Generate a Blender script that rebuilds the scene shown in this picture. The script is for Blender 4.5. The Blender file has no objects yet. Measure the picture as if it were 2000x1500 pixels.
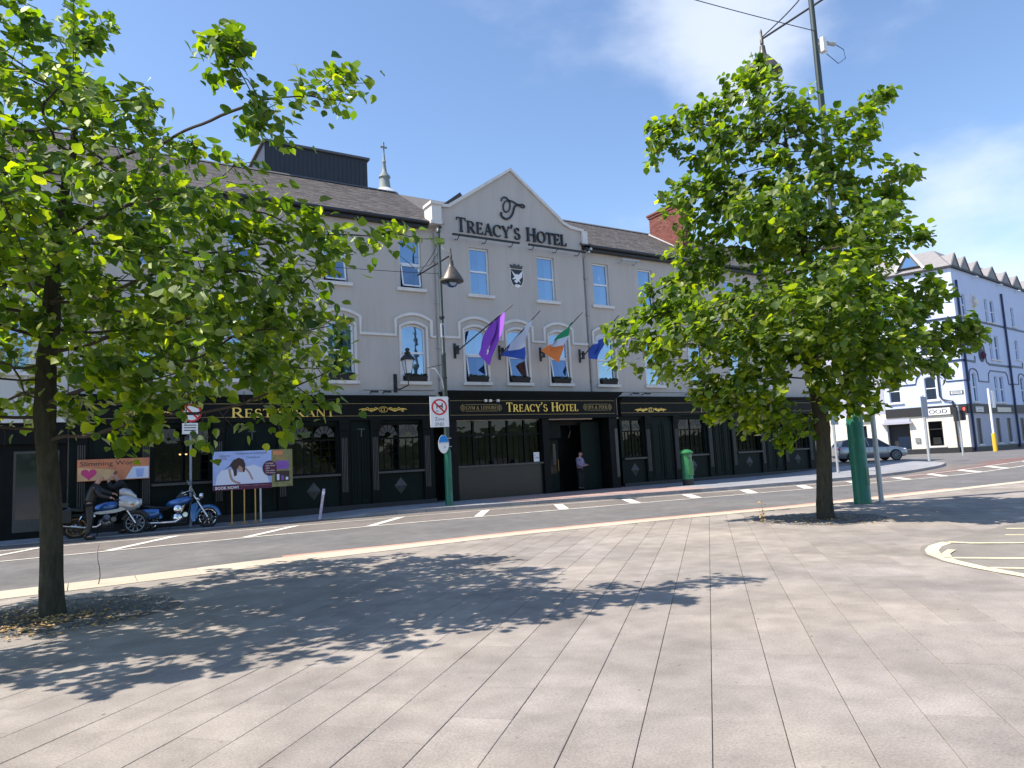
import bpy, math, random
import numpy as np
from mathutils import Vector, Matrix
rnd = random.Random(7)
R = math.radians
S = bpy.context.scene
COL = S.collection

# ------------------------------------------------------------------ camera, light, exposure
def cam_axes(yaw, pitch, roll):
    f = Vector((math.sin(yaw)*math.cos(pitch), math.cos(yaw)*math.cos(pitch), math.sin(pitch)))
    r = Vector((math.cos(yaw), -math.sin(yaw), 0)); u = r.cross(f)
    c, s = math.cos(roll), math.sin(roll)
    return c*r+s*u, -s*r+c*u, f
cr, cu, cf = cam_axes(R(31.53), R(6.17), R(-2.92))
cam = bpy.data.objects.new('camera', bpy.data.cameras.new('camera'))
COL.objects.link(cam); S.camera = cam
cam.matrix_world = Matrix(((cr.x, cu.x, -cf.x, 0), (cr.y, cu.y, -cf.y, 0), (cr.z, cu.z, -cf.z, 1.6), (0, 0, 0, 1)))
cam.data.sensor_width = 36; cam.data.lens = 36*1366/2000
cam.data.clip_start = 0.05; cam.data.clip_end = 2500
S.view_settings.view_transform = 'Standard'; S.view_settings.look = 'None'
S.view_settings.exposure = 0.86; S.view_settings.gamma = 1.0

SUN_EL, SUN_AZ = R(53), R(-73)            # azimuth measured from +Y towards +X
sun_dir = Vector((math.sin(SUN_AZ)*math.cos(SUN_EL), math.cos(SUN_AZ)*math.cos(SUN_EL), math.sin(SUN_EL)))
sl = bpy.data.lights.new('sun', 'SUN'); sl.energy = 4.7; sl.angle = R(0.5); sl.color = (1, .92, .81)
so = bpy.data.objects.new('sun', sl); COL.objects.link(so); so.location = (0, 0, 60)
so.rotation_euler = sun_dir.to_track_quat('Z', 'Y').to_euler()

W = bpy.data.worlds.new('World'); S.world = W; W.use_nodes = True
def build_world():
    nt = W.node_tree; N = nt.nodes; L = nt.links; N.clear()
    out = N.new('ShaderNodeOutputWorld'); bg = N.new('ShaderNodeBackground'); bg.inputs[1].default_value = 0.098
    sky = N.new('ShaderNodeTexSky'); sky.sky_type = 'NISHITA'; sky.sun_disc = False
    sky.sun_elevation = SUN_EL; sky.sun_rotation = SUN_AZ
    sky.air_density = 1.0; sky.dust_density = 0.35; sky.ozone_density = 2.2
    tc = N.new('ShaderNodeTexCoord')
    mp = N.new('ShaderNodeMapping'); mp.inputs['Scale'].default_value = (1.0, 1.3, 2.6); mp.inputs['Location'].default_value = (2.3, .7, 1.1)
    L.new(tc.outputs['Generated'], mp.inputs[0])
    n1 = N.new('ShaderNodeTexNoise'); n1.inputs['Scale'].default_value = 2.2; n1.inputs['Detail'].default_value = 7; n1.inputs['Roughness'].default_value = .55
    L.new(mp.outputs[0], n1.inputs['Vector'])
    def lobe(d, lo, hi, amt):
        dp = N.new('ShaderNodeVectorMath'); dp.operation = 'DOT_PRODUCT'; v = Vector(d).normalized()
        L.new(tc.outputs['Generated'], dp.inputs[0]); dp.inputs[1].default_value = v
        mr = N.new('ShaderNodeMapRange'); mr.interpolation_type = 'SMOOTHSTEP'
        mr.inputs[1].default_value = lo; mr.inputs[2].default_value = hi; mr.inputs[4].default_value = amt
        L.new(dp.outputs['Value'], mr.inputs[0]); return mr.outputs[0]
    lob = [lobe((.655, .545, .524), .988, .9993, .18), lobe((.748, .445, .491), .975, .999, .22), lobe((.904, .374, .205), .978, .999, .34), lobe((.725, .659, .204), .97, .998, .16)]
    acc = n1.outputs['Fac']
    for o in lob:
        a = N.new('ShaderNodeMath'); a.operation = 'ADD'; L.new(acc, a.inputs[0]); L.new(o, a.inputs[1]); acc = a.outputs[0]
    mr = N.new('ShaderNodeMapRange'); mr.interpolation_type = 'SMOOTHSTEP'
    mr.inputs[1].default_value = .60; mr.inputs[2].default_value = .95; mr.inputs[4].default_value = .66
    L.new(acc, mr.inputs[0])
    hs = N.new('ShaderNodeMixRGB'); hs.blend_type = 'MULTIPLY'; hs.inputs[0].default_value = 1
    hs.inputs[2].default_value = (1.30, 1.33, 1.38, 1); L.new(sky.outputs[0], hs.inputs[1])
    mx = N.new('ShaderNodeMixRGB'); mx.inputs[2].default_value = (6.2, 6.6, 7.4, 1)
    L.new(mr.outputs[0], mx.inputs[0]); L.new(hs.outputs[0], mx.inputs[1])
    L.new(mx.outputs[0], bg.inputs[0]); L.new(bg.outputs[0], out.inputs[0])
build_world()

# ------------------------------------------------------------------ materials
def nodes_of(name):
    m = bpy.data.materials.new(name); m.use_nodes = True
    return m, m.node_tree.nodes, m.node_tree.links, m.node_tree.nodes['Principled BSDF']
def mat(name, col, rough=.6, metal=0., var=0., scale=3., bump=0., bscale=40., spec=.5, rv=0., streak=None, coat=0., grime=0., ramp2=None):
    """plain painted / stone / metal material: base colour with world-space noise, optional fine bump, per-face or per-object variation rv"""
    m, N, L, b = nodes_of(name)
    b.inputs['Roughness'].default_value = rough; b.inputs['Metallic'].default_value = metal
    b.inputs['Specular IOR Level'].default_value = spec; b.inputs['Coat Weight'].default_value = coat
    c = tuple(col)+(1,)
    b.inputs['Base Color'].default_value = c
    if var or bump or rv or streak:
        g = N.new('ShaderNodeNewGeometry')
    src = None
    if var:
        mp = N.new('ShaderNodeMapping'); mp.inputs['Scale'].default_value = streak or (1, 1, 1)
        L.new(g.outputs['Position'], mp.inputs[0])
        n = N.new('ShaderNodeTexNoise'); n.inputs['Scale'].default_value = scale; n.inputs['Detail'].default_value = 6; n.inputs['Roughness'].default_value = .62
        L.new(mp.outputs[0], n.inputs['Vector'])
        mr = N.new('ShaderNodeMapRange'); mr.inputs[1].default_value = .28; mr.inputs[2].default_value = .72
        mr.inputs[3].default_value = 1-var; mr.inputs[4].default_value = 1+var; L.new(n.outputs['Fac'], mr.inputs[0]); src = mr.outputs[0]
    if grime:
        mp2 = N.new('ShaderNodeMapping'); mp2.inputs['Scale'].default_value = (5.5, 5.5, .28); L.new(g.outputs['Position'], mp2.inputs[0])
        n5 = N.new('ShaderNodeTexNoise'); n5.inputs['Scale'].default_value = 1.0; n5.inputs['Detail'].default_value = 8; n5.inputs['Roughness'].default_value = .7; L.new(mp2.outputs[0], n5.inputs['Vector'])
        m5 = N.new('ShaderNodeMapRange'); m5.inputs[1].default_value = .52; m5.inputs[2].default_value = .80; m5.inputs[3].default_value = 1; m5.inputs[4].default_value = 1-grime; L.new(n5.outputs['Fac'], m5.inputs[0])
        k5 = N.new('ShaderNodeMath'); k5.operation = 'MULTIPLY'; L.new(src, k5.inputs[0]); L.new(m5.outputs[0], k5.inputs[1]); src = k5.outputs[0]
    if rv:
        at = N.new('ShaderNodeAttribute'); at.attribute_name = 'rnd'
        oi = N.new('ShaderNodeObjectInfo')
        ad = N.new('ShaderNodeMath'); ad.operation = 'ADD'; L.new(at.outputs['Fac'], ad.inputs[0]); L.new(oi.outputs['Random'], ad.inputs[1])
        fr = N.new('ShaderNodeMath'); fr.operation = 'FRACT'; L.new(ad.outputs[0], fr.inputs[0])
        mr2 = N.new('ShaderNodeMapRange'); mr2.inputs[3].default_value = 1-rv; mr2.inputs[4].default_value = 1+rv; L.new(fr.outputs[0], mr2.inputs[0])
        if src:
            mm = N.new('ShaderNodeMath'); mm.operation = 'MULTIPLY'; L.new(src, mm.inputs[0]); L.new(mr2.outputs[0], mm.inputs[1]); src = mm.outputs[0]
        else: src = mr2.outputs[0]
    if src:
        vm = N.new('ShaderNodeVectorMath'); vm.operation = 'SCALE'; vm.inputs[0].default_value = col
        if ramp2:
            mx = N.new('ShaderNodeMixRGB'); mx.inputs[1].default_value = c; mx.inputs[2].default_value = tuple(ramp2)+(1,)
            n3 = N.new('ShaderNodeTexNoise'); n3.inputs['Scale'].default_value = .9; n3.inputs['Detail'].default_value = 5
            L.new(g.outputs['Position'], n3.inputs['Vector'])
            m3 = N.new('ShaderNodeMapRange'); m3.inputs[1].default_value = .38; m3.inputs[2].default_value = .62; L.new(n3.outputs['Fac'], m3.inputs[0])
            L.new(m3.outputs[0], mx.inputs[0]); L.new(mx.outputs[0], vm.inputs[0])
        L.new(src, vm.inputs['Scale']); L.new(vm.outputs[0], b.inputs['Base Color'])
    if bump:
        n = N.new('ShaderNodeTexNoise'); n.inputs['Scale'].default_value = bscale; n.inputs['Detail'].default_value = 4
        L.new(g.outputs['Position'], n.inputs['Vector'])
        bp = N.new('ShaderNodeBump'); bp.inputs['Strength'].default_value = bump; bp.inputs['Distance'].default_value = .01
        L.new(n.outputs['Fac'], bp.inputs['Height']); L.new(bp.outputs[0], b.inputs['Normal'])
    return m
def mat_glass(name, tint=(.5, .56, .62), refl=.38, rough=.02, rcol=(1, 1, 1)):
    m, N, L, b = nodes_of(name); N.remove(b); out = N['Material Output']
    g = N.new('ShaderNodeBsdfGlossy'); g.inputs['Roughness'].default_value = rough; g.inputs[0].default_value = tuple(rcol)+(1,)
    t = N.new('ShaderNodeBsdfTransparent'); t.inputs[0].default_value = tuple(tint)+(1,)
    mx = N.new('ShaderNodeMixShader'); mx.inputs[0].default_value = refl
    L.new(t.outputs[0], mx.inputs[1]); L.new(g.outputs[0], mx.inputs[2]); L.new(mx.outputs[0], out.inputs[0])
    gg = N.new('ShaderNodeNewGeometry'); n = N.new('ShaderNodeTexNoise'); n.inputs['Scale'].default_value = 1.3
    L.new(gg.outputs['Position'], n.inputs['Vector']); bp = N.new('ShaderNodeBump'); bp.inputs['Strength'].default_value = .25; bp.inputs['Distance'].default_value = .02
    L.new(n.outputs['Fac'], bp.inputs['Height']); L.new(bp.outputs[0], g.inputs['Normal'])
    return m
def mat_leaf(name, stops, trans=(.64, .70, .05), tw=.50, gloss=.06):
    m, N, L, b = nodes_of(name); N.remove(b); out = N['Material Output']
    at = N.new('ShaderNodeAttribute'); at.attribute_name = 'rnd'; oi = N.new('ShaderNodeObjectInfo')
    ad = N.new('ShaderNodeMath'); ad.operation = 'ADD'; L.new(at.outputs['Fac'], ad.inputs[0]); L.new(oi.outputs['Random'], ad.inputs[1])
    fr = N.new('ShaderNodeMath'); fr.operation = 'FRACT'; L.new(ad.outputs[0], fr.inputs[0])
    rp = N.new('ShaderNodeValToRGB'); e = rp.color_ramp.elements
    e[0].position = stops[0][0]; e[0].color = stops[0][1]+(1,); e[1].position = stops[-1][0]; e[1].color = stops[-1][1]+(1,)
    for p, c in stops[1:-1]:
        k = e.new(p); k.color = c+(1,)
    L.new(fr.outputs[0], rp.inputs[0])
    d = N.new('ShaderNodeBsdfDiffuse'); L.new(rp.outputs[0], d.inputs[0])
    t = N.new('ShaderNodeBsdfTranslucent')
    vm = N.new('ShaderNodeMixRGB'); vm.blend_type = 'MULTIPLY'; vm.inputs[0].default_value = 1; vm.inputs[2].default_value = tuple(trans)+(1,)
    sc = N.new('ShaderNodeVectorMath'); sc.operation = 'SCALE'; sc.inputs['Scale'].default_value = 7.6; L.new(rp.outputs[0], sc.inputs[0])
    L.new(sc.outputs[0], vm.inputs[1]); L.new(vm.outputs[0], t.inputs[0])
    mx = N.new('ShaderNodeMixShader'); mx.inputs[0].default_value = tw; L.new(d.outputs[0], mx.inputs[1]); L.new(t.outputs[0], mx.inputs[2])
    g = N.new('ShaderNodeBsdfGlossy'); g.inputs['Roughness'].default_value = .48; g.inputs[0].default_value = (.62, .70, .50, 1)
    fz = N.new('ShaderNodeFresnel'); fz.inputs[0].default_value = 1.4
    f2 = N.new('ShaderNodeMath'); f2.operation = 'MULTIPLY_ADD'; f2.inputs[1].default_value = .36; f2.inputs[2].default_value = gloss*.5; L.new(fz.outputs[0], f2.inputs[0])
    m2 = N.new('ShaderNodeMixShader'); L.new(f2.outputs[0], m2.inputs[0]); L.new(mx.outputs[0], m2.inputs[1]); L.new(g.outputs[0], m2.inputs[2])
    L.new(m2.outputs[0], out.inputs[0]); return m

M = {}
M['render_grey'] = mat('painted_render_grey', (.480, .438, .402), .85, grime=.15, var=.055, scale=1.1, streak=(1.6, 1.6, .35), bump=.25, bscale=60)
M['render_side'] = mat('painted_render_pale', (.55, .53, .50), .85, var=.05, scale=.8)
M['trim'] = mat('painted_trim_pale', (.66, .63, .60), .6, grime=.25, var=.06, scale=2)
M['upvc'] = mat('window_frame_white', (.72, .74, .77), .35)
M['glass'] = mat_glass('window_glass', (.34, .44, .60), .40, rcol=(.58, .78, 1.0))  # reflection tinted blue, standing in for deep blue sky in the panes
M['glass_dark'] = mat_glass('shop_glass', (.20, .20, .20), .035)
M['curtain'] = mat('curtain_white', (.72, .74, .78), .9, var=.12, scale=3, streak=(9, 9, .2))
M['room'] = mat('dark_room', (.035, .055, .10), .9)  # dark colour stands in for the shade of unlit rooms
M['slate'] = mat('roof_slate', (.135, .120, .112), .75, var=.22, scale=5, rv=.22)
M['slate_pale'] = mat('grey_dormer_slate', (.23, .22, .225), .7, var=.12, scale=4)
M['ridge'] = mat('ridge_tile', (.10, .10, .11), .7, var=.1)
M['gutter'] = mat('black_gutter', (.012, .012, .015), .4)
M['pipe'] = mat('downpipe_grey', (.36, .35, .35), .5, var=.05)
M['black'] = mat('shopfront_black_paint', (.007, .008, .008), .5, var=.3, scale=2.5, spec=.12)
M['green_black'] = mat('shopfront_dark_green_paint', (.006, .012, .010), .5, var=.25, scale=2, spec=.12)
M['moulding'] = mat('shopfront_grey_moulding', (.060, .058, .052), .5, var=.2, scale=8)
M['gold'] = mat('gold_leaf', (.80, .52, .12), .32, metal=.55, var=.12, scale=30)
M['gold_dim'] = mat('gold_line_aged', (.30, .22, .09), .45, metal=.3, var=.2, scale=10)
M['letter_dark'] = mat('black_metal_letter', (.012, .014, .022), .45)
M['iron'] = mat('black_iron', (.015, .016, .018), .45, var=.2, scale=9)
M['dkgreen'] = mat('lamp_post_dark_green', (.034, .050, .045), .42, var=.35, scale=3, streak=(3, 3, .5), bump=.1)
M['green'] = mat('lamp_post_green', (.010, .125, .070), .38, var=.12, scale=4, streak=(4, 4, .6))
M['post_green'] = mat('post_box_green', (.030, .180, .060), .35, var=.08, coat=.3)
M['galv'] = mat('galvanised_steel', (.42, .44, .46), .45, metal=.35, var=.12, scale=7)
M['grey_alu'] = mat('sign_back_grey', (.26, .29, .34), .5)
M['white'] = mat('white_sheet', (.78, .78, .78), .5, var=.03)
M['red'] = mat('sign_red', (.62, .02, .02), .45)
M['blue_sign'] = mat('sign_blue', (.01, .22, .62), .4)
M['ink'] = mat('ink_black', (.02, .02, .02), .6)
M['bark'] = mat('lime_bark', (.050, .047, .034), .95, var=.38, scale=7, streak=(3, 3, .7), bump=1.0, bscale=28, spec=.1)
M['twig'] = mat('twig_bark', (.055, .040, .030), .9, var=.2, scale=6)
LS = [(0., (.024, .048, .008)), (.35, (.045, .078, .010)), (.68, (.078, .112, .013)), (.92, (.14, .168, .018)), (1., (.21, .22, .025))]
M['leaf'] = mat_leaf('lime_leaf', LS)
M['leaf_dry'] = mat('dry_leaf', (.36, .24, .10), .9, rv=.5)
M['person_skin'] = mat('skin', (.50, .27, .19), .55)
M['leather'] = mat('black_leather', (.010, .010, .011), .36, var=.3, scale=14, bump=1.0, bscale=16, spec=.5)
M['cloth_black'] = mat('black_cloth', (.012, .012, .014), .85, bump=.4, bscale=20)
M['hair'] = mat('brown_hair', (.16, .07, .03), .7)
M['hair_dark'] = mat('dark_hair', (.012, .009, .008), .6)
M['lilac'] = mat('lilac_shirt', (.26, .22, .34), .8)
M['tyre'] = mat('tyre_rubber', (.012, .012, .012), .8)
M['chrome'] = mat('chrome', (.75, .76, .78), .12, metal=1)
M['engine'] = mat('engine_alloy', (.16, .16, .17), .35, metal=.8, var=.3, scale=30)
M['engine_dk'] = mat('engine_black', (.02, .02, .02), .4, metal=.2)
M['bike_blue'] = mat('metallic_blue', (.035, .13, .36), .22, metal=.5, coat=.8)
M['bike_silver'] = mat('fairing_silver', (.50, .50, .52), .28, metal=.45, coat=.6)
M['seat'] = mat('black_vinyl', (.012, .012, .012), .4)
M['amber'] = mat('amber_lens', (.75, .22, .03), .3)
M['clear'] = mat_glass('clear_screen', (.75, .78, .8), .22)
M['car_silver'] = mat('car_silver_grey', (.30, .31, .33), .25, metal=.6, coat=.8)
M['car_glass'] = mat('car_glass', (.02, .025, .03), .05, spec=.8)
M['lamp_glass'] = mat('lamp_opal', (.62, .64, .68), .3)
M['terracotta'] = mat('brick_red', (.165, .055, .042), .9, var=.18, scale=9, rv=.28)
M['mortar'] = mat('mortar', (.30, .24, .20), .95)
M['lead'] = mat('lead_flashing', (.45, .46, .48), .6)
M['anthracite'] = mat('anthracite_cladding', (.020, .022, .030), .5, var=.08)
M['copper'] = mat('weathered_stone', (.20, .23, .22), .7, var=.15)
M['pale_blue'] = mat('pale_blue_render', (.54, .61, .80), .8, grime=.18, var=.04, scale=1, bump=.15, bscale=50)
M['navy'] = mat('navy_paint', (.012, .025, .085), .5)
M['cream'] = mat('cream_render', (.70, .65, .55), .8, grime=.2, var=.05, scale=1.2)
M['grey_stucco'] = mat('mauve_grey_render', (.40, .40, .47), .8, var=.05)
M['plinth'] = mat('black_plinth', (.018, .018, .02), .6)
M['planter'] = mat('dark_planter', (.012, .012, .012), .7)
M['soil_plant'] = mat('box_foliage', (.02, .035, .012), .9, rv=.5)
M['purple'] = mat('purple_cloth', (.24, .055, .46), .8, var=.06)
M['flag_white'] = mat('white_cloth', (.62, .62, .66), .8)
M['flag_blue'] = mat('blue_cloth', (.025, .075, .34), .8)
M['flag_green'] = mat('flag_green_cloth', (.015, .25, .085), .8)
M['flag_orange'] = mat('flag_orange_cloth', (.72, .18, .03), .8)
M['brass'] = mat('brass_post', (.48, .30, .10), .35, metal=.6)
M['maroon'] = mat('maroon_print', (.09, .010, .045), .6)
M['print_blue'] = mat('pale_blue_print', (.34, .44, .74), .6, var=.16, scale=2.2)
M['print_white'] = mat('white_print', (.66, .70, .82), .6)
M['print_skin'] = mat('skin_print', (.42, .26, .22), .6)
M['print_hair'] = mat('brown_print', (.045, .022, .02), .6)
M['print_olive'] = mat('olive_print', (.22, .21, .08), .6, var=.4, scale=9)
M['print_purple'] = mat('purple_print', (.22, .09, .40), .6, var=.2, scale=8)
M['print_orange'] = mat('orange_print', (.62, .22, .10), .6, var=.25, scale=3)
M['print_peach'] = mat('peach_print', (.68, .42, .20), .6, var=.2, scale=3)
M['print_pink'] = mat('pink_print', (.60, .05, .18), .6)
M['bollard'] = mat('bollard_pink_white', (.52, .42, .52), .6, var=.35, scale=14)

def ground_mat(name, base, speck, sscale, patch=.12, spots=False, tone2=None, rv=0., rough=.88, bump=.6):
    m, N, L, b = nodes_of(name); b.inputs['Roughness'].default_value = rough; b.inputs['Specular IOR Level'].default_value = .3
    g = N.new('ShaderNodeNewGeometry')
    n1 = N.new('ShaderNodeTexNoise'); n1.inputs['Scale'].default_value = sscale; n1.inputs['Detail'].default_value = 5; n1.inputs['Roughness'].default_value = .75
    n2 = N.new('ShaderNodeTexNoise'); n2.inputs['Scale'].default_value = .55; n2.inputs['Detail'].default_value = 6; n2.inputs['Roughness'].default_value = .6
    n3 = N.new('ShaderNodeTexNoise'); n3.inputs['Scale'].default_value = 3.1; n3.inputs['Detail'].default_value = 5
    for n in (n1, n2, n3): L.new(g.outputs['Position'], n.inputs['Vector'])
    def rg(o, a, b_, lo, hi):
        r = N.new('ShaderNodeMapRange'); r.inputs[1].default_value = a; r.inputs[2].default_value = b_; r.inputs[3].default_value = lo; r.inputs[4].default_value = hi
        L.new(o, r.inputs[0]); return r.outputs[0]
    def mul(a, c):
        k = N.new('ShaderNodeMath'); k.operation = 'MULTIPLY'; L.new(a, k.inputs[0]); L.new(c, k.inputs[1]); return k.outputs[0]
    f = mul(mul(rg(n1.outputs['Fac'], .3, .7, 1-speck, 1+speck), rg(n2.outputs['Fac'], .3, .7, 1-patch, 1+patch)), rg(n3.outputs['Fac'], .3, .7, 1-patch*.7, 1+patch*.7))
    if rv:
        at = N.new('ShaderNodeAttribute'); at.attribute_name = 'rnd'; oi = N.new('ShaderNodeObjectInfo')
        ad = N.new('ShaderNodeMath'); ad.operation = 'ADD'; L.new(at.outputs['Fac'], ad.inputs[0]); L.new(oi.outputs['Random'], ad.inputs[1])
        fr = N.new('ShaderNodeMath'); fr.operation = 'FRACT'; L.new(ad.outputs[0], fr.inputs[0]); f = mul(f, rg(fr.outputs[0], 0, 1, 1-rv, 1+rv))
    if spots:                               # trodden-in gum and small stains
        for sc_, hi in ((2.6, .050), (4.3, .06), (11., .09)):
            vo = N.new('ShaderNodeTexVoronoi'); vo.inputs['Scale'].default_value = sc_; L.new(g.outputs['Position'], vo.inputs['Vector'])
            f = mul(f, rg(vo.outputs['Distance'], hi*.7, hi, (.50 if sc_ < 3 else .68) if sc_ < 5 else .84, 1))
    vm = N.new('ShaderNodeVectorMath'); vm.operation = 'SCALE'; vm.inputs[0].default_value = base; L.new(f, vm.inputs['Scale'])
    if tone2:
        mx = N.new('ShaderNodeMixRGB'); mx.inputs[1].default_value = tuple(base)+(1,); mx.inputs[2].default_value = tuple(tone2)+(1,)
        n4 = N.new('ShaderNodeTexNoise'); n4.inputs['Scale'].default_value = .35; n4.inputs['Detail'].default_value = 7
        L.new(g.outputs['Position'], n4.inputs['Vector']); L.new(rg(n4.outputs['Fac'], .35, .65, 0, 1), mx.inputs[0]); L.new(mx.outputs[0], vm.inputs[0])
    L.new(vm.outputs[0], b.inputs['Base Color'])
    bp = N.new('ShaderNodeBump'); bp.inputs['Strength'].default_value = bump; bp.inputs['Distance'].default_value = .006
    L.new(n1.outputs['Fac'], bp.inputs['Height']); L.new(bp.outputs[0], b.inputs['Normal'])
    return m
M['asphalt'] = ground_mat('asphalt', (.130, .126, .127), .40, 42, .18, tone2=(.155, .147, .142))
M['asphalt_warm'] = ground_mat('asphalt_warm', (.165, .145, .132), .30, 42, .16)
M['asphalt_red'] = ground_mat('asphalt_red', (.17, .105, .095), .25, 30, .12)
M['slab'] = ground_mat('granite_slab', (.258, .230, .210), .25, 60, .20, tone2=(.286, .250, .216), rv=.09, bump=.7, spots=True)
M['joint'] = ground_mat('joint_sand', (.21, .19, .165), .85, 4, 1.0)
M['path'] = ground_mat('pavement_concrete', (.25, .255, .275), .12, 30, .15)
M['path_pink'] = ground_mat('pavement_pink', (.36, .25, .22), .12, 30, .12)
M['kerb'] = ground_mat('kerb_granite', (.30, .29, .29), .12, 40, .15, rv=.10)
M['cream_stone'] = ground_mat('cream_kerb_stone', (.50, .425, .335), .10, 40, .08, rv=.06)
M['salmon'] = ground_mat('salmon_strip', (.50, .27, .20), .2, 30, .2)
M['road_paint'] = ground_mat('road_paint_white', (.62, .60, .53), .16, 22, .14)
M['road_cream'] = ground_mat('road_paint_cream', (.60, .54, .37), .16, 22, .14)
M['gravel'] = ground_mat('pit_gravel', (.16, .15, .14), .5, 60, .3, rv=.4)

# ------------------------------------------------------------------ mesh helpers
WL = {}                                   # world location of parents while building
class MB:
    def __init__(s): s.v = []; s.f = []; s.m = []; s.r = []; s.cur = 0; s.rv = 0.
    def add(s, vs, fs):
        o = len(s.v); s.v += [tuple(p) for p in vs]
        for f in fs: s.f.append(tuple(i+o for i in f)); s.m.append(s.cur); s.r.append(s.rv)
    def quad(s, a, b, c, d): s.add((a, b, c, d), ((0, 1, 2, 3),))
    def poly(s, pts): s.add(pts, (tuple(range(len(pts))),))
    def hexa(s, p):                       # 8 corners: bottom 0-3, top 4-7
        s.add(p, ((0, 3, 2, 1), (4, 5, 6, 7), (0, 1, 5, 4), (1, 2, 6, 5), (2, 3, 7, 6), (3, 0, 4, 7)))
    def box(s, x0, x1, y0, y1, z0, z1):
        s.hexa(((x0, y0, z0), (x1, y0, z0), (x1, y1, z0), (x0, y1, z0), (x0, y0, z1), (x1, y0, z1), (x1, y1, z1), (x0, y1, z1)))
    def mbox(s, F, u0, u1, z0, z1, d0, d1):
        s.hexa((F(u0, z0, d1), F(u1, z0, d1), F(u1, z0, d0), F(u0, z0, d0), F(u0, z1, d1), F(u1, z1, d1), F(u1, z1, d0), F(u0, z1, d0)))
    def tube(s, pts, r, n=8, caps=True, flat=None):
        P = [Vector(p) for p in pts]; rr = r if isinstance(r, (list, tuple)) else [r]*len(P)
        rings = []; up = Vector((.13, .31, 1)).normalized()
        for i, p in enumerate(P):
            t = (P[min(i+1, len(P)-1)]-P[max(i-1, 0)])
            t = t.normalized() if t.length > 1e-9 else Vector((0, 0, 1))
            a = t.cross(up)
            if a.length < .05: a = t.cross(Vector((1, 0, 0)))
            a.normalize(); b = t.cross(a)
            rings.append([p+(a*math.cos(2*math.pi*k/n)+b*math.sin(2*math.pi*k/n))*rr[i] for k in range(n)])
        vs = [q for g in rings for q in g]; fs = []
        for i in range(len(P)-1):
            for k in range(n): fs.append((i*n+k, i*n+(k+1) % n, (i+1)*n+(k+1) % n, (i+1)*n+k))
        if caps: fs.append(tuple(range(n))[::-1]); fs.append(tuple((len(P)-1)*n+k for k in range(n)))
        s.add(vs, fs)
    def lathe(s, prof, n=16, o=(0, 0, 0), ax=None):
        o = Vector(o); ax = (Vector(ax) if ax else Vector((0, 0, 1))).normalized()
        a = ax.orthogonal().normalized(); b = ax.cross(a); vs = []; fs = []
        for r, z in prof:
            for k in range(n):
                t = 2*math.pi*k/n; vs.append(o+ax*z+(a*math.cos(t)+b*math.sin(t))*r)
        for i in range(len(prof)-1):
            for k in range(n): fs.append((i*n+k, i*n+(k+1) % n, (i+1)*n+(k+1) % n, (i+1)*n+k))
        fs.append(tuple(range(n))[::-1]); fs.append(tuple((len(prof)-1)*n+k for k in range(n)))
        s.add(vs, fs)
    def ell(s, c, rx, ry, rz, n=12, m=7):
        c = Vector(c); vs = []; fs = []
        for i in range(m+1):
            p = math.pi*i/m
            for k in range(n):
                t = 2*math.pi*k/n; vs.append(c+Vector((rx*math.sin(p)*math.cos(t), ry*math.sin(p)*math.sin(t), -rz*math.cos(p))))
        for i in range(m):
            for k in range(n): fs.append((i*n+k, i*n+(k+1) % n, (i+1)*n+(k+1) % n, (i+1)*n+k))
        s.add(vs, fs)
    def prism(s, F, pts, d0, d1):         # 2D polygon (u,z) extruded between depths d0,d1
        n = len(pts); vs = [F(u, z, d1) for u, z in pts]+[F(u, z, d0) for u, z in pts]
        fs = [tuple(range(n)), tuple(range(n, 2*n))[::-1]]+[(i, i+n, (i+1) % n+n, (i+1) % n) for i in range(n)]
        s.add(vs, fs)
    def strip(s, F, pts, w, d0, d1, closed=False):   # moulding of width w following 2D path, extruded
        n = len(pts); L_, R_ = [], []
        for i in range(n):
            if closed: a, b = pts[i-1], pts[(i+1) % n]
            else: a, b = pts[max(i-1, 0)], pts[min(i+1, n-1)]
            tx, ty = b[0]-a[0], b[1]-a[1]; l = math.hypot(tx, ty) or 1; ww = w[i] if isinstance(w, (list, tuple)) else w
            L_.append((pts[i][0]-ty/l*ww/2, pts[i][1]+tx/l*ww/2)); R_.append((pts[i][0]+ty/l*ww/2, pts[i][1]-tx/l*ww/2))
        rng = range(n if closed else n-1)
        for i in rng:
            j = (i+1) % n
            s.hexa((F(*L_[i], d0), F(*L_[j], d0), F(*R_[j], d0), F(*R_[i], d0), F(*L_[i], d1), F(*L_[j], d1), F(*R_[j], d1), F(*R_[i], d1)))
    def build(s, name, mats, parent=None, smooth=False):
        me = bpy.data.meshes.new(name); off = WL.get(parent.name, Vector()) if parent else Vector()
        vs = [(x-off.x, y-off.y, z-off.z) for x, y, z in s.v] if off.length else s.v
        me.from_pydata(vs, [], s.f)
        if not isinstance(mats, (list, tuple)): mats = [mats]
        for m_ in mats: me.materials.append(m_)
        if len(mats) > 1: me.polygons.foreach_set('material_index', s.m)
        if any(s.r): me.attributes.new('rnd', 'FLOAT', 'FACE').data.foreach_set('value', s.r)
        if smooth:
            me.polygons.foreach_set('use_smooth', [True]*len(me.polygons)); me.set_sharp_from_angle(angle=R(40))
        me.update(); return link(name, me, parent, off)
def link(name, data, parent=None, off=None):
    o = bpy.data.objects.new(name, data); COL.objects.link(o)
    if parent: o.parent = parent; WL[o.name] = WL.get(parent.name, Vector())
    return o
def tag(o, label=None, cat=None, group=None, kind=None):
    if label: o['label'] = label
    if cat: o['category'] = cat
    if group: o['group'] = group
    if kind: o['kind'] = kind
    return o
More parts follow.
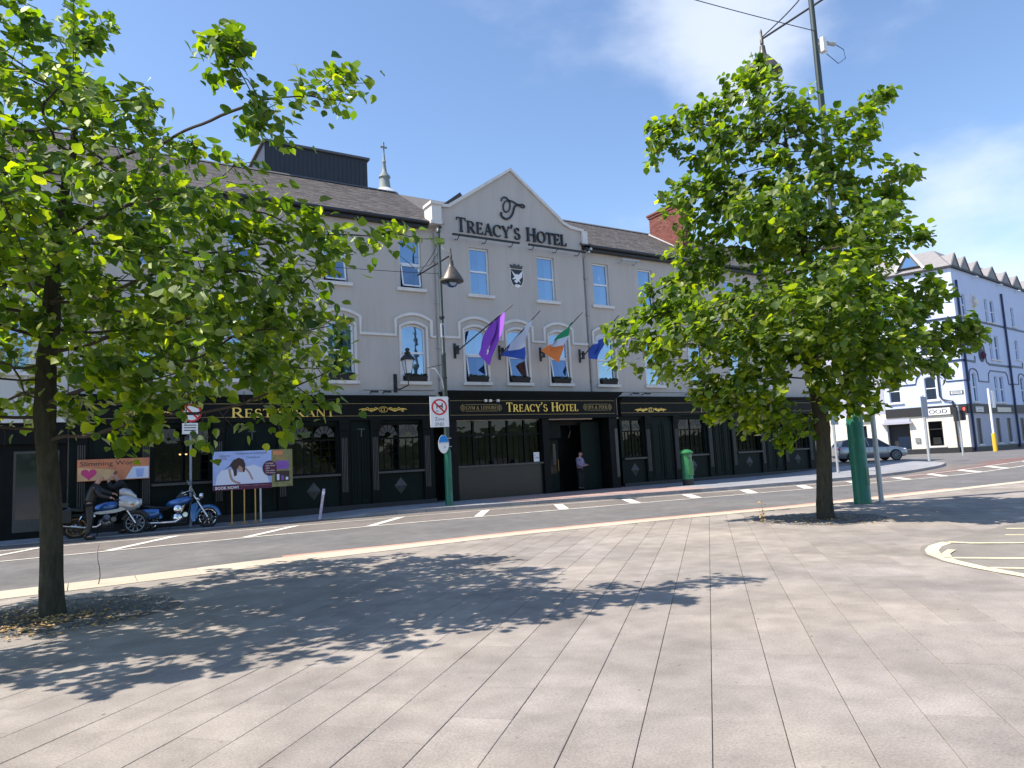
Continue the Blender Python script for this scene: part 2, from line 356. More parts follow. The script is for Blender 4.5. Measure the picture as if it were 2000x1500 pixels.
def thing(name, label, cat, loc=(0, 0, 0), group=None):
    o = bpy.data.objects.new(name, None); COL.objects.link(o); o.empty_display_size = .3
    o.location = loc; WL[o.name] = Vector(loc); return tag(o, label, cat, group)
def copy_tree(o, parent=None):
    c = o.copy(); COL.objects.link(c)
    if parent: c.parent = parent
    for ch in list(o.children): copy_tree(ch, c)
    return c
def gz(x):
    t = min(1, max(0, (x-30)/14)); return .35*t*t*(3-2*t)
def dens(pts, step=1.2):
    out = []
    for a, b in zip(pts, pts[1:]):
        n = max(1, int(math.dist(a, b)/step))
        out += [(a[0]+(b[0]-a[0])*i/n, a[1]+(b[1]-a[1])*i/n) for i in range(n)]
    return out+[pts[-1]]
def lerp_path(pts, x):
    if x <= pts[0][0]: return pts[0][1]
    for a, b in zip(pts, pts[1:]):
        if x <= b[0]: return a[1]+(b[1]-a[1])*(x-a[0])/(b[0]-a[0])
    return pts[-1][1]
G = lambda x, y, z: (x, y, z)
def ribbon(mb, pts, w, z):
    P = dens(pts); n = len(P); L_, R_ = [], []
    for i in range(n):
        a, b = P[max(i-1, 0)], P[min(i+1, n-1)]; tx, ty = b[0]-a[0], b[1]-a[1]; l = math.hypot(tx, ty) or 1
        L_.append((P[i][0]-ty/l*w/2, P[i][1]+tx/l*w/2)); R_.append((P[i][0]+ty/l*w/2, P[i][1]-tx/l*w/2))
    for i in range(n-1):
        mb.quad(*[(p[0], p[1], gz(p[0])+z) for p in (L_[i], L_[i+1], R_[i+1], R_[i])])

# ------------------------------------------------------------------ lettering (own serif strokes)
def arc(cx, cy, rx, ry, a0, a1, n=12): return [(cx+rx*math.cos(R(a0+(a1-a0)*i/n)), cy+ry*math.sin(R(a0+(a1-a0)*i/n))) for i in range(n+1)]
def warc(cx, cy, rx, ry, a0, a1, lo, hi, n=12): return (arc(cx, cy, rx, ry, a0, a1, n), [lo+(hi-lo)*abs(math.cos(R(a0+(a1-a0)*i/n)))**1.3 for i in range(n+1)])
def glyph(ch):
    T, t, h = .165, .07, .06
    st = lambda x, w=T, a=0., b=1.: ([(x, a), (x, b)], w)
    sf = lambda x, y, l=.3: ([(x-l/2, y+(h/2 if y < .5 else -h/2)), (x+l/2, y+(h/2 if y < .5 else -h/2))], h)
    bar = lambda x0, x1, y: ([(x0, y), (x1, y)], h)
    tk = lambda x, y0, y1: ([(x, y0), (x, y1)], .05)
    g = {
     'T': ([st(.37), bar(0, .74, .97), tk(.025, .8, .97), tk(.715, .8, .97), sf(.37, 0)], .76),
     'R': ([st(.14), sf(.14, 0), sf(.12, 1, .24), bar(.14, .36, .97), bar(.14, .36, .48), warc(.34, .725, .27, .245, -90, 90, .06, .16), ([(.36, .48), (.7, .02)], T), sf(.74, 0, .16)], .82),
     'E': ([st(.14), sf(.1, 0, .16), sf(.1, 1, .16), bar(.14, .58, .97), bar(.14, .46, .5), bar(.14, .6, .03), tk(.57, .78, .99), tk(.6, .01, .24), tk(.46, .4, .6)], .68),
     'A': ([([(.4, .98), (.1, .03)], .07), ([(.4, 1.), (.72, .02)], T), bar(.2, .58, .33), sf(.1, 0, .24), sf(.73, 0, .28)], .82),
     'C': ([warc(.46, .5, .4, .48, 48, 312, .06, .17, 18), tk(.74, .7, .95)], .84),
     'Y': ([([(.08, .97), (.38, .46)], T), ([(.7, .97), (.42, .46)], .07), st(.39, T, 0, .5), sf(.08, 1, .26), sf(.7, 1, .24), sf(.39, 0)], .78),
     "'": ([([(.11, 1.02), (.11, .86), (.05, .72)], [.13, .1, .03])], .22),
     'S': ([warc(.33, .735, .22, .235, 40, 262, .07, .13), warc(.33, .255, .25, .245, 90, -150, .07, .15), tk(.5, .75, .97), tk(.09, .04, .28)], .64),
     'H': ([st(.15), st(.73), bar(.15, .73, .5), sf(.15, 0), sf(.15, 1), sf(.73, 0), sf(.73, 1)], .88),
     'O': ([warc(.46, .5, .39, .48, 0, 360, .06, .17, 24)], .92),
     'L': ([st(.14), sf(.12, 0, .2), sf(.14, 1), bar(.14, .58, .03), tk(.59, .01, .26)], .64),
     'N': ([st(.12, .07), st(.72, .07), ([(.12, 1), (.72, 0)], T), sf(.12, 0, .24), sf(.06, 1, .2), sf(.72, 1, .24)], .84),
     'U': ([st(.14, T, .33, 1), warc(.42, .34, .28, .32, 180, 360, .06, .15), st(.7, .07, .33, 1), sf(.14, 1), sf(.7, 1, .24)], .84),
     'G': ([warc(.46, .5, .4, .48, 48, 312, .06, .17, 18), tk(.74, .7, .95), st(.74, .13, .08, .42), sf(.72, .46, .26)], .88),
     'M': ([st(.1, .07), st(.88), ([(.1, 1), (.48, .08)], T), ([(.88, 1), (.48, .08)], .07), sf(.1, 0, .24), sf(.88, 0)], 1.),
     'I': ([st(.15), sf(.15, 0), sf(.15, 1)], .32),
     'P': ([st(.14), sf(.14, 0), sf(.12, 1, .24), bar(.14, .36, .97), bar(.14, .36, .46), warc(.34, .715, .27, .255, -90, 90, .06, .16)], .68),
     '&': ([warc(.34, .76, .17, .2, -40, 250, .06, .12), warc(.32, .26, .26, .25, 110, 340, .06, .15), ([(.24, .62), (.72, .03)], T), ([(.56, .2), (.72, .5)], .06)], .84),
     'F': ([st(.14), sf(.14, 0), sf(.1, 1, .16), bar(.14, .58, .97), bar(.14, .46, .5), tk(.57, .78, .99)], .62),
     'D': ([st(.14), bar(.1, .4, .97), bar(.1, .4, .03), warc(.36, .5, .42, .47, -90, 90, .06, .17)], .88),
     'B': ([st(.14), bar(.06, .36, .97), bar(.06, .36, .52), bar(.06, .38, .03), warc(.34, .745, .22, .225, -90, 90, .06, .14), warc(.36, .275, .27, .245, -90, 90, .06, .16)], .74),
    }
    return g.get(ch, ([], .42))
def serif_word(F, text, u0, u1, z0, h, d, name, material, parent, small=.78, dep=.03):
    """text: capitals; a lower-case letter is drawn as a small capital"""
    sc = lambda c: small if c.islower() else 1.
    tot = sum(glyph(c.upper())[1]*sc(c)+.07 for c in text)-.07
    k = (u1-u0)/tot; out = []
    u = u0
    for c in text:
        st, w = glyph(c.upper()); s_ = sc(c)
        if st:
            mb = MB()
            for pts, wd in st:
                pp = [(u+x*s_*k, z0+y*s_*h) for x, y in pts]
                kk = (abs(k)+h)/2; ww = [q*s_*kk for q in wd] if isinstance(wd, (list, tuple)) else wd*s_*kk
                mb.strip(F, pp, ww, d, d+dep)
                dep += .0006
            out.append(mb)
        u += (w*s_+.07)*k
    big = MB()
    if h < .26:
        for m_ in out: big.add(m_.v, m_.f)
        return big.build(name, material, parent)
    for m_ in out: m_.build(name, material, parent)
def sans(F, text, u, z, size, d, name, material, parent, bold=0., width=None, slant=0.):
    cu_ = bpy.data.curves.new('tmp', 'FONT'); cu_.body = text; cu_.size = size; cu_.offset = bold; cu_.resolution_u = 2; cu_.shear = slant
    o = bpy.data.objects.new('tmp', cu_); COL.objects.link(o); bpy.context.view_layer.update()
    me = bpy.data.meshes.new_from_object(o.evaluated_get(bpy.context.evaluated_depsgraph_get()))
    bpy.data.objects.remove(o)
    xs = [v.co.x for v in me.vertices] or [0]
    k = width/(max(xs)-min(xs)) if width else 1.; x0 = min(xs)
    mb = MB(); mb.add([F(u+(v.co.x-x0)*k, z+v.co.y, d) for v in me.vertices], [tuple(p.vertices) for p in me.polygons])
    bpy.data.meshes.remove(me); return mb.build(name, material, parent)

# ------------------------------------------------------------------ ground, road, plaza
def bulk(o, k='structure'): o['kind'] = k; return o
xs = [-400, -60, 0, 28]+[30+i for i in range(0, 15)]+[60, 120, 400]
mb = MB()
for a, b in zip(xs, xs[1:]):
    for y0, y1 in ((-400, -40), (-40, 0), (0, 12), (12, 30), (30, 90), (90, 500)):
        mb.quad((a, y0, gz(a)-.002), (b, y0, gz(b)-.002), (b, y1, gz(b)-.002), (a, y1, gz(a)-.002))
bulk(mb.build('road', M['asphalt']))
KF = [(-14, 23.45), (0, 23.3), (3.7, 23.1), (6.5, 22.65), (10.4, 21.65), (12.8, 21.0), (16.1, 20.25), (20.8, 19.3), (25.8, 18.6), (29.2, 18.45), (32.9, 18.5), (36, 18.75), (37.6, 19.3), (38.6, 20.4)]
HF = [(-14, 21.7), (-1.7, 21.6), (4.1, 21.15), (7.9, 20.75), (12.5, 20.2), (17.5, 19.3), (22, 18.5), (26.8, 17.85), (33.5, 17.2), (38, 16.7), (50, 15.7), (70, 14.2)]
WN = [(-14, 18.75), (-1.5, 18.65), (3.7, 18.65), (7, 18.45), (10.9, 18.0), (16.4, 17.25), (22.5, 16.4), (27.8, 15.95), (35.7, 15.3), (50, 14.3), (70, 12.8)]
KN = [(-14, 12.3), (-1, 12.38), (1.4, 12.45), (3.4, 12.7), (7.7, 12.8), (11.7, 12.35), (16, 11.6), (22, 11.2), (29, 10.9), (45, 10.3), (70, 9.3)]
mb = MB(); hp = [(-600+i*30, 20+9*math.sin(i*.7)+6*math.sin(i*1.9+1)) for i in range(41)]
for (x0, h0), (x1, h1) in zip(hp, hp[1:]):
    mb.quad((x0, -330, -.1), (x1, -330, -.1), (x1, -390, h1), (x0, -390, h0)); mb.quad((x0, -390, h0), (x1, -390, h1), (x1, -470, h1*.5), (x0, -470, h0*.5))
bulk(mb.build('unseen_hills', mat('unseen_hill', (.05, .075, .035), .95, var=.4, scale=.05)))  # unseen ridge behind the camera, added so the shop panes reflect something dark
# lay-by surface between hatch line and far kerb
mb = MB()
P = dens([(x, lerp_path(HF, x)) for x in range(-14, 39)])
for a, b in zip(P, P[1:]):
    ka, kb = lerp_path(KF, a[0])+.2, lerp_path(KF, b[0])+.2
    mb.quad((a[0], a[1], gz(a[0])+.003), (b[0], b[1], gz(b[0])+.003), (b[0], kb, gz(b[0])+.003), (a[0], ka, gz(a[0])+.003))
    wa, wb = lerp_path(WN, a[0]), lerp_path(WN, b[0])
    mb.quad((a[0], wa, gz(a[0])+.003), (b[0], wb, gz(b[0])+.003), (b[0], b[1], gz(b[0])+.003), (a[0], a[1], gz(a[0])+.003))
bulk(mb.build('parking_strip', M['asphalt_warm']))
mb = MB(); ribbon(mb, [(38.5, 17.6), (50, 16.8), (66, 15.8)], 1.9, .004); ribbon(mb, [(30, 17.3), (38.5, 17.2)], .8, .0062); bulk(mb.build('cycle_lane', M['asphalt_red']))
# painted lines
mb = MB(); ribbon(mb, WN, .13, .008); bulk(mb.build('road_line', M['road_paint']))
mb = MB(); ribbon(mb, HF, .10, .008); bulk(mb.build('road_line', M['road_paint']))
bars = [(-2.5, -.95, .2), (.5, 2.1, .24), (3.45, 5.25, .24), (6.65, 8.4, .24), (9.8, 11.2, .26), (12.6, 13.8, .32), (15.2, 16.4, .34), (17.6, 18.9, .36), (20, 21.5, .36), (22.6, 24.3, .36), (25.4, 27, .36), (28.2, 29.8, .36), (30.6, 32.1, .36), (33, 34.3, .36), (35, 36.3, .36), (38, 39.3, .36), (41, 42.3, .36), (44, 45.3, .36), (48, 49.3, .4), (52, 53.3, .4)]
for a, b, w in bars:
    mb = MB(); ribbon(mb, [(a, lerp_path(WN, a)+.09), (b, lerp_path(HF, b)-.07)], w, .0125); bulk(mb.build('hatch_bar', M['road_paint']))
# far pavement with kerb stones
mb = MB()
P = dens([(x, lerp_path(KF, x)) for x in [-14+i*.9 for i in range(59)]]+[(38.6, 20.4)], .9)
def pav_z(x): return gz(x)+(.125 if x > 8.6 else .125*max(0, (x-6.4)/2.2)+.02*(1-max(0, min(1, (x-6.4)/2.2))))
for a, b in zip(P, P[1:]):
    if a[0] > 35.2: continue
    za, zb = pav_z(a[0]), pav_z(b[0])
    mb.cur = 1 if 12.2 < a[0] < 20.8 else 0
    mb.quad((a[0], a[1]+.15, za), (b[0], b[1]+.15, zb), (b[0], 23.6, max(zb, gz(b[0])+.02)), (a[0], 23.6, max(za, gz(a[0])+.02)))
    mb.quad((a[0], 23.6, za), (b[0], 23.6, zb), (b[0], 26.6, gz(b[0])+.125), (a[0], 26.6, gz(a[0])+.125))
bulk(mb.build('pavement', [M['path'], M['path_pink']]))
mb = MB()
isl = [(35.2, 18.85), (36, 18.9), (37.5, 19.4), (38.5, 20.4), (39.3, 21.6), (39.4, 22.6), (38, 23.7), (36, 24.5), (35.2, 24.75)]
mb.poly([(x, y, gz(x)+.125) for x, y in isl])
for a, b in zip(isl[3:], isl[4:]): mb.quad((a[0], a[1], gz(a[0])), (b[0], b[1], gz(b[0])), (b[0], b[1], gz(b[0])+.125), (a[0], a[1], gz(a[0])+.125))
pav = bulk(mb.build('pavement', M['path']))
kst = tag(bpy.data.objects.new('kerb', None), kind='structure'); COL.objects.link(kst)
KP = dens([(x, lerp_path(KF, x)) for x in [-14+i*.95 for i in range(55)]]+KF[-2:], .95)
for i, (a, b) in enumerate(zip(KP, KP[1:])):
    mb = MB(); mb.rv = .001+rnd.random(); dx, dy = b[0]-a[0], b[1]-a[1]; l = math.hypot(dx, dy); nx, ny = -dy/l*.16, dx/l*.16; ex, ey = dx/l*.006, dy/l*.006
    za, zb = pav_z(a[0])+.003, pav_z(b[0])+.003; g0 = gz(a[0])-.01
    a_, b_ = (a[0]+ex, a[1]+ey), (b[0]-ex, b[1]-ey)
    mb.hexa(((a_[0], a_[1], g0), (b_[0], b_[1], g0), (b_[0]+nx, b_[1]+ny, g0), (a_[0]+nx, a_[1]+ny, g0), (a_[0], a_[1], za), (b_[0], b_[1], zb), (b_[0]+nx, b_[1]+ny, zb), (a_[0]+nx, a_[1]+ny, za)))
    mb.build('kerb_stone', M['kerb'], kst)
# bright second lane kerb on far right
mb = MB(); ribbon(mb, [(34, 10.3), (50, 9.7), (70, 9.0)], .5, .02); bulk(mb.build('road_line', M['road_cream']))
# near kerb: flush cream stones and salmon strip
ks2 = tag(bpy.data.objects.new('kerb', None), kind='structure'); COL.objects.link(ks2)
x = -14.
while x < 45:
    x2 = x+.92; mb = MB(); mb.rv = .001+rnd.random()
    wa = .92 if x < 3 else max(.48, .92-(x-3)*.14); wb = .92 if x2 < 3 else max(.48, .92-(x2-3)*.14)
    ya, yb = lerp_path(KN, x), lerp_path(KN, x2)
    za, zb = gz(x), gz(x2)
    mb.hexa(((x+.006, ya, za), (x2-.006, yb, zb), (x2-.006, yb+wb, zb), (x+.006, ya+wa, za), (x+.006, ya, za+.024), (x2-.006, yb, zb+.024), (x2-.006, yb+wb, zb+.024), (x+.006, ya+wa, za+.024)))
    mb.build('kerb_stone', M['cream_stone'], ks2); x = x2
mb = MB(); ribbon(mb, [(x, lerp_path(KN, x)+(max(.48, .92-(x-3)*.14) if x > 3 else .92)+.22) for x in [3.2+i*.8 for i in range(26)]], .30, .006); bulk(mb.build('road_line', M['salmon']))

# plaza slabs: rows run towards the road, staggered
PD = Vector((math.sin(R(46.84)), math.cos(R(46.84)), 0)); PP = Vector((math.cos(R(46.84)), -math.sin(R(46.84)), 0))
mb = MB(); PB = [(x, lerp_path(KN, x)+.1) for x in [-14+i for i in range(85)]]
for a, b in zip(PB, PB[1:]):
    mb.quad((a[0], -25, gz(a[0])+.002), (b[0], -25, gz(b[0])+.002), (b[0], b[1], gz(b[0])+.002), (a[0], a[1], gz(a[0])+.002))
plaza = bulk(mb.build('plaza', M['joint']))
lens = [.60, .69, .78, .87, .96]; wid = .395; smesh = {}
def slab_mesh(l):
    g, c, t = .0023, .0025, .012; vs = []; h = l/2-g; w = wid/2-g
    for zz, e in ((.0, 0), (t-c, 0), (t, c)):
        for sx, sy in ((-1, -1), (1, -1), (1, 1), (-1, 1)): vs.append((sx*(w-e), sy*(h-e), zz))
    fs = [(8, 9, 10, 11)]+[(k, (k+1) % 4, (k+1) % 4+4, k+4) for k in range(4)]+[(k+4, (k+1) % 4+4, (k+1) % 4+8, k+8) for k in range(4)]
    return vs, fs
for l in lens:
    me = bpy.data.meshes.new('slab'); v_, f_ = slab_mesh(l); me.from_pydata(v_, [], f_); me.materials.append(M['slab']); smesh[l] = me
bayP = [(8.9, 3.85), (9.06, 4.16), (9.19, 4.55), (9.46, 5.05), (9.86, 5.49), (10.18, 5.72), (10.65, 5.95), (11.3, 6.02), (12.65, 6.1), (13.65, 6.2), (16, 6.2), (20, 5.6), (24, 3), (24, -2), (12, -1), (8.6, 2.6)]
slabs = []
def inside(x, y, poly):
    c = False
    for (x1, y1), (x2, y2) in zip(poly, poly[1:]+poly[:1]):
        if (y1 > y) != (y2 > y) and x < (x2-x1)*(y-y1)/(y2-y1)+x1: c = not c
    return c
campos = Vector((0, 0, 1.6))
for k in range(-42, 62):
    a = -12+rnd.random(); p = -.10+wid*(k+.5)
    while a < 34:
        l = rnd.choice(lens); c = PD*(a+l/2)+PP*p; a += l
        if c.y > lerp_path(KN, c.x)+.25 or c.y < -3 or c.x < -9 or c.x > 29.5: continue
        e = c-campos; dep = e.dot(cf)
        if dep < .3: continue
        sx, sy = e.dot(cr)/dep*1366, e.dot(cu)/dep*1366
        if abs(sx) > 1350 or sy < -1000: continue
        if all(inside(c.x+PD.x*l*p1/2+PP.x*wid*p2/2, c.y+PD.y*l*p1/2+PP.y*wid*p2/2, bayP) for p1 in (-1, 1) for p2 in (-1, 1)): continue
        vis = abs(sx) < 1080 and sy > -820
        slabs.append((0 if vis else 1, e.length, c, l))
slabs.sort(key=lambda s: (s[0], s[1]))
ang = math.atan2(-PD.x, PD.y)
for i, (_, _, c, l) in enumerate(slabs[:300]):
    o = link('slab', smesh[l], plaza); o.location = (c.x, c.y, .003+rnd.uniform(-.0012, .0012)); o.rotation_euler = (rnd.uniform(-.0015, .0015), rnd.uniform(-.0015, .0015), ang)
mb = MB()
for _, _, c, l in slabs[300:]:
    v_, f_ = slab_mesh(l); mb.rv = .001+rnd.random(); dz = .003+rnd.uniform(-.0012, .0012)
    mb.add([(c.x+PP.x*x+PD.x*y, c.y+PP.y*x+PD.y*y, z+dz) for x, y, z in v_], f_)
bulk(mb.build('slab', M['slab'], plaza), 'stuff')
# turning bay with cream markings
mb = MB(); mb.poly([(x, y, .019) for x, y in bayP]); bulk(mb.build('turning_bay', ground_mat('asphalt_light', (.215, .195, .172), .25, 50, .14)))
mb = MB(); ribbon(mb, [(8.75, 3.2), (8.98, 3.85), (9.10, 4.16), (9.26, 4.52), (9.55, 4.98), (9.95, 5.40), (10.3, 5.62), (10.7, 5.78), (11.2, 5.86)], .17, .024)
ribbon(mb, [(11.2, 5.86), (11.25, 5.55), (11.6, 5.1), (12.4, 4.2)], .13, .0285); bulk(mb.build('road_line', M['road_cream']))
mb = MB(); ribbon(mb, [(9.75, 5.12), (10.1, 4.62), (10.6, 3.95), (11.4, 2.9)], .13, .0245); ribbon(mb, [(9.75, 5.12), (10.05, 5.30), (10.45, 5.42)], .10, .030); bulk(mb.build('road_line', M['road_cream']))
mb = MB(); ribbon(mb, [(13.3, 5.98), (13.6, 5.6)], .12, .024); ribbon(mb, [(12.45, 5.62), (12.8, 5.1)], .10, .024); ribbon(mb, [(9.3, 4.4), (9.9, 3.4)], .10, .0245); bulk(mb.build('road_line', M['road_cream']))

def pit(cx, cy, r0, n, seed, leaves):
    rr = random.Random(seed); mb = MB(); pts = []
    for i in range(20):
        a = 2*math.pi*i/20; r = r0*(1+.10*math.sin(3*a+seed)+rr.uniform(-.04, .04)); pts.append((cx+r*1.05*math.cos(a), cy+r*math.sin(a), .019))
    mb.poly(pts)
    for _ in range(n):
        a = rr.random()*6.283; d = r0*math.sqrt(rr.random())*1.05; x, y = cx+d*math.cos(a), cy+d*math.sin(a); s_ = rr.uniform(.010, .026); mb.rv = .001+rr.random()
        z = .019; q = rr.random()*6
        b = [(x+s_*math.cos(q+t), y+s_*rr.uniform(.7, 1)*math.sin(q+t), z) for t in (0, 1.57, 3.14, 4.71)]
        mb.add(b+[(x+rr.uniform(-.3, .3)*s_, y, z+s_*.7)], ((0, 1, 4), (1, 2, 4), (2, 3, 4), (3, 0, 4)))
    bulk(mb.build('gravel', M['gravel']), 'stuff')
    mb = MB()
    for _ in range(leaves):
        a = rr.gauss(3.9, 1.1); d = r0*rr.uniform(.15, 1.25); x, y = cx+d*math.cos(a), cy+d*math.sin(a); s_ = rr.uniform(.02, .045); q = rr.random()*6.28; mb.rv = .001+rr.random()
        c, s2 = math.cos(q), math.sin(q); tl = rr.uniform(-.02, .03)
        mb.add([(x-s_*c, y-s_*s2, .034+abs(tl)*.3), (x+s_*.6*s2, y-s_*.6*c, .036+rr.random()*.02), (x+s_*c, y+s_*s2, .036), (x-s_*.6*s2, y+s_*.6*c, .036+rr.random()*.02)], ((0, 1, 2), (0, 2, 3)))
    bulk(mb.build('fallen_leaves', M['leaf_dry']), 'stuff')
pit(-.15, 10.3, 1.12, 1500, 3, 520)
pit(13.4, 9.6, 1.25, 900, 8, 160)

# ------------------------------------------------------------------ the hotel
Y0 = 24.75
HF_ = lambda u, z, d=0: (u, Y0-d, z)
def ax(x, d): return x*(Y0-d)/Y0          # the same thing seen on a plane d metres nearer
def az(z, d): return 1.6+(z-1.6)*(Y0-d)/Y0
hotel = thing('hotel', 'long grey rendered three storey hotel with black shopfronts and pointed gable', 'hotel', (17, Y0, 0))
topw = [1.67, 4.5, 7.79, 10.80, 20.30, 23.04, 26.0, 29.0, 32.0]; gtop = [13.83, 17.16]
arw = [1.67, 4.5, 7.93, 10.82, 13.50, 15.50, 17.62, 20.33, 23.2, 26.1, 29.0, 32.0]
HX0, HX1, EZ = -.45, 35.0, 11.1
def arch_pts(uc, w, zt, rise, n=8): return [(uc-w/2+w*i/n, zt-rise*(2*i/n-1)**2) for i in range(n+1)]
def wall_part(mb, F, u0, u1, z0, z1, ops, dep=.28, d=0):
    """front face of a wall with rectangular or arched openings (uc,w,za,zb,rise) plus reveals"""
    ops = sorted(ops); us = sorted({u0, u1} | {round(v, 4) for o in ops for v in (o[0]-o[1]/2, o[0]+o[1]/2)})
    for a, b in zip(us, us[1:]):
        m_ = (a+b)/2; inn = sorted([o for o in ops if abs(m_-o[0]) < o[1]/2], key=lambda o: o[2]); z = z0
        for o in inn:
            mb.quad(F(a, z, d), F(b, z, d), F(b, o[2], d), F(a, o[2], d)); z = o[3]
        mb.quad(F(a, z, d), F(b, z, d), F(b, z1, d), F(a, z1, d))
    for uc, w, za, zb, rise in ops:
        a, b = uc-w/2, uc+w/2; top = arch_pts(uc, w, zb, rise) if rise else [(a, zb), (b, zb)]
        mb.quad(F(a, za, d), F(b, za, d), F(b, za, d-dep), F(a, za, d-dep))
        mb.quad(F(a, za, d), F(a, top[0][1], d), F(a, top[0][1], d-dep), F(a, za, d-dep))
        mb.quad(F(b, za, d), F(b, top[-1][1], d), F(b, top[-1][1], d-dep), F(b, za, d-dep))
        for p, q in zip(top, top[1:]): mb.quad(F(*p, d), F(*q, d), F(*q, d-dep), F(*p, d-dep))
        if rise:
            h = len(top)//2
            mb.poly([F(a, zb, d)]+[F(*p, d) for p in top[:h+1]]); mb.poly([F(b, zb, d)]+[F(*p, d) for p in top[h:][::-1]])
opn_t = [(u, .92, 8.44, 10.42, 0) for u in topw]; opn_a = [(u, 1.0, 4.78, 7.02, .17) for u in arw]
gd = .10                                    # the gable bay stands proud
mb = MB()
side = lambda o: not (12.05 < o[0] < 19.2)
L_ = [o for o in opn_t+opn_a if o[0] < 12.05]; Rr = [o for o in opn_t+opn_a if o[0] > 19.2]; Gg = [o for o in opn_a if not side(o)]+[(u, .92, 8.40, 10.38, 0) for u in gtop]
wall_part(mb, HF_, HX0, 12.05, 3.2, EZ, L_); wall_part(mb, HF_, 19.2, HX1, 3.2, EZ, Rr)
mb.box(HX0, HX0+.25, Y0+.01, Y0+9, 0, EZ); mb.box(HX1-.25, HX1, Y0+.01, Y0+9, 0, EZ); mb.box(HX0+.26, HX1-.26, Y0+8.8, Y0+9, 0, EZ)
mb.poly([(HX1, Y0+.0, EZ), (HX1, Y0+9, EZ), (HX1, Y0+4.5, 14.1)]); mb.poly([(HX0, Y0+.0, EZ), (HX0, Y0+9, EZ), (HX0, Y0+4.5, 14.1)])
mb.build('wall', M['render_grey'], hotel)
mb = MB(); wall_part(mb, HF_, 12.05, 19.2, 3.2, 10.9, Gg, .38, gd)
pedi = [(12.05, 10.9), (19.2, 10.9), (19.2, 11.78), (18.55, 11.84), (18.2, 11.98), (17.95, 12.2), (15.55, 14.0), (12.5, 11.92), (12.05, 11.86)]
mb.poly([HF_(u, z, gd) for u, z in pedi])
for a, b in zip(pedi[1:], pedi[2:]+pedi[:1]): mb.quad(HF_(*a, gd), HF_(*b, gd), HF_(*b, -.3), HF_(*a, -.3))
mb.quad(HF_(12.05, 3.2, gd), HF_(12.05, 10.9, gd), HF_(12.05, 10.9, 0), HF_(12.05, 3.2, 0)); mb.quad(HF_(19.2, 3.2, gd), HF_(19.2, 10.9, gd), HF_(19.2, 10.9, 0), HF_(19.2, 3.2, 0))
mb.poly([HF_(u, z, -.3) for u, z in pedi])
gable = mb.build('gable', M['render_grey'], hotel)
mb = MB(); top = [(19.32, 11.83), (18.6, 11.90), (18.22, 12.05), (17.97, 12.27), (15.55, 14.08), (12.5, 11.99), (11.9, 11.93)]
mb.strip(HF_, top, .13, -.34, gd+.09); mb.build('coping', M['trim'], gable)
mb = MB(); mb.mbox(HF_, 11.62, 12.04, 11.2, 11.86, -.3, gd+.3); mb.mbox(HF_, 11.56, 12.10, 11.862, 11.98, -.3, gd+.36); mb.mbox(HF_, 11.55, 12.045, 11.06, 11.198, -.3, gd+.34)
mb.build('kneeler', M['trim'], gable)
mb = MB(); mb.mbox(HF_, 19.21, 19.5, 11.2, 11.8, -.3, gd+.12); mb.build('kneeler', M['trim'], gable)
# roof
def roof(x0, x1, ye, yr, ze, zr, parent, back=True):
    mb = MB(); F = lambda u, s_, d=0: (u, ye+(yr-ye)*s_-d*.5, ze+(zr-ze)*s_+d*.86)
    mb.quad(F(x0, 0), F(x1, 0), F(x1, 1), F(x0, 1))
    if back: mb.quad((x0, yr, zr), (x1, yr, zr), (x1, 2*yr-ye, ze), (x0, 2*yr-ye, ze))
    rf = mb.build('roof', M['slate'], parent)
    sl_ = math.hypot(yr-ye, zr-ze); rows = int(sl_/.215); mb = MB()
    for i in range(rows):
        s0, s1 = i/rows, (i+1.25)/rows; s1 = min(1, s1); x = x0-(i % 2)*.15
        while x < x1:
            a, b = max(x0, x+.004), min(x1, x+.296)
            if b > a:
                mb.rv = .001+rnd.random(); t0 = .024+rnd.uniform(0, .008); j = rnd.uniform(-.006, .006)/sl_
                A, B, C_, D = F(a, s0+j, t0), F(b, s0+j, t0), F(b, s1, .006), F(a, s1, .006)
                mb.add((A, B, C_, D, F(a, s0+j, 0), F(b, s0+j, 0)), ((0, 1, 2, 3), (4, 5, 1, 0)))
            x += .30
    bulk(mb.build('slate', M['slate'], rf), 'stuff')
    n = int((x1-x0)/.45)
    for i in range(n):
        a = x0+(x1-x0)*i/n; b = a+(x1-x0)/n-.008
        mb = MB(); mb.add([(a, yr-.16, zr-.03), (b, yr-.16, zr-.03), (b, yr, zr+.09), (a, yr, zr+.09), (b, yr+.16, zr-.03), (a, yr+.16, zr-.03), (a, yr, zr-.02), (b, yr, zr-.02)], ((0, 1, 2, 3), (3, 2, 4, 5), (0, 3, 6), (1, 2, 7)))
        mb.build('ridge_tile', M['ridge'], rf)
    return rf
rf1 = roof(HX0-.02, 12.2, Y0-.28, Y0+4.45, EZ+.02, 14.12, hotel); rf2 = roof(19.1, HX1+.1, Y0-.28, Y0+4.45, EZ+.02, 14.12, hotel)
mb = MB(); mb.quad((12.2, Y0+.3, 11.4), (19.1, Y0+.3, 11.4), (19.1, Y0+4.45, 14.1), (12.2, Y0+4.45, 14.1))
mb.quad((12.2, Y0+4.45, 14.1), (19.1, Y0+4.45, 14.1), (19.1, Y0+9, 11.1), (12.2, Y0+9, 11.1))
mb.add([(12.55, Y0+.3, 11.95), (15.55, Y0+.3, 13.9), (18.1, Y0+.3, 12.1), (15.55, Y0+4.4, 13.9)], ((0, 1, 3), (1, 2, 3))); mb.build('roof', M['slate'], hotel)
mb = MB(); mb.strip(lambda u, z, d=0: HF_(u, z, d), [(12.35, 12.02), (13.35, 12.80)], .16, -.9, -.31); mb.build('verge', M['gutter'], hotel)
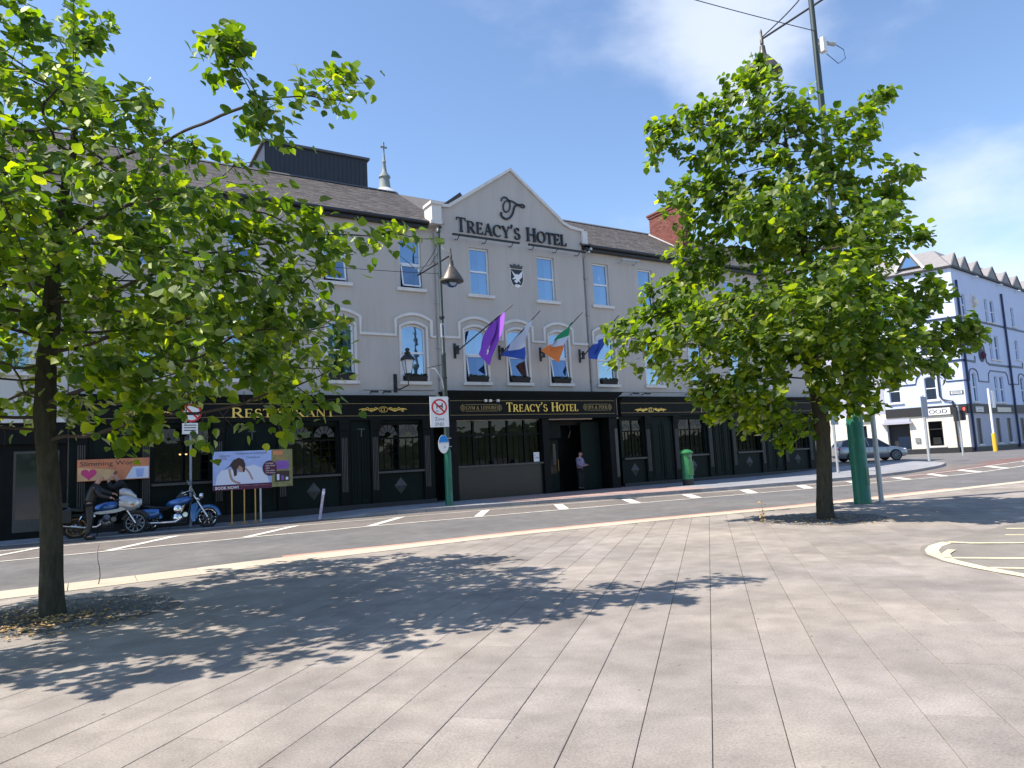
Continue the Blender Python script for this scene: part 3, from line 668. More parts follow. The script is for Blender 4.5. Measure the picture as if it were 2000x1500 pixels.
for a, b in ((HX0, 11.5), (19.5, HX1)):
    mb = MB(); mb.mbox(HF_, a, b, EZ-.20, EZ-.02, 0.003, .28); mb.build('soffit', M['gutter'], hotel)
    mb = MB(); mb.tube([(a, Y0-.36, EZ-.03), (b, Y0-.36, EZ-.03)], .075, 8); mb.build('gutter', M['gutter'], hotel, True)
for xx, z1 in ((11.88, EZ-.1), (19.36, 10.8)):
    mb = MB(); mb.tube([HF_(xx, z1, .3), HF_(xx, z1-.25, .08), HF_(xx, 4.45, .08)], .055, 8)
    for z in (9.6, 7.9, 6.1, 4.9): mb.mbox(HF_, xx-.09, xx+.09, z, z+.06, .004, .15)
    mb.build('downpipe', M['pipe'], hotel, True)
# chimney of bricks over the party wall
mb = MB(); mb.box(27.62, 28.28, 26.52, 28.98, 12.2, 14.95); ch = mb.build('chimney', M['mortar'], rf2)
mb = MB()
for i in range(36):
    z = 12.3+i*.0745
    for face in range(2):
        L0 = 2.5 if face == 0 else .70; y = -.1*(i % 2); 
        while y < L0:
            a, b = max(0, y), min(L0, y+.215); y += .225
            if b-a < .03: continue
            mb.rv = .001+rnd.random(); t = .014+rnd.uniform(0, .005)
            if face == 0: mb.box(27.62-t, 27.625, 26.5+a, 26.5+b, z, z+.065)
            else: mb.box(27.6+a, 27.6+b, 26.52-t, 26.525, z, z+.065)
bulk(mb.build('brick', M['terracotta'], ch), 'stuff')
mb = MB(); mb.box(27.55, 28.35, 26.45, 29.05, 14.951, 15.08); mb.box(27.5, 28.4, 26.4, 29.1, 15.081, 15.18); mb.build('chimney_cap', M['terracotta'], ch)
for y in (26.9, 27.5, 28.1, 28.7):
    mb = MB(); mb.lathe([(.12, 0), (.11, .14), (.13, .17), (.10, .18)], 10, (27.95, y, 15.18)); mb.build('chimney_pot', M['terracotta'], ch, True)
mb = MB(); mb.hexa([(27.50, 26.45, 12.28), (27.60, 26.45, 12.28), (27.60, 29.0, 13.95), (27.50, 29.0, 13.95), (27.50, 26.45, 12.42), (27.60, 26.45, 12.42), (27.60, 29.0, 14.09), (27.50, 29.0, 14.09)]); mb.build('flashing', M['lead'], ch)
# plant enclosure on the roof
mb = MB(); mb.box(6.35, 10.9, Y0+4.75, Y0+8, 12.8, 15.6); enc = mb.build('plant_enclosure', M['anthracite'], hotel)
mb = MB(); mb.box(6.25, 11.0, Y0+4.65, Y0+8.1, 15.601, 15.70); mb.build('capping', M['ridge'], enc)
mb = MB()
for i in range(23): mb.box(6.4+i*.196, 6.42+i*.196, Y0+4.735, Y0+4.75, 12.9, 15.55)
mb.build('cladding_seams', M['anthracite'], enc)
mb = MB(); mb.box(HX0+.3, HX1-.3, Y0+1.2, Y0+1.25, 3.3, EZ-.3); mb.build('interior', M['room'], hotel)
mb = MB(); mb.box(HX0+.3, HX1-.3, Y0+1.4, Y0+1.45, .05, 3.25); mb.box(HX0+.3, HX1-.3, Y0+.45, Y0+1.39, 3.0, 3.2); mb.build('interior', M['cloth_black'], hotel)  # black sheets standing in for the unlit ground floor
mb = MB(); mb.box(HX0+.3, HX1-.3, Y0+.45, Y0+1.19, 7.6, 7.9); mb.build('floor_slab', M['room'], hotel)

def window(parent, F, uc, w, z0, z1, rise=0., opened=False, curt=(1, 1), d=0., fr=.065, mats=('upvc', 'glass', 'curtain'), mid=.5, sill=True, box=False, silw=.13, back=True):
    a, b = uc-w/2, uc+w/2; D0, D1 = d-.17, d-.10; mb = MB(); zm = z0+(z1-z0)*mid
    side_top = z1-rise
    mb.mbox(F, a+.002, a+fr, z0, side_top, D0, D1); mb.mbox(F, b-fr, b-.002, z0, side_top, D0, D1); mb.mbox(F, a+fr, b-fr, z0+.002, z0+fr, D0, D1)
    tp = [(u, z-fr/2-.003) for u, z in arch_pts(uc, w-.004, z1, rise)] if rise else [(a+.004, z1-fr/2-.002), (b-.004, z1-fr/2-.002)]
    mb.strip(F, tp, fr, D0-.004, D1+.004); mb.mbox(F, a+fr, b-fr, zm-.035, zm+.04, D0+.01, D1+.012)
    wn = mb.build('window', M[mats[0]], parent)
    mb = MB(); t2 = [(u, z) for u, z in (arch_pts(uc, w-.05, z1-.03, rise) if rise else [(a+.03, z1-.03), (b-.03, z1-.03)])]
    mb.poly([F(a+.03, zm, D0+.03), F(b-.03, zm, D0+.03)]+[F(u, z, D0+.03) for u, z in t2[::-1]]); mb.build('pane', M[mats[1]], wn)
    mb = MB(); ft = .05
    t = .20 if opened else 0.
    lo = lambda u, z: F(u, z, D1-.02+t*(zm-.04-z)/(zm-z0))
    A, B, C_, D = (a+fr+.01, z0+fr+.01), (b-fr-.01, z0+fr+.01), (b-fr-.01, zm-.04), (a+fr+.01, zm-.04)
    if opened:
        for p, q in ((A, B), (B, C_), (D, A), (C_, D)):
            du, dz = (0, ft) if p[1] == q[1] else (ft, 0)
            if p[1] == q[1]:
                s_ = 1 if p[1] < zm-.1 else -1; pp = [(p[0], p[1]), (q[0], q[1]), (q[0], q[1]+s_*ft), (p[0], p[1]+s_*ft)]
            else:
                s_ = 1 if p[0] < uc else -1; pp = [(p[0], p[1]), (q[0], q[1]), (q[0]+s_*ft, q[1]), (p[0]+s_*ft, p[1])]
            f0 = [lo(*x) for x in pp]; nrm = (Vector(F(0, 0, .035))-Vector(F(0, 0, 0)))
            mb.hexa(f0+[tuple(Vector(x)+nrm) for x in f0])
        sash = mb.build('sash', M[mats[0]], wn)
        mb = MB(); mb.quad(lo(*A), lo(*B), lo(*C_), lo(*D)); mb.build('pane', M[mats[1]], wn)
    else:
        mb.quad(F(a+.03, z0+.03, D0+.032), F(b-.03, z0+.03, D0+.032), F(b-.03, zm, D0+.032), F(a+.03, zm, D0+.032)); mb.build('pane', M[mats[1]], wn)
    if curt:
        for k, c in enumerate(curt):
            if not c: continue
            u0, u1 = (a-.05, a+.05+.26*c) if k == 0 else (b-.05-.26*c, b+.05); mb = MB(); n = 18
            for i in range(n):
                p, q = u0+(u1-u0)*i/n, u0+(u1-u0)*(i+1)/n
                dp, dq = d-.42+.035*math.sin(i*1.9), d-.42+.035*math.sin((i+1)*1.9)
                mb.quad(F(p, z0-.1, dp), F(q, z0-.1, dq), F(q, z1, dq), F(p, z1, dp))
            mb.build('curtain', M[mats[2]], wn)
    if sill:
        mb = MB(); mb.mbox(F, a-.16, b+.16, z0-silw, z0-.002, d+.002, d+.12); mb.mbox(F, a-.002+.004, b-.002, z0-.06, z0-.003, d-.1, d+.0); mb.build('sill', M['trim'], wn)
    return wn
for k, u in enumerate(topw): window(hotel, HF_, u, .92, 8.44, 10.42, opened=u in (7.79, 10.80, 4.5), curt=(0, (.8, .55, 1.1, .7)[k % 4]) if u > 12 else ((0, .2), (.15, 0), (0, .35))[k % 3])
for u in gtop: window(hotel, HF_, u, .92, 8.40, 10.38, curt=(0, .9), d=gd)
for i, u in enumerate(arw):
    g_ = 12.05 < u < 19.2
    window(hotel, HF_, u, 1.0, 4.78, 7.02, .17, opened=u in (4.5, 13.50, 15.50, 17.62), curt=(1.1, .9) if not g_ else (.2, .9), d=gd if g_ else 0)
# inner arch surround, hood moulds and string course
def hoods(us, d, x0, x1):
    base = 6.56; pts = [(x0, base)]
    for u in us:
        w = 1.50
        ar = [(u-w/2+w*i/10, 7.42-.24*(2*i/10-1)**2) for i in range(11)]
        pts += [(u-w/2, base), ar[0]]+ar[1:]+[(u+w/2, base)]
    pts.append((x1, base)); mb = MB()
    mb.strip(HF_, pts, .11, d+.003, d+.075); mb.build('string_course', M['trim'], hotel)
    for u in us:
        mb = MB(); w = 1.12; ar = [(u-w/2, 6.55)]+[(u-w/2+w*i/8, 7.10-.18*(2*i/8-1)**2) for i in range(9)]+[(u+w/2, 6.55)]
        mb.strip(HF_, ar, .09, d+.003, d+.035)
        mb.mbox(HF_, u-w/2-.045, u-w/2+.045, 4.8, 6.549, d+.003, d+.034); mb.mbox(HF_, u+w/2-.045, u+w/2+.045, 4.8, 6.549, d+.003, d+.034); mb.build('window_surround', M['trim'], hotel)
hoods([u for u in arw if u < 12], 0, HX0, 11.75); hoods([u for u in arw if 12 < u < 19.2], gd, 12.05, 19.2); hoods([u for u in arw if u > 19.2], 0, 19.5, HX1)
# gable lettering, monogram, crest, light bars
serif_word(HF_, "TREACY'S HOTEL".replace("REACY", "reacy").replace("'S", "'s").replace("OTEL", "otel"), 12.83, 18.32, 10.98, .60, gd+.02, 'letter', M['letter_dark'], gable, .84, .05)
mb = MB()
def sm(pts, n=5):
    out = []; P_ = [pts[0]]+pts+[pts[-1]]
    for i in range(1, len(P_)-2):
        for k in range(n):
            t = k/n; p0, p1, p2, p3 = P_[i-1:i+3]
            out.append(tuple(.5*((2*p1[j])+(-p0[j]+p2[j])*t+(2*p0[j]-5*p1[j]+4*p2[j]-p3[j])*t*t+(-p0[j]+3*p1[j]-3*p2[j]+p3[j])*t**3) for j in (0, 1)))
    return out+[pts[-1]]
mg = lambda x, y: (15.52+(x-345)/825*2.75, 12.34-(y-235)/1500*200/137*3.15+0)
def mgp(pts): return [(14.93+(x-150)/385*1.28, 12.80-(y-90)/290*1.0) for x, y in pts]
mb.strip(HF_, sm(mgp([(178, 150), (205, 105), (255, 98), (300, 140), (310, 190), (290, 255), (245, 285), (208, 255), (212, 190), (255, 140), (320, 128), (400, 150), (470, 180), (520, 190), (530, 165), (500, 152), (450, 160), (415, 180)])), .055, gd+.02, gd+.06)
mb.strip(HF_, sm(mgp([(400, 170), (370, 215), (345, 285), (300, 345), (240, 375), (185, 355), (160, 320)])), [.05]+[.10]*12+[.07]*18+[.06]*0, gd+.0215, gd+.066) if False else mb.strip(HF_, sm(mgp([(400, 170), (370, 215), (345, 285), (300, 345), (240, 375), (185, 355), (160, 320)])), .085, gd+.0215, gd+.066)
mb.ell(HF_(*mgp([(172, 308)])[0], gd+.04), .06, .03, .06); mb.build('monogram', M['letter_dark'], gable)
cx, cz = 15.62, 9.32
mb = MB(); sh = [(-.30, .33), (.30, .33), (.31, -.12), (.22, -.34), (0, -.47), (-.22, -.34), (-.31, -.12)]
mb.prism(HF_, [(cx+x*1.12, cz+z*1.1) for x, z in sh], gd+.003, gd+.03); cst = mb.build('crest', M['trim'], gable)
mb = MB(); mb.prism(HF_, [(cx+x*.97, cz+z*.97) for x, z in sh], gd+.031, gd+.045); mb.build('shield_field', M['letter_dark'], cst)
mb = MB()
for pl in ([(-.28, .26), (-.05, .08), (.0, .14), (.06, .08), (.28, .28), (.24, .0), (.1, -.12), (.16, -.26), (.05, -.18), (-.03, -.28), (-.16, -.2), (-.05, -.1), (-.26, -.12), (-.13, .0)], [(-.12, -.33), (.12, -.33), (.14, -.42), (0, -.46), (-.13, -.42)]):
    mb.prism(HF_, [(cx+x, cz+z) for x, z in pl], gd+.046, gd+.06)
mb.build('bird_emblem', M['white'], cst)
mb = MB(); mb.prism(HF_, [(cx+x, cz+z) for x, z in [(-.26, .36), (.26, .36), (.31, .52), (.18, .47), (.12, .57), (.0, .5), (-.12, .57), (-.18, .47), (-.31, .52)]], gd+.01, gd+.06); mb.build('crown_emblem', M['moulding'], cst)
for a, b in ((12.45, 15.6), (16.05, 19.1)):
    mb = MB(); mb.mbox(HF_, a, b, 10.66, 10.73, gd+.36, gd+.45)
    for u in (a+.3, (a+b)/2, b-.3): mb.tube([HF_(u, 10.62, gd), HF_(u, 10.55, gd+.2), HF_(u, 10.66, gd+.38)], .018, 6)
    mb.build('floodlight_bar', M['iron'], hotel)
for u in (3.4, 21.3):
    mb = MB(); mb.mbox(HF_, u, u+1.1, 10.62, 10.68, .36, .44); mb.tube([HF_(u+.1, 10.55, .003), HF_(u+.1, 10.63, .38)], .02, 6); mb.tube([HF_(u+1., 10.55, .003), HF_(u+1., 10.63, .38)], .02, 6); mb.build('floodlight_bar', M['galv'], hotel)
for u in (12.0, 19.30, 19.55, 19.42):
    mb = MB(); zz = 10.98-.16*(u == 19.42); mb.tube([HF_(u, zz, .12), HF_(u-.04, zz-.05, .42)], [.045, .06], 8); mb.box(u-.04, u+.04, Y0-.16, Y0-.05, zz-.02, zz+.10); mb.build('security_camera', M['galv'] if u > 19.35 else M['iron'], hotel)
for a, b in ((8.7, 11.6), (19.6, 26)):
    mb = MB(); mb.tube([HF_(a, 4.43, .03), HF_(b, 4.43, .03)], .008, 5); mb.build('wall_cable', M['iron'], hotel)
for u in (6.85, 9.0, 9.5, 12.3, 21.6, 22.3, 25.1):
    mb = MB(); mb.tube([HF_(u, 4.32, .0), HF_(u, 4.38, .25), HF_(u+.02, 4.33, .42)], .02, 6); mb.tube([HF_(u-.14, 4.33, .42), HF_(u+.16, 4.33, .42)], .035, 6); mb.build('fascia_lamp', M['iron'], hotel)
# window boxes: things standing on the sills
wb = [(7.93, 0, 'dark planter box under the arched window with long curtains, left of the wall lantern'), (10.82, 0, 'dark planter box on the sill of the arched window beside the wall lantern'),
      (13.50, gd, 'dark planter box on the sill below the purple flag'), (15.50, gd, 'dark planter box on the sill below the white and blue flag'), (17.62, gd, 'dark planter box on the sill below the Irish tricolour'), (20.33, 0, 'dark planter box on the sill below the blue flag'), (4.5, 0, 'dark planter box half hidden by the big left tree'), (26.1, 0, 'dark planter box on the sill seen through the right tree')]
for u, d, lb in wb:
    t = thing('window_box', lb, 'planter', (u, Y0-d-.1, 4.79), 'planter boxes on the first floor sills')
    mb = MB(); mb.hexa([HF_(u-.42, 4.785, d+.14), HF_(u+.42, 4.785, d+.14), HF_(u+.42, 4.785, d-.02), HF_(u-.42, 4.785, d-.02), HF_(u-.47, 4.99, d+.18), HF_(u+.47, 4.99, d+.18), HF_(u+.47, 4.99, d-.04), HF_(u-.47, 4.99, d-.04)]); mb.build('trough', M['planter'], t)
    mb = MB()
    for _ in range(110):
        c = Vector(HF_(u+rnd.uniform(-.45, .45), 5.0+rnd.uniform(-.01, .05), d+rnd.uniform(-.03, .17))); v = Vector((rnd.uniform(-1, 1), rnd.uniform(-1, 1), rnd.uniform(-.2, 1)))*.04; w_ = Vector((rnd.uniform(-1, 1), rnd.uniform(-1, 1), rnd.uniform(-1, 1)))*.03
        mb.rv = .001+rnd.random(); mb.add([c-v-w_, c+v-w_, c+v+w_, c-v+w_], ((0, 1, 2, 3),))
    tag(mb.build('plants', M['soil_plant'], t), kind='stuff')

# ------------------------------------------------------------------ shopfronts
SD = .16
def shop(x0, x1, wins, doors, pils, name_parts, zf0=3.40, zf1=4.10, d=.16):
    x0, x1 = ax(x0, d), ax(x1, d); mb = MB()
    # backing wall with window openings
    ops = [((ax(a, d)+ax(b, d))/2, ax(b, d)-ax(a, d), 1.42, 3.18, 0) for a, b in wins]
    wall_part(mb, HF_, x0, x1, .0, 3.40, ops, .22, d-.08)
    sf_ = mb.build('shopfront', M['green_black'], hotel)
    mb = MB(); mb.mbox(HF_, x0, x1, zf0+.001, zf1-.10, .003, d+.06); mb.build('fascia_board', M['black'], sf_)
    mb = MB(); F = HF_
    for k, (h0, h1, dd) in enumerate(((zf1-.099, zf1-.02, d+.12), (zf1-.019, zf1+.05, d+.20), (zf1+.051, zf1+.10, d+.26), (zf0-.10, zf0, d+.09))): mb.mbox(F, x0, x1, h0, h1, .004, dd)
    mb.build('cornice', M['black'], sf_)
    mb = MB(); mb.mbox(F, x0+.01, x1-.01, zf1-.20, zf1-.185, d+.061, d+.068); mb.mbox(F, x0+.01, x1-.01, zf0+.055, zf0+.07, d+.061, d+.068); mb.build('gold_line', M['gold_dim'], sf_)
    mb = MB(); mb.mbox(F, x0, x1, .0, .28, d-.08, d+.03); mb.build('plinth', M['plinth'], sf_)
    for p in pils:
        u = ax(p, d); mb = MB(); mb.mbox(F, u-.16, u+.16, .281, 3.299, d-.079, d+.012); pl = mb.build('pilaster', M['black'], sf_)
        mb = MB()
        for k in (-.085, -.028, .028, .085): mb.mbox(F, u+k-.014, u+k+.014, .75, 2.68, d+.013, d+.035)
        mb.build('reeding', M['moulding'], pl)
        mb = MB(); mb.mbox(F, u-.18, u+.18, 2.95, 3.29, d+.013, d+.07); mb.mbox(F, u-.20, u+.20, 3.2, 3.298, d+.071, d+.10); mb.build('capital', M['black'], pl)
    for (a, b) in wins:
        a, b = ax(a, d), ax(b, d); mb = MB(); uc, w = (a+b)/2, b-a; D0, D1 = d-.20, d-.14
        for (p, q, r_, s_) in ((a, a+.05, 1.42, 3.18), (b-.05, b, 1.42, 3.18), (a+.05, b-.05, 1.42, 1.48), (a+.05, b-.05, 3.12, 3.18), (uc-.03, uc+.03, 1.48, 3.12), (a+.05, b-.05, 2.60, 2.66)): mb.mbox(F, p+.001, q-.001, r_+.001, s_-.001, D0, D1)
        nc = 6
        for i in range(1, nc):
            if i != nc//2: mb.mbox(F, a+w*i/nc-.011, a+w*i/nc+.011, 1.48, 2.60, D0+.012, D1-.01)
        for i in range(1, 4): mb.mbox(F, a+.05, b-.05, 1.48+i*.285-.010, 1.48+i*.285+.010, D0+.014, D1-.008)
        wn = mb.build('shop_window', M['black'], sf_)
        mb = MB(); mb.quad(F(a+.02, 1.44, D0+.02), F(b-.02, 1.44, D0+.02), F(b-.02, 3.16, D0+.02), F(a+.02, 3.16, D0+.02)); mb.build('pane', M['glass_dark'], wn)
        for c in (uc-w/4+.01, uc+w/4-.01):
            r = w/4-.07
            for k in range(6):
                a0, a1 = 180-k*30-3, 180-(k+1)*30+3; mb = MB()
                pts = arc(c, 2.72, r, r*1.12, a0, a1, 4)+arc(c, 2.72, r*.36, r*.40, a1, a0, 2); mb.prism(F, pts, D0+.024, D0+.034); mb.build('fanlight_pane', M['moulding'], wn)
        mb = MB(); mb.mbox(F, a-.06, b+.06, 1.34, 1.415, d-.079, d+.07); mb.build('sill', M['moulding'], wn)
        # shapes inside: half curtains, things on the window ledge
        mb = MB()
        for _ in range(10):
            u = rnd.uniform(a+.1, b-.15); h = rnd.uniform(.12, .4); mb.mbox(F, u, u+rnd.uniform(.05, .14), 1.5, 1.5+h, d-.5, d-.42)
        mb.build('window_display', M['moulding'], wn)
        mb = MB(); c = (uc, .86); r = .25
        mb.add([F(c[0]-r, c[1], d-.075), F(c[0], c[1]-r*1.25, d-.075), F(c[0]+r, c[1], d-.075), F(c[0], c[1]+r*1.25, d-.075), F(c[0], c[1], d+.04)], ((0, 1, 4), (1, 2, 4), (2, 3, 4), (3, 0, 4))); mb.build('diamond_panel', M['moulding'], sf_)
    for (a, b) in doors:
        a, b = ax(a, d), ax(b, d); mb = MB(); w = b-a
        for k in (0, 1): mb.mbox(F, a+k*w/2+.04, a+(k+1)*w/2-.04, .35, 3.1, d-.078, d-.05)
        dr = mb.build('door', M['green_black'], sf_)
        mb = MB(); 
        for k in (0, 1): mb.strip(F, [(a+k*w/2+.14, .5), (a+(k+1)*w/2-.14, .5), (a+(k+1)*w/2-.14, 2.9), (a+k*w/2+.14, 2.9)], .03, d-.049, d-.03, True)
        mb.build('door_moulding', M['black'], dr)
    return sf_
def scroll(u0, u1, z, sf_, d):
    u0, u1, z = ax(u0, d), ax(u1, d), az(z, d); mb = MB(); uc = (u0+u1)/2; w = (u1-u0)/2
    for s_ in (-1, 1):
        pts = [(uc+s_*w*t, z+.055*math.sin(t*9.5)*(1.1-t*.6)) for t in [.22+.78*i/22 for i in range(23)]]
        mb.strip(HF_, pts, [.05-.025*i/22 for i in range(23)], d+.061, d+.08)
        pts = [(uc+s_*w*t, z-.05*math.sin(t*9.5)*(1.1-t*.6)) for t in [.3+.6*i/16 for i in range(17)]]
        mb.strip(HF_, pts, .022, d+.0625, d+.078)
        for k in range(4):
            c = uc+s_*w*(.32+.17*k); mb.strip(HF_, arc(c, z+.03*(-1)**k, .05, .045, 0, 300, 10), .022, d+.063, d+.082)
    mb.strip(HF_, arc(uc, z, w*.19, .10, 0, 360, 16), .018, d+.062, d+.08); mb.strip(HF_, arc(uc-.03, z, .06, .06, 60, 300, 8), .02, d+.0615, d+.083); mb.strip(HF_, [(uc+.04, z-.06), (uc+.04, z+.06)], .022, d+.0615, d+.083)
    mb.build('scroll_ornament', M['gold'], sf_)
d1 = .16
sfL = shop(-.42, 11.55, [(1.84, 3.50), (5.98, 7.75), (9.25, 11.0)], [(.05, 1.45), (3.95, 5.6), (8.2, 8.98)], [-.1, 1.63, 3.75, 5.79, 7.97, 9.13, 11.22], None)
scroll(.9, 2.3, 3.64, sfL, d1); scroll(8.53, 10.40, 3.70, sfL, d1)
serif_word(HF_, 'RestaurANT'.replace('ANT', 'ant'), ax(4.14, d1), ax(7.62, d1), az(3.46, d1), .33, d1+.061, 'letter', M['gold'], sfL, .86, .03)
for u in (4.75, 8.55, 1.0): sans(HF_, 'T', u-.1, 2.7, .45, d1-.045, 'etched_letter', M['moulding'], sfL)
sfR = shop(20.9, 34.98, [(20.62+.42, 22.25), (24.5, 26.3), (28.55, 30.3), (32.5, 34.15)], [(22.7, 24.15), (26.85, 28.1), (30.75, 32.2)], [22.5, 24.3, 26.6, 28.3, 30.5, 32.35, 34.45], None)
scroll(21.75, 23.7, 3.60, sfR, d1)
serif_word(HF_, 'TI  LEY', ax(25.9, d1), ax(28.0, d1), az(3.46, d1), .33, d1+.061, 'lettering', M['gold_dim'], sfR, 1, .02)
# two small lamps glowing in the left window
for u in (2.62, 2.80):
    mb = MB(); mb.ell(HF_(u, 2.32, -.25), .035, .035, .035, 10, 6)
    lm, N_, L2, b_ = nodes_of('lamp_glow'); b_.inputs['Emission Color'].default_value = (1, .55, .22, 1); b_.inputs['Emission Strength'].default_value = 6
    mb.build('wall_lamp', lm, sfL, True)
# hotel entrance front, standing further out
d2 = .40; e0, e1 = ax(12.15, d2), ax(20.72, d2)
mb = MB(); mb.mbox(HF_, e0, e1, az(3.38, d2), az(4.18, d2), .003, d2); ent = mb.build('entrance_front', M['black'], hotel)
mb = MB()
for z0, z1, dd in ((4.16, 4.22, .08), (4.221, 4.29, .16), (4.291, 4.36, .24), (4.361, 4.42, .30)): mb.mbox(HF_, e0-dd*.6, e1+dd*.6, az(z0, d2), az(z1, d2)-.002, .002, d2+dd)
mb.mbox(HF_, e0-.05, e1+.05, az(3.28, d2), az(3.379, d2), .002, d2+.06); mb.build('cornice', M['black'], ent)
mb = MB(); za, zb = az(3.46, d2), az(4.04, d2); mb.strip(HF_, [(e0+.12, za), (e1-.12, za), (e1-.12, zb), (e0+.12, zb)], .016, d2+.001, d2+.01, True); mb.build('gold_line', M['gold_dim'], ent)
serif_word(HF_, "Treacy's Hotel", ax(14.84, d2), ax(18.49, d2), az(3.58, d2), .37, d2+.002, 'letter', M['gold'], ent, .8, .03)
for u0, u1, tx in ((12.72, 14.62, 'GYM & LEISURE'), (18.82, 20.42, 'SPA & POOL')):
    u0, u1 = ax(u0, d2), ax(u1, d2); zc = az(3.75, d2)
    serif_word(HF_, tx, u0+.24, u1-.24, zc-.075, .15, d2+.002, 'lettering', M['gold_dim'], ent, 1, .012)
    mb = MB(); mb.strip(HF_, [(u0+.2, zc-.13), (u1-.2, zc-.13)], .016, d2+.002, d2+.012); mb.strip(HF_, [(u0+.2, zc+.13), (u1-.2, zc+.13)], .016, d2+.002, d2+.012)
    for c in (u0+.1, u1-.1):
        for r in (.10, .05): mb.strip(HF_, arc(c, zc, r, r*1.1, 0, 360, 14), .016, d2+.003, d2+.014)
        mb.strip(HF_, [(c, zc-.16), (c, zc+.16)], .014, d2+.0025, d2+.013)
    mb.build('scroll_ornament', M['gold_dim'], ent)
# three spotlights on the fascia over LEISURE
for u in (13.82, 14.04, 14.40):
    mb = MB(); mb.mbox(HF_, ax(u, d2)-.05, ax(u, d2)+.05, az(3.98, d2), az(4.08, d2), d2+.06, d2+.16); mb.tube([HF_(ax(u, d2), az(4.03, d2), d2), HF_(ax(u, d2), az(4.03, d2), d2+.07)], .015, 6); mb.build('spotlight', M['trim'], ent)
for a, b in ((12.15, 12.55), (16.62, 16.95), (20.25, 20.72)):
    mb = MB(); mb.mbox(HF_, ax(a, d2), ax(b, d2), .12, az(3.28, d2), .004, d2-.04); pr = mb.build('pier', M['black'], ent)
    if a > 20: mb = MB(); mb.mbox(HF_, ax(a, d2)+.28, ax(b, d2)-.02, .6, 2.75, d2-.039, d2-.02); mb.build('reeding', M['moulding'], pr)
# glazed hotel window with stone stall riser
g0, g1 = ax(12.55, d2)+.0, ax(16.62, d2)
mb = MB(); mb.mbox(HF_, g0+.002, g1-.002, .12, 1.38, .004, .22); st = mb.build('stall_riser', mat('polished_dark_stone', (.016, .015, .013), .3, var=.25, scale=2), ent)
mb = MB(); mb.mbox(HF_, g0+.002, g1-.002, 1.381, 1.45, .004, .34); mb.build('sill', M['moulding'], st)
mb = MB()
for i in range(6): u = g0+(g1-g0)*i/5; mb.mbox(HF_, max(g0+.003, u-.04), min(g1-.003, u+.04), 1.451, 3.2, .10, .20)
mb.mbox(HF_, g0+.01, g1-.01, 2.6, 2.68, .11, .19); fw = mb.build('shop_window', M['black'], ent)
mb = MB(); F = HF_
for i in range(1, 16):
    if i % 3: mb.mbox(F, g0+(g1-g0)*i/15-.01, g0+(g1-g0)*i/15+.01, 1.46, 2.59, .13, .17)
for z in (1.8, 2.15): mb.mbox(F, g0+.05, g1-.05, z-.01, z+.01, .132, .168)
mb.build('glazing_bars', M['black'], fw)
mb = MB(); mb.quad(F(g0, 1.45, .14), F(g1, 1.45, .14), F(g1, 3.2, .14), F(g0, 3.2, .14)); mb.build('pane', M['glass_dark'], fw)
mb = MB(); mb.mbox(F, g1-1.15, g1-.25, 1.5, 2.95, -.5, -.46); mb.mbox(F, g0+.3, g0+.36, 1.5, 2.2, -.3, -.26); mb.mbox(F, g0+.9, g0+.94, 1.5, 2.4, -.3, -.26); mb.mbox(F, g0+1.9, g0+1.95, 1.5, 2.3, -.3, -.26); mb.build('curtain', M['moulding'], fw)
mb = MB(); mb.mbox(F, g1-.42, g1-.14, 1.47, 1.86, .205, .215); no = mb.build('notice_card', M['white'], fw); sans(F, 'P\nOPEN', g1-.38, 1.7, .11, .217, 'lettering', M['ink'], no)
for u in (g0+1.6, g0+2.6): mb = MB(); mb.mbox(F, u, u+.14, 1.46, 1.60, .2, .33); mb.build('ledge_pot', M['planter'], fw)
# entrance recess with door
r0, r1 = ax(16.95, d2), ax(20.25, d2)
mb = MB(); mb.mbox(F, r0, r1, .12, 3.28, -1.2, -1.12); mb.mbox(F, r0-.06, r0, .12, 3.28, -1.12, .0); mb.mbox(F, r1, r1+.06, .12, 3.28, -1.12, .0); mb.mbox(F, r0, r1, .10, .14, -1.1, .2); mb.mbox(F, r0, r1, 3.2, 3.28, -1.1, -.0)
rec = mb.build('entrance_recess', M['black'], ent)
mb = MB(); mb.mbox(F, r0+.02, r0+1.05, 2.45, 3.19, -.35, -.30); mb.build('transom_panel', M['green_black'], rec)
mb = MB(); mb.mbox(F, r0+.05, r0+1.0, .15, 2.35, -.55, -.50); dd_ = mb.build('door', M['green_black'], rec)
mb = MB(); mb.mbox(F, r0+.15, r0+.9, .9, 2.25, -.499, -.495); mb.build('pane', M['glass_dark'], dd_)
mb = MB(); mb.mbox(F, r0+.72, r0+.86, 1.3, 2.2, -.494, -.485); mb.build('notice_card', M['moulding'], dd_)
mb = MB(); mb.tube([F(r0+.95, 1.0, -.45), F(r0+.95, 1.5, -.45)], .015, 6); mb.build('handle', M['brass'], dd_)
mb = MB(); mb.mbox(F, r0+2.05, r0+3.1, .15, 3.1, -.25, -.18); mb.build('door', M['green_black'], rec)
mb = MB(); mb.tube([F(r0+1.75, 3.0, -.6), F(r0+1.72, 2.7, -.5), F(r0+1.6, 2.45, -.5)], .03, 6); mb.build('lamp_bracket', M['moulding'], rec)
mb = MB(); mb.mbox(F, HX0, 12.1, .0, .02, -.2, .0); mb.build('threshold', M['plinth'], hotel)

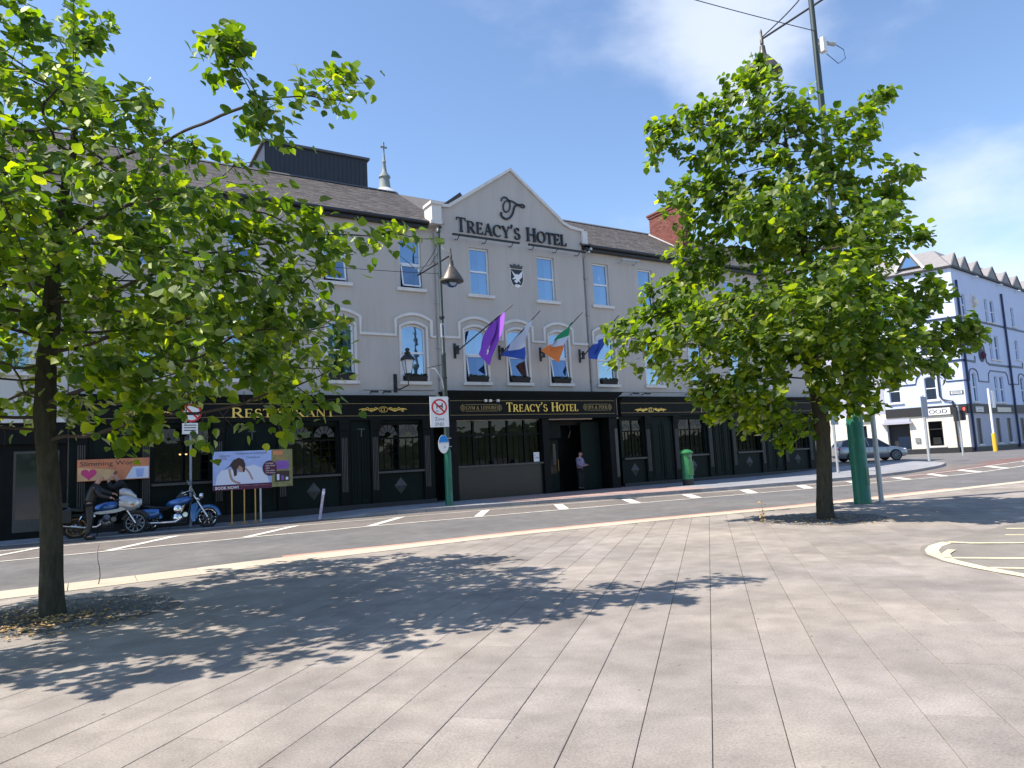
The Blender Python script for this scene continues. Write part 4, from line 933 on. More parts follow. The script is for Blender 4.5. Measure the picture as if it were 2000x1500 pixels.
# neighbouring building on the left
nb = thing('neighbouring_building', 'pale grey building joined to the hotel behind the big left tree', 'building', (-6, Y0, 0))
NXs = [-1.9, -4.7, -7.6, -10.5]
mb = MB(); wall_part(mb, HF_, -13.5, HX0-.03, 3.3, 11.2, [(u, .95, 8.3, 10.3, 0) for u in NXs]+[(u, 1.0, 4.9, 7.1, 0) for u in NXs], .28, .0); mb.box(-13.5, -13.3, Y0+.01, Y0+9, 0, 11.2); mb.box(-13.29, HX0-.04, Y0+8.8, Y0+9, 0, 11.2)
mb.build('wall', M['render_side'], nb)
for u in NXs: window(nb, HF_, u, .95, 8.3, 10.3, curt=(0, .6)); window(nb, HF_, u, 1.0, 4.9, 7.1, curt=(.5, .6))
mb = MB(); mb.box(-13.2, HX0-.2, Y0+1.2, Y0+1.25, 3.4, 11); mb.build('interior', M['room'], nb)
roof(-13.6, HX0-.05, Y0-.28, Y0+4.45, 11.22, 14.3, nb)
mb = MB(); mb.mbox(HF_, -13.5, HX0-.03, 11.02, 11.2, .003, .28); mb.build('gutter', M['gutter'], nb)
mb = MB(); mb.mbox(HF_, -13.5, HX0-.03, 0, 2.75, .002, .12); mb.mbox(HF_, -13.5, HX0-.03, 2.751, 3.35, .002, .3); ns = mb.build('shopfront', M['black'], nb)
mb = MB(); mb.mbox(HF_, -13.5, HX0-.06, 3.36, 3.50, .002, .42); mb.build('cornice', M['trim'], ns)
for a in (-3.6, -1.75, -6):
    mb = MB(); mb.mbox(HF_, a, a+1.1, .25, 2.55, .121, .14); wn = mb.build('shop_window', M['moulding'], ns)
    mb = MB(); mb.mbox(HF_, a+.06, a+1.04, .6, 2.48, .141, .15); mb.build('pane', M['car_glass'], wn)
mb = MB(); mb.mbox(HF_, -.98, -.80, 1.2, 1.45, .121, .14); mb.build('notice_card', M['white'], ns)

# ------------------------------------------------------------------ cathedral cupola behind the roof
sp = thing('church_spire', 'small grey dome and slim spire with a cross rising behind the hotel roof', 'spire', (15.9, 40, 0))
o3 = (15.9, 40, 0)
mb = MB(); mb.lathe([(1.5, 0), (1.5, 16.6), (1.7, 16.7), (1.7, 16.9)], 8, o3); mb.build('tower', M['copper'], sp)
mb = MB(); mb.lathe([(1.45, 16.91), (1.42, 17.5), (1.15, 18.2), (.7, 18.7), (.42, 18.9)], 16, o3); mb.build('dome', M['lead'], sp, True)
mb = MB(); mb.lathe([(.40, 18.91), (.36, 19.0), (.30, 19.6), (.38, 19.66), (.36, 19.75), (.16, 20.0), (.10, 20.6), (.14, 20.68), (.09, 20.8), (.05, 21.3)], 10, o3); mb.build('lantern', M['copper'], sp, True)
mb = MB(); mb.box(15.86, 15.94, 39.96, 40.04, 21.3, 22.0); mb.box(15.68, 16.12, 39.965, 40.035, 21.62, 21.72); mb.build('cross', M['copper'], sp)

# ------------------------------------------------------------------ pale blue corner building on the right
BC = Vector((60.0, 28.7, .35)); fd = Vector((-.331, .944, 0)).normalized(); sd = Vector((.992, .125, 0)).normalized()
fn = Vector((-fd.y, fd.x, 0)); fn = fn if fn.x < 0 else -fn; sn = Vector((sd.y, -sd.x, 0))
FF = lambda u, z, d=0: tuple(BC+fd*u+fn*d+Vector((0, 0, z))); SS = lambda u, z, d=0: tuple(BC+sd*u+sn*d+Vector((0, 0, z)))
bb = thing('corner_building', 'pale blue four storey corner building with navy bands and row of gabled dormers', 'building', tuple(BC))
FL, SL, BH = 5.85, 30., 15.0
fw_ = [(2.35, .85, 4.35, 6.3, .12), (5.0, .85, 4.35, 6.3, .12), (2.35, .8, 8., 9.9, 0), (5.0, .8, 8., 9.9, 0), (2.35, .8, 11.4, 13.1, 0), (5.0, .8, 11.4, 13.1, 0)]
sw = []
for u0 in (0, 12., 24.):
    sw += [(u0+2.25, .95, 4.05, 6.45, .15), (u0+7.35, .75, 4.05, 6.35, 0), (u0+8.75, .95, 4.05, 6.35, 0), (u0+2.0, .8, 8.1, 9.9, 0), (u0+7.2, .7, 7.8, 9.95, 0), (u0+8.7, .95, 7.8, 9.95, 0), (u0+2.0, .8, 11.2, 13.0, 0), (u0+7.2, .7, 11.1, 13.1, 0), (u0+8.7, .95, 11.1, 13.1, 0)]
sw = [o for o in sw if o[0] < 29]
mb = MB(); wall_part(mb, FF, 0, FL, 3.85, BH, fw_, .22); wall_part(mb, SS, 0, SL, 3.85, BH, sw, .22)
mb.quad(FF(FL, 0, 0), FF(FL, BH, 0), FF(FL, BH, -12), FF(FL, 0, -12)); mb.quad(SS(SL, 0, 0), SS(SL, BH, 0), SS(SL, BH, -12), SS(SL, 0, -12)); mb.build('wall', M['pale_blue'], bb)
mb = MB(); wall_part(mb, FF, 0, FL, .42, 3.1, [(2.33, 1.0, .62, 2.62, 0), (5.05, 1.75, .42, 2.55, 0)], .25); mb.quad(FF(0, .0, 0), FF(FL, 0, 0), FF(FL, .42, 0), FF(0, .42, 0)); g1_ = mb.build('ground_floor', M['cream'], bb)
sgf = [(u, 1.05, .6, 2.68, 0) for u in (2.15, 6.6, 9.35, 12.9, 17, 21)]
mb = MB(); wall_part(mb, SS, 0, SL, 0, 3.1, sgf, .2); g2_ = mb.build('ground_floor', M['grey_stucco'], bb)
mb = MB(); mb.mbox(FF, .004, FL, 0, .42, .004, .05); mb.mbox(FF, .004, FL, 3.1, 3.85, .004, .10); mb.mbox(SS, .004, SL, 3.1, 3.85, .004, .10); mb.mbox(SS, .004, SL, 0, .38, .004, .04); mb.build('shop_fascia', M['plinth'], bb)
mb = MB(); mb.mbox(FF, 1.15, 3.1, 3.12, 3.66, .101, .15); fs_ = mb.build('sign_board', M['white'], g1_); serif_word(FF, 'DOOF'[::-1], 2.95, 1.35, 3.24, .30, .151, 'lettering', M['letter_dark'], fs_, 1, .01)
mb = MB(); mb.mbox(FF, 7.05, 9.2, 2.95, 3.45, .12, .16); fs2 = mb.build('sign_board', M['white'], bb); serif_word(FF, 'BAR', 8.9, 7.3, 3.04, .30, .161, 'lettering', M['letter_dark'], fs2, 1, .01)
mb = MB(); mb.mbox(SS, 1.5, 3.2, 3.2, 3.62, .101, .14); fs3 = mb.build('sign_board', M['white'], g2_); mb = MB(); mb.strip(SS, [(1.6, 3.27), (3.1, 3.27), (3.1, 3.55), (1.6, 3.55)], .03, .141, .15, True); mb.build('sign_border', M['letter_dark'], fs3); mb = MB(); mb.mbox(SS, 1.8, 2.9, 3.38, 3.44, .141, .148); mb.build('lettering', M['letter_dark'], fs3)
mb = MB(); mb.mbox(SS, 6.5, 9.9, 3.2, 3.6, .101, .13); mb.build('sign_board', M['cream'], g2_)
def bwin(F, o, curt, mats=('upvc', 'glass', 'curtain')): return window(bb, F, o[0], o[1], o[2], o[3], o[4], curt=curt, fr=.07, mats=mats, silw=.12)
for o in fw_: bwin(FF, o, (.5, 0))
for o in sw: bwin(SS, o, (0, .3))
window(bb, FF, 2.33, 1.0, .62, 2.62, curt=None, mats=('plinth', 'glass_dark', 'curtain'), mid=.68)
mb = MB(); mb.mbox(FF, 2.05, 2.62, .75, 1.3, -.24, -.23); mb.build('window_poster', M['white'], bb)
for o in sgf:
    mb = MB(); mb.mbox(SS, o[0]-.52, o[0]+.52, .6, 2.68, -.16, -.1); sh_ = mb.build('shutter', M['letter_dark'], bb)
    mb = MB(); mb.mbox(SS, o[0]-.62, o[0]+.62, .46, .59, .003, .08); mb.build('sill', M['trim'], sh_)
mb = MB(); mb.mbox(FF, 4.2, 5.9, .02, 2.54, -.6, -.5); pd_ = mb.build('doorway', M['plinth'], bb); mb = MB(); mb.mbox(FF, 4.35, 5.2, .15, 1.5, -.49, -.48); mb.build('pane', M['glass'], pd_)
mb = MB(); mb.mbox(FF, 3.95, 6.2, 2.56, 2.72, .004, .35); mb.mbox(FF, 4.1, 6.05, 2.73, 3.0, .004, .2); mb.build('door_hood', M['grey_stucco'], pd_)
mb = MB(); mb.mbox(FF, 3.5, 3.85, .95, 1.35, .003, .1); mb.build('meter_box', M['copper'], bb)
mb = MB()
def band(F, pts, w=.13): mb.strip(F, pts, w, .003, .05)
band(FF, [(0, 7.39), (FL, 7.39)], .17); band(FF, [(0, 10.9), (FL, 10.9)], .17)
band(FF, [(0, 5.76), (1.2, 5.76), (1.35, 6.2), (1.75, 6.65), (2.35, 6.85), (2.95, 6.65), (3.3, 6.2), (3.4, 5.76), (FL, 5.76)], .09)
for u0 in (0, 12., 24.):
    if u0 == 24: band(SS, [(24, 5.75), (25, 5.75)], .1); band(SS, [(24, 10.9), (30, 10.9)], .17); band(SS, [(24, 7.38), (30, 7.38)], .17); continue
    band(SS, [(u0+.0, 5.75), (u0+1.25, 5.75), (u0+1.3, 6.35)]+[(u0+2.25-.95*math.cos(t*math.pi/8), 6.35+.42*math.sin(t*math.pi/8)) for t in range(1, 8)]+[(u0+3.2, 6.35), (u0+3.25, 5.75), (u0+5.6, 5.75), (u0+5.7, 6.45), (u0+6.2, 6.75), (u0+10, 6.75), (u0+10.4, 6.45), (u0+10.5, 5.7), (u0+12, 5.7)], .10)
    band(SS, [(u0, 7.38), (u0+2.95, 7.38), (u0+3.0, 7.85)], .17); band(SS, [(u0+4.7, 9.3), (u0+5.3, 8.8), (u0+5.6, 7.5), (u0+6.2, 7.3), (u0+12, 7.3)], .17)
    band(SS, [(u0, 10.92), (u0+12, 10.92)], .17)
mb.build('band_course', M['navy'], bb)
for u, z0 in ((.6, 14.0), (11.2, 14.0), (23, 14.)):
    mb = MB(); mb.tube([SS(u, z0, .12), SS(u, .1, .12)], .09, 8); mb.build('downpipe', M['navy'], bb, True)
mb = MB(); mb.tube([FF(1.75, 6.9, .1), FF(1.75, 4.6, .1), FF(1.55, 4.3, .1), FF(.9, 4.15, .12), FF(.85, .05, .12)], .07, 8); mb.build('downpipe', M['plinth'], bb, True)
for u, z in ((4.2, 12.6), (4.6, 8.05)):
    mb = MB(); o_ = Vector(SS(u, z, .0)); mb.lathe([(.62, .0), (.62, .06), (.55, .08)], 24, o_, sn); rd = mb.build('roundel', M['cream'] if z > 10 else M['navy'], bb)
    mb = MB(); mb.lathe([(.50, .081), (.5, .09)], 24, o_, sn); mb.build('roundel_face', M['grey_stucco'] if z > 10 else M['plinth'], rd)
    mb = MB(); mb.ell(SS(u+.1, z-.05, .1), .25, .25, .32, 10, 6); mb.build('relief', M['maroon'] if z < 10 else M['cream'], rd)
mb = MB(); mb.mbox(FF, .12, 1.05, 4.66, 4.96, .003, .04); st_ = mb.build('street_name_plate', M['letter_dark'], bb); mb = MB(); mb.mbox(FF, .2, .97, 4.70, 4.92, .041, .046); ip = mb.build('plate_field', M['white'], st_)
for zz in (4.84, 4.75):
    mb = MB(); mb.mbox(FF, .26, .91, zz, zz+.045, .047, .05); mb.build('lettering', M['ink'], ip)
mb = MB(); mb.mbox(FF, -.15, FL, 15.0, 15.16, -.05, .22); mb.mbox(SS, -.15, SL, 15.0, 15.16, -.05, .22); mb.build('eaves_gutter', M['plinth'], bb)
# mansard roof and dormers
mb = MB(); c0 = (-.1, -.1)
i0, i1 = FF(0, 15.16, .1), FF(FL, 15.16, .1); t0_ = Vector(BC)+fd*1.55+sd*1.55+Vector((0, 0, 17.0)); t1_ = Vector(BC)+fd*(FL+.3)+sd*1.55+Vector((0, 0, 17.0))
s1_ = SS(SL, 15.16, .1); t2_ = Vector(BC)+fd*1.55+sd*SL+Vector((0, 0, 17.))
mb.poly([i0, i1, t1_, t0_]); mb.poly([i0, s1_, t2_, t0_]); mb.poly([t0_, t1_, t1_+sd*20, t2_]); mb.quad(i1, t1_, t1_+sd*5+Vector((0, 0, -1.8)), FF(FL, 15.16, -5)); mbf = mb.build('roof', M['slate_pale'], bb)
k = 0
for u in (1.25, 3.45, 6.3, 10.0, 13.6, 16.7, 20.0, 23.2):
    w = 1.0 if u < 3 else (1.25 if u < 6 else 1.55)
    mb = MB(); a, b, c = SS(u-w, 15.2, .0), SS(u+w*.75, 15.2, .0), SS(u, 16.4, .0); a2, b2, c2 = SS(u-w, 15.2, -4), SS(u+w*.75, 15.2, -4), SS(u, 16.4, -4)
    mb.poly([a, b, c]); mb.poly([a, c, c2, a2]); mb.poly([b, c, c2, b2]); dm = mb.build('dormer', M['slate_pale'], bb)
    mb = MB(); mb.strip(SS, [(u-w, 15.2), (u, 16.4), (u+w*.75, 15.2)], .07, -.05, .06); mb.build('bargeboard', M['ridge'], dm)
mb = MB(); a, b, c = FF(1.95, 15.6, .0), FF(3.9, 15.6, .0), FF(2.9, 17.05, .0); a2, b2, c2 = FF(1.95, 15.6, -3), FF(3.9, 15.6, -3), FF(2.9, 17.05, -3)
mb.poly([a, b, c]); mb.poly([a, c, c2, a2]); mb.poly([b, c, c2, b2]); dm = mb.build('dormer', M['slate'], bb)
mb = MB(); mb.strip(FF, [(1.85, 15.35), (2.9, 17.1), (4.0, 15.45)], .2, .01, .14); mb.build('bargeboard', M['white'], dm)
mb = MB(); mb.poly([FF(2.3, 15.65, .02), FF(3.5, 15.65, .02), FF(2.9, 16.7, .02)]); mb.build('pane', M['glass'], dm)
for u in (4.5, 10.5, 15.5):
    mb = MB(); mb.mbox(SS, u, u+.5, 14.72, 14.80, .15, .40); mb.build('floodlight', M['white'], bb)
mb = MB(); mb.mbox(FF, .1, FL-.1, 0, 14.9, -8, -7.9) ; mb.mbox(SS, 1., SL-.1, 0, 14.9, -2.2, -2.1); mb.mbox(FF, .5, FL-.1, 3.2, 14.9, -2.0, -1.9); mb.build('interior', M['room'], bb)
# lower range running on up the side street
lb = thing('side_street_terrace', 'lower cream and grey terrace running up the side street behind the right tree', 'building', FF(20, 0, 0))
lw = [(u, .9, 4.3, 6.1, 0) for u in (8, 11, 14, 17, 20, 24, 28, 32)]+[(u, .9, 7.6, 9.3, 0) for u in (8, 11, 14, 17, 20, 24, 28, 32)]
mb = MB(); wall_part(mb, FF, FL+.02, 45, 3.5, 11.3, lw, .2); mb.quad(FF(45, 0, 0), FF(45, 11.3, 0), FF(45, 11.3, -9), FF(45, 0, -9)); mb.build('wall', M['grey_stucco'], lb)
mb = MB(); wall_part(mb, FF, FL+.02, 45, 0, 3.49, [(u, 1.5, .6, 2.6, 0) for u in (8.2, 11.5, 15, 19, 23, 27, 31)], .2); mb.build('ground_floor', M['cream'], lb)
mb = MB(); mb.mbox(FF, FL+.1, 44.8, .2, 11, -.9, -.8); mb.build('interior', M['room'], lb)
for o in lw: window(lb, FF, o[0], o[1], o[2], o[3], curt=None, fr=.07)
mb = MB(); mb.quad(FF(FL+.02, 11.3, .2), FF(45, 11.3, .2), FF(45, 14, -4), FF(FL+.02, 14, -4)); mb.mbox(FF, FL+.02, 45, 11.15, 11.29, .004, .2); mb.build('roof', M['slate'], lb)
mb = MB(); mb.mbox(FF, 6.5, 45, 13.0, 14.6, -4.4, -3.8) if False else mb.mbox(FF, 12, 13.2, 12.6, 15.0, -4.6, -3.9); mb.build('chimney', M['terracotta'], lb)

# ------------------------------------------------------------------ flags on raked wall poles
def patch_flag(quad, cols, name, parent, seed, nu=18, nv=10):
    """quad: A,B hoist corners on the pole, C,D at the fly; hanging folds"""
    A, B, C_, D = [Vector(q) for q in quad]; rr = random.Random(seed); mb = MB(); P_ = []
    for i in range(nu+1):
        u = i/nu; row = []
        for j in range(nv+1):
            v = j/nv; p = (A*(1-v)+B*v)*(1-u)+(D*(1-v)+C_*v)*u
            am = .16*math.sin(math.pi*min(1, .15+u)) ; f = math.sin(v*9+seed+u*2.2)*am+math.sin(v*17+seed*2)*am*.35
            p = p+Vector((.35*f, -f, 0))+Vector((0, 0, -.08*math.sin(math.pi*u)*math.sin(math.pi*v))); row.append(p)
        P_.append(row)
    for i in range(nu):
        for j in range(nv):
            mb.cur = cols((i+.5)/nu, (j+.5)/nv); mb.quad(P_[i][j], P_[i+1][j], P_[i+1][j+1], P_[i][j+1])
    return mb
flags = [('purple flag with a pale emblem hanging from the leftmost raked wall pole', 12.52, (14.45, 23.2, 7.72), [(14.12, 23.42, 7.44), (13.72, 23.70, 7.02), (13.05, 23.65, 5.75), (13.38, 23.40, 5.26)], ['purple', 'flag_white'], lambda u, v: 1 if (.5 < u < .86 and .40 < v < .62 and int(u*40+v*13) % 3) else 0),
 ('white and blue flag on the second raked wall pole', 14.58, (15.78, 23.25, 7.58), [(15.5, 23.45, 7.24), (14.92, 23.95, 6.45), (14.12, 23.75, 5.76), (14.98, 23.35, 5.55)], ['flag_white', 'flag_blue'], lambda u, v: 1 if u > .66 or (v > .85 and u > .35) else 0),
 ('Irish tricolour flag hanging from the third raked wall pole', 16.62, (17.95, 23.25, 7.66), [(17.62, 23.45, 7.30), (16.98, 23.95, 6.62), (16.05, 23.75, 6.02), (16.62, 23.35, 5.48)], ['flag_green', 'flag_white', 'flag_orange'], lambda u, v: 0 if u < .27 else (1 if u < .58 else 2)),
 ('blue flag on the fourth raked wall pole beside the right tree', 18.72, (19.95, 23.25, 7.66), [(19.32, 23.6, 6.95), (19.0, 23.9, 6.55), (18.5, 23.75, 5.78), (18.78, 23.5, 5.70)], ['flag_white', 'flag_blue'], lambda u, v: 0 if u < .14 else 1)]
for k, (lb_, x, tip, quad, cols, fn_) in enumerate(flags):
    d = gd
    t = thing('flagpole', lb_, 'flag', (x, Y0-d, 6.0), 'flags on raked poles over the entrance')
    mb = MB(); base = Vector((x+.02, Y0-d-.22, 5.98)); T_ = Vector(tip); mb.tube([base, T_], [.028, .02], 8); mb.build('pole', M['iron'], t, True)
    mb = MB(); mb.mbox(HF_, x-.05, x+.05, 5.72, 6.32, d+.002, d+.04); mb.tube([HF_(x, 6.1, d), HF_(x+.02, 6.1, d+.34)], .028, 6); mb.tube([HF_(x, 5.78, d), HF_(x+.02, 6.06, d+.3)], .02, 6); mb.mbox(HF_, x-.03, x+.07, 5.85, 6.2, d+.2, d+.28); mb.build('bracket', M['iron'], t)
    f_ = patch_flag(quad, fn_, 'flag', t, k*1.7+1); f_.build('flag', [M[c] for c in cols], t, True)

# ------------------------------------------------------------------ wall lantern
wl = thing('wall_lantern', 'old style black lantern with pale glass on a scroll bracket beside an arched window', 'lantern', (10.35, Y0, 4.4))
lx, ly = 10.22, Y0-.75
mb = MB(); mb.tube([HF_(10.0, 4.55, .0), HF_(10.02, 4.42, .35), (lx, ly, 4.55), (lx, ly, 4.95)], .025, 6)
mb.tube([HF_(10.0, 5.0, .02)]+[(9.95+.0, Y0-.12-.14*math.cos(t*.6), 4.75+.18*math.sin(t*.6)) for t in range(9)], .018, 6); mb.mbox(HF_, 9.93, 10.07, 4.35, 5.05, .002, .03); mb.build('bracket', M['iron'], wl)
mb = MB(); mb.lathe([(.13, 4.98), (.235, 5.48)], 4, (lx, ly, 0)); mb.build('glass', M['lamp_glass'], wl)
mb = MB(); mb.lathe([(.29, 5.481), (.27, 5.55), (.14, 5.68), (.10, 5.70), (.13, 5.76), (.06, 5.8), (.10, 5.9), (.02, 5.95)], 8, (lx, ly, 0)); mb.lathe([(.08, 4.90), (.15, 4.978)], 8, (lx, ly, 0))
for k in range(4):
    a = math.pi/2*k; o_ = Vector((0, 0, 1)).orthogonal().normalized(); q = Vector((o_.x*math.cos(a)-o_.y*math.sin(a), o_.x*math.sin(a)+o_.y*math.cos(a), 0))
    mb.tube([Vector((lx, ly, 4.98))+q*.135, Vector((lx, ly, 5.48))+q*.24], .012, 5)
mb.build('frame', M['iron'], wl)

# ------------------------------------------------------------------ street lamps
def street_lamp(name, label, x, y, zb, H, arm_z, y0, y1, rb, rt, lampR, zg, lens, group):
    t = thing(name, label, 'street lamp', (x, y, zb), group)
    mb = MB(); mb.lathe([(rb*1.05, 0), (rb*1.05, .12), (rb, .14), (rb*.98, zg), (rb*.80, zg+.12), (rb*.72, zg+.14)], 20, (x, y, zb)); mb.build('base_sleeve', M['green'], t, True)
    mb = MB(); mb.box(x-.06, x+.06, y-rb*1.02-.005, y-rb*.9, zb+.5, zb+.95); mb.build('access_door', M['green'], t)
    mb = MB(); mid = zg+(H-zg)*.42
    mb.lathe([(rb*.70, zg+.1), (rb*.62, zb+mid), (rb*.68, mid+.02+zb), (rb*.68, mid+.12+zb), (rb*.48, mid+.16+zb), (rt, H), (rt*1.5, H+.02), (rt*1.3, H+.12), (.01, H+.2)], 16, (x, y, zb*0+0)); mb.build('pole', M['dkgreen'], t, True)
    mb = MB()
    for z in (zg+1.2, zg+2.6, mid+1.4): mb.lathe([(rb*.74, z), (rb*.76, z+.03), (rb*.74, z+.07)], 14, (x, y, zb))
    mb.build('collar', M['iron'], t, True)
    mb = MB(); mb.tube([(x, y0, arm_z), (x, y1, arm_z)], .03, 8); mb.build('arm', M['iron'], t, True)
    mb = MB(); pts = [(x, y+.05, H-.1)]+[(x, y+(y0-y)*q, H-.1+(arm_z+.05-H+.1)*(q**.45)) for q in [i/8 for i in range(1, 9)]]; mb.tube(pts, .018, 6); mb.build('stay', M['iron'], t, True)
    if y1 > y+.8:
        mb = MB(); pts = [(x, y+.05, H-.15)]+[(x, y+(y1-y)*q, H-.15+(arm_z+.02-H+.15)*(q**.5)) for q in [i/8 for i in range(1, 9)]]; mb.tube(pts, .012, 6); mb.build('stay', M['iron'], t, True)
    lp = thing('lamp', None, None, (x, y0, arm_z)); lp.parent = t; lp.location = (0, y0-y, arm_z-zb)
    WL[lp.name] = Vector((x, y0, arm_z)); z = arm_z
    for key in ('label', 'category'):
        if key in lp: del lp[key]
    k = lampR/.45
    mb = MB(); mb.lathe([(.02, .28*k), (.035, .2*k), (.03, .05), (.05, .0), (.05, -.14*k), (.03, -.16*k), (.075, -.2*k), (.085, -.3*k), (.10, -.42*k), (.12, -.46*k), (.15, -.5*k), (.30*k, -.72*k), (lampR*.97, -.95*k), (lampR, -.99*k), (lampR, -1.03*k), (lampR*.95, -1.04*k)], 28, (x, y0, z)); mb.build('hood', M['iron'] if lens > 1 else M['lamp_hood'], lp, True)
    mb = MB(); mb.lathe([(lampR*.5, -1.03*k), (lampR*.52, -1.10*k), (lampR*.36, -1.2*k), (.02, -1.25*k)], 18, (x, y0, z)); mb.build('bowl', M['glass'], lp, True)
    mb = MB(); mb.ell((x, y0, z-.98*k), .1, .1, .16, 10, 6); mb.build('bulb', M['cream'], lp, True)
    return t
M['lamp_hood'] = mat('lamp_hood_bronze', (.085, .075, .062), .42, metal=.3, var=.2, scale=8)
street_lamp('street_lamp', 'slim green street lamp in front of the hotel gable, bell lamp hanging on its arm', 10.9, 22.35, .125, 9.95, 8.86, 21.45, 24.3, .135, .055, .42, 1.85, 0, 'tall green street lamps')
street_lamp('street_lamp', 'thick green street lamp standing behind the right tree by the kerb', 17.14, 10.96, .0, 14.6, 13.72, 12.66, 8.8, .205, .07, .50, 2.2, 0, 'tall green street lamps')
# pole-mounted things on the near mast: camera box, straps
ms = thing('camera_box', 'small white camera box with cable clamped near the top of the thick lamp post', 'camera', (17.35, 10.85, 12.6))
mb = MB(); mb.box(17.20, 17.36, 10.76, 10.92, 12.35, 12.75); mb.tube([(17.14, 10.96, 12.6), (17.25, 10.86, 12.6)], .04, 6); mb.build('box', M['white'], ms)
mb = MB(); mb.tube([(17.36, 10.8, 12.62), (17.62, 10.7, 12.60)], [.05, .065], 8); mb.build('camera', M['galv'], ms, True)
mb = MB(); mb.tube([(17.6, 10.7, 12.6), (17.85, 10.6, 12.45), (17.9, 10.6, 12.2), (17.7, 10.7, 12.05), (17.35, 10.8, 12.3)], .010, 5); mb.build('cable', M['iron'], ms, True)
# signs on the central post
def disc_sign(F, cu_, cz_, r, d, parent):
    mb = MB(); mb.prism(F, arc(cu_, cz_, r, r, 0, 350, 35), d, d+.003); w_ = mb.build('sign_disc', M['white'], parent)
    mb = MB(); mb.strip(F, arc(cu_, cz_, r*.9, r*.9, 0, 360, 36), r*.2, d+.004, d+.007); mb.strip(F, [(cu_-r*.62, cz_+r*.62), (cu_+r*.62, cz_-r*.62)], r*.2, d+.008, d+.011); mb.build('red_ring', M['red'], w_); return w_
sy = 22.18; SF = lambda u, z, d=0: (u, sy-d-(u-10.6)*.12, z)
sg = thing('traffic_sign', 'white rectangular sign with red ring and slash on the slim lamp post', 'road sign', (10.58, sy, 2.85))
mb = MB(); mb.mbox(SF, 10.24, 10.91, 2.86, 3.93, -.02, .0); pl_ = mb.build('plate', M['white'], sg)
disc_sign(SF, 10.575, 3.56, .285, .001, pl_)
mb = MB(); mb.mbox(SF, 10.47, 10.50, 3.50, 3.68, .0085, .010); mb.mbox(SF, 10.66, 10.70, 3.52, 3.70, .0085, .010); mb.mbox(SF, 10.50, 10.66, 3.57, 3.62, .0085, .0100)
for q in (10.44, 10.50): mb.mbox(SF, q, q+.03, 3.40, 3.44, .0085, .010)
mb.build('pictogram', M['ink'], pl_)
sans(SF, 'Zone', 10.40, 3.09, .17, .001, 'lettering', M['ink'], pl_, width=.34); sans(SF, 'END', 10.42, 2.91, .16, .001, 'lettering', M['ink'], pl_, width=.30)
mb = MB(); mb.mbox(SF, 10.5, 10.95, 3.84, 3.88, -.14, -.021); mb.mbox(SF, 10.5, 10.9, 2.95, 2.99, -.14, -.021); mb.build('clamp', M['galv'], sg)
bs = thing('bus_stop_sign', 'small oval sign, blue top and white bottom, below the white sign', 'bus stop sign', (10.68, sy, 1.95))
mb = MB(); mb.prism(SF, arc(10.68, 2.26, .19, .32, 0, 350, 29), -.01, .0); ov = mb.build('plate', M['white'], bs)
mb = MB(); mb.prism(SF, arc(10.68, 2.26, .185, .31, 12, 168, 18), .001, .004); mb.build('blue_field', M['blue_sign'], ov)
mb = MB(); mb.mbox(SF, 10.52, 10.84, 2.29, 2.31, .002, .003+.003) ; mb.mbox(SF, 10.70, 10.74, 2.12, 2.2, .002, .004); mb.build('lettering', M['galv'], ov)
mb = MB(); 
for z in (2.16, 2.45): mb.mbox(SF, 10.62, 10.98, z, z+.025, -.16, -.011)
mb.build('clamp', M['galv'], bs)
# bracket on post (small curved arm)
hb = thing('banner_bracket', 'small curved grey bracket on the slim lamp post above the white sign', 'bracket', (10.8, 22.3, 4.6))
mb = MB(); mb.tube([(10.86, 22.3, 4.1), (10.80, 22.35, 4.6), (10.62, 22.5, 4.95), (10.42, 22.65, 5.02)], .022, 6); mb.build('arm', M['galv'], hb, True)
mb = MB(); mb.tube([(10.9, 22.35, 5.12), (10.38, 22.65, 5.0)], .014, 6); mb.build('rod', M['iron'], hb, True)
jb = thing('junction_box', 'pale grey box strapped to the slim lamp post level with the hood moulds', 'box', (10.8, 22.2, 6.2))
mb = MB(); mb.box(10.76, 10.92, 22.13, 22.22, 6.05, 6.55); mb.build('casing', M['galv'], jb); mb = MB(); mb.box(10.80, 10.84, 22.12, 22.129, 6.1, 6.5); mb.build('hinge', M['iron'], jb)

# festoon strings with bulbs
def festoon(label, a, b, sag, n, r=.010):
    a, b = Vector(a), Vector(b); t = thing('festoon_string', label, 'string lights', tuple(a)); P_ = []
    for i in range(n*2+1):
        q = i/(n*2); p = a.lerp(b, q); p.z -= sag*4*q*(1-q); P_.append(p)
    mb = MB(); mb.tube(P_, r, 5); mb.build('cable', M['iron'], t)
    mb0 = MB(); mb0.lathe([(.018, 0), (.022, -.05), (.016, -.06)], 6, (0, 0, 0)); mb0.lathe([(.014, -.061), (.03, -.09), (.028, -.12), (.008, -.14)], 8, (0, 0, 0)); me = None
    for p in P_[1::2]:
        if me is None:
            o = mb0.build('bulb', [M['iron']], t); me = o.data; 
        else: o = link('bulb', me, t)
        o.location = Vector(p)-WL[t.name]
festoon('string of small bulbs crossing the hotel front left of the slim lamp post', (10.85, 22.35, 8.42), (-12, 21.8, 9.2), .55, 34)
festoon('string of small bulbs running down to the thick lamp post at upper right', (17.1, 10.9, 12.95), (1.5, 15.7, 16.2), .35, 24, .012)
cb = MB(); cb.tube([(10.9, 22.3, 9.3), (10.8, 22.9, 8.9), (10.6, 23.8, 8.95), (10.3, 24.5, 9.6), HF_(9.95, 9.9, 0)], .012, 5); tag(cb.build('overhead_cable', M['iron'], None, True), 'thin black cable looping from the slim lamp post to the hotel wall', 'cable')

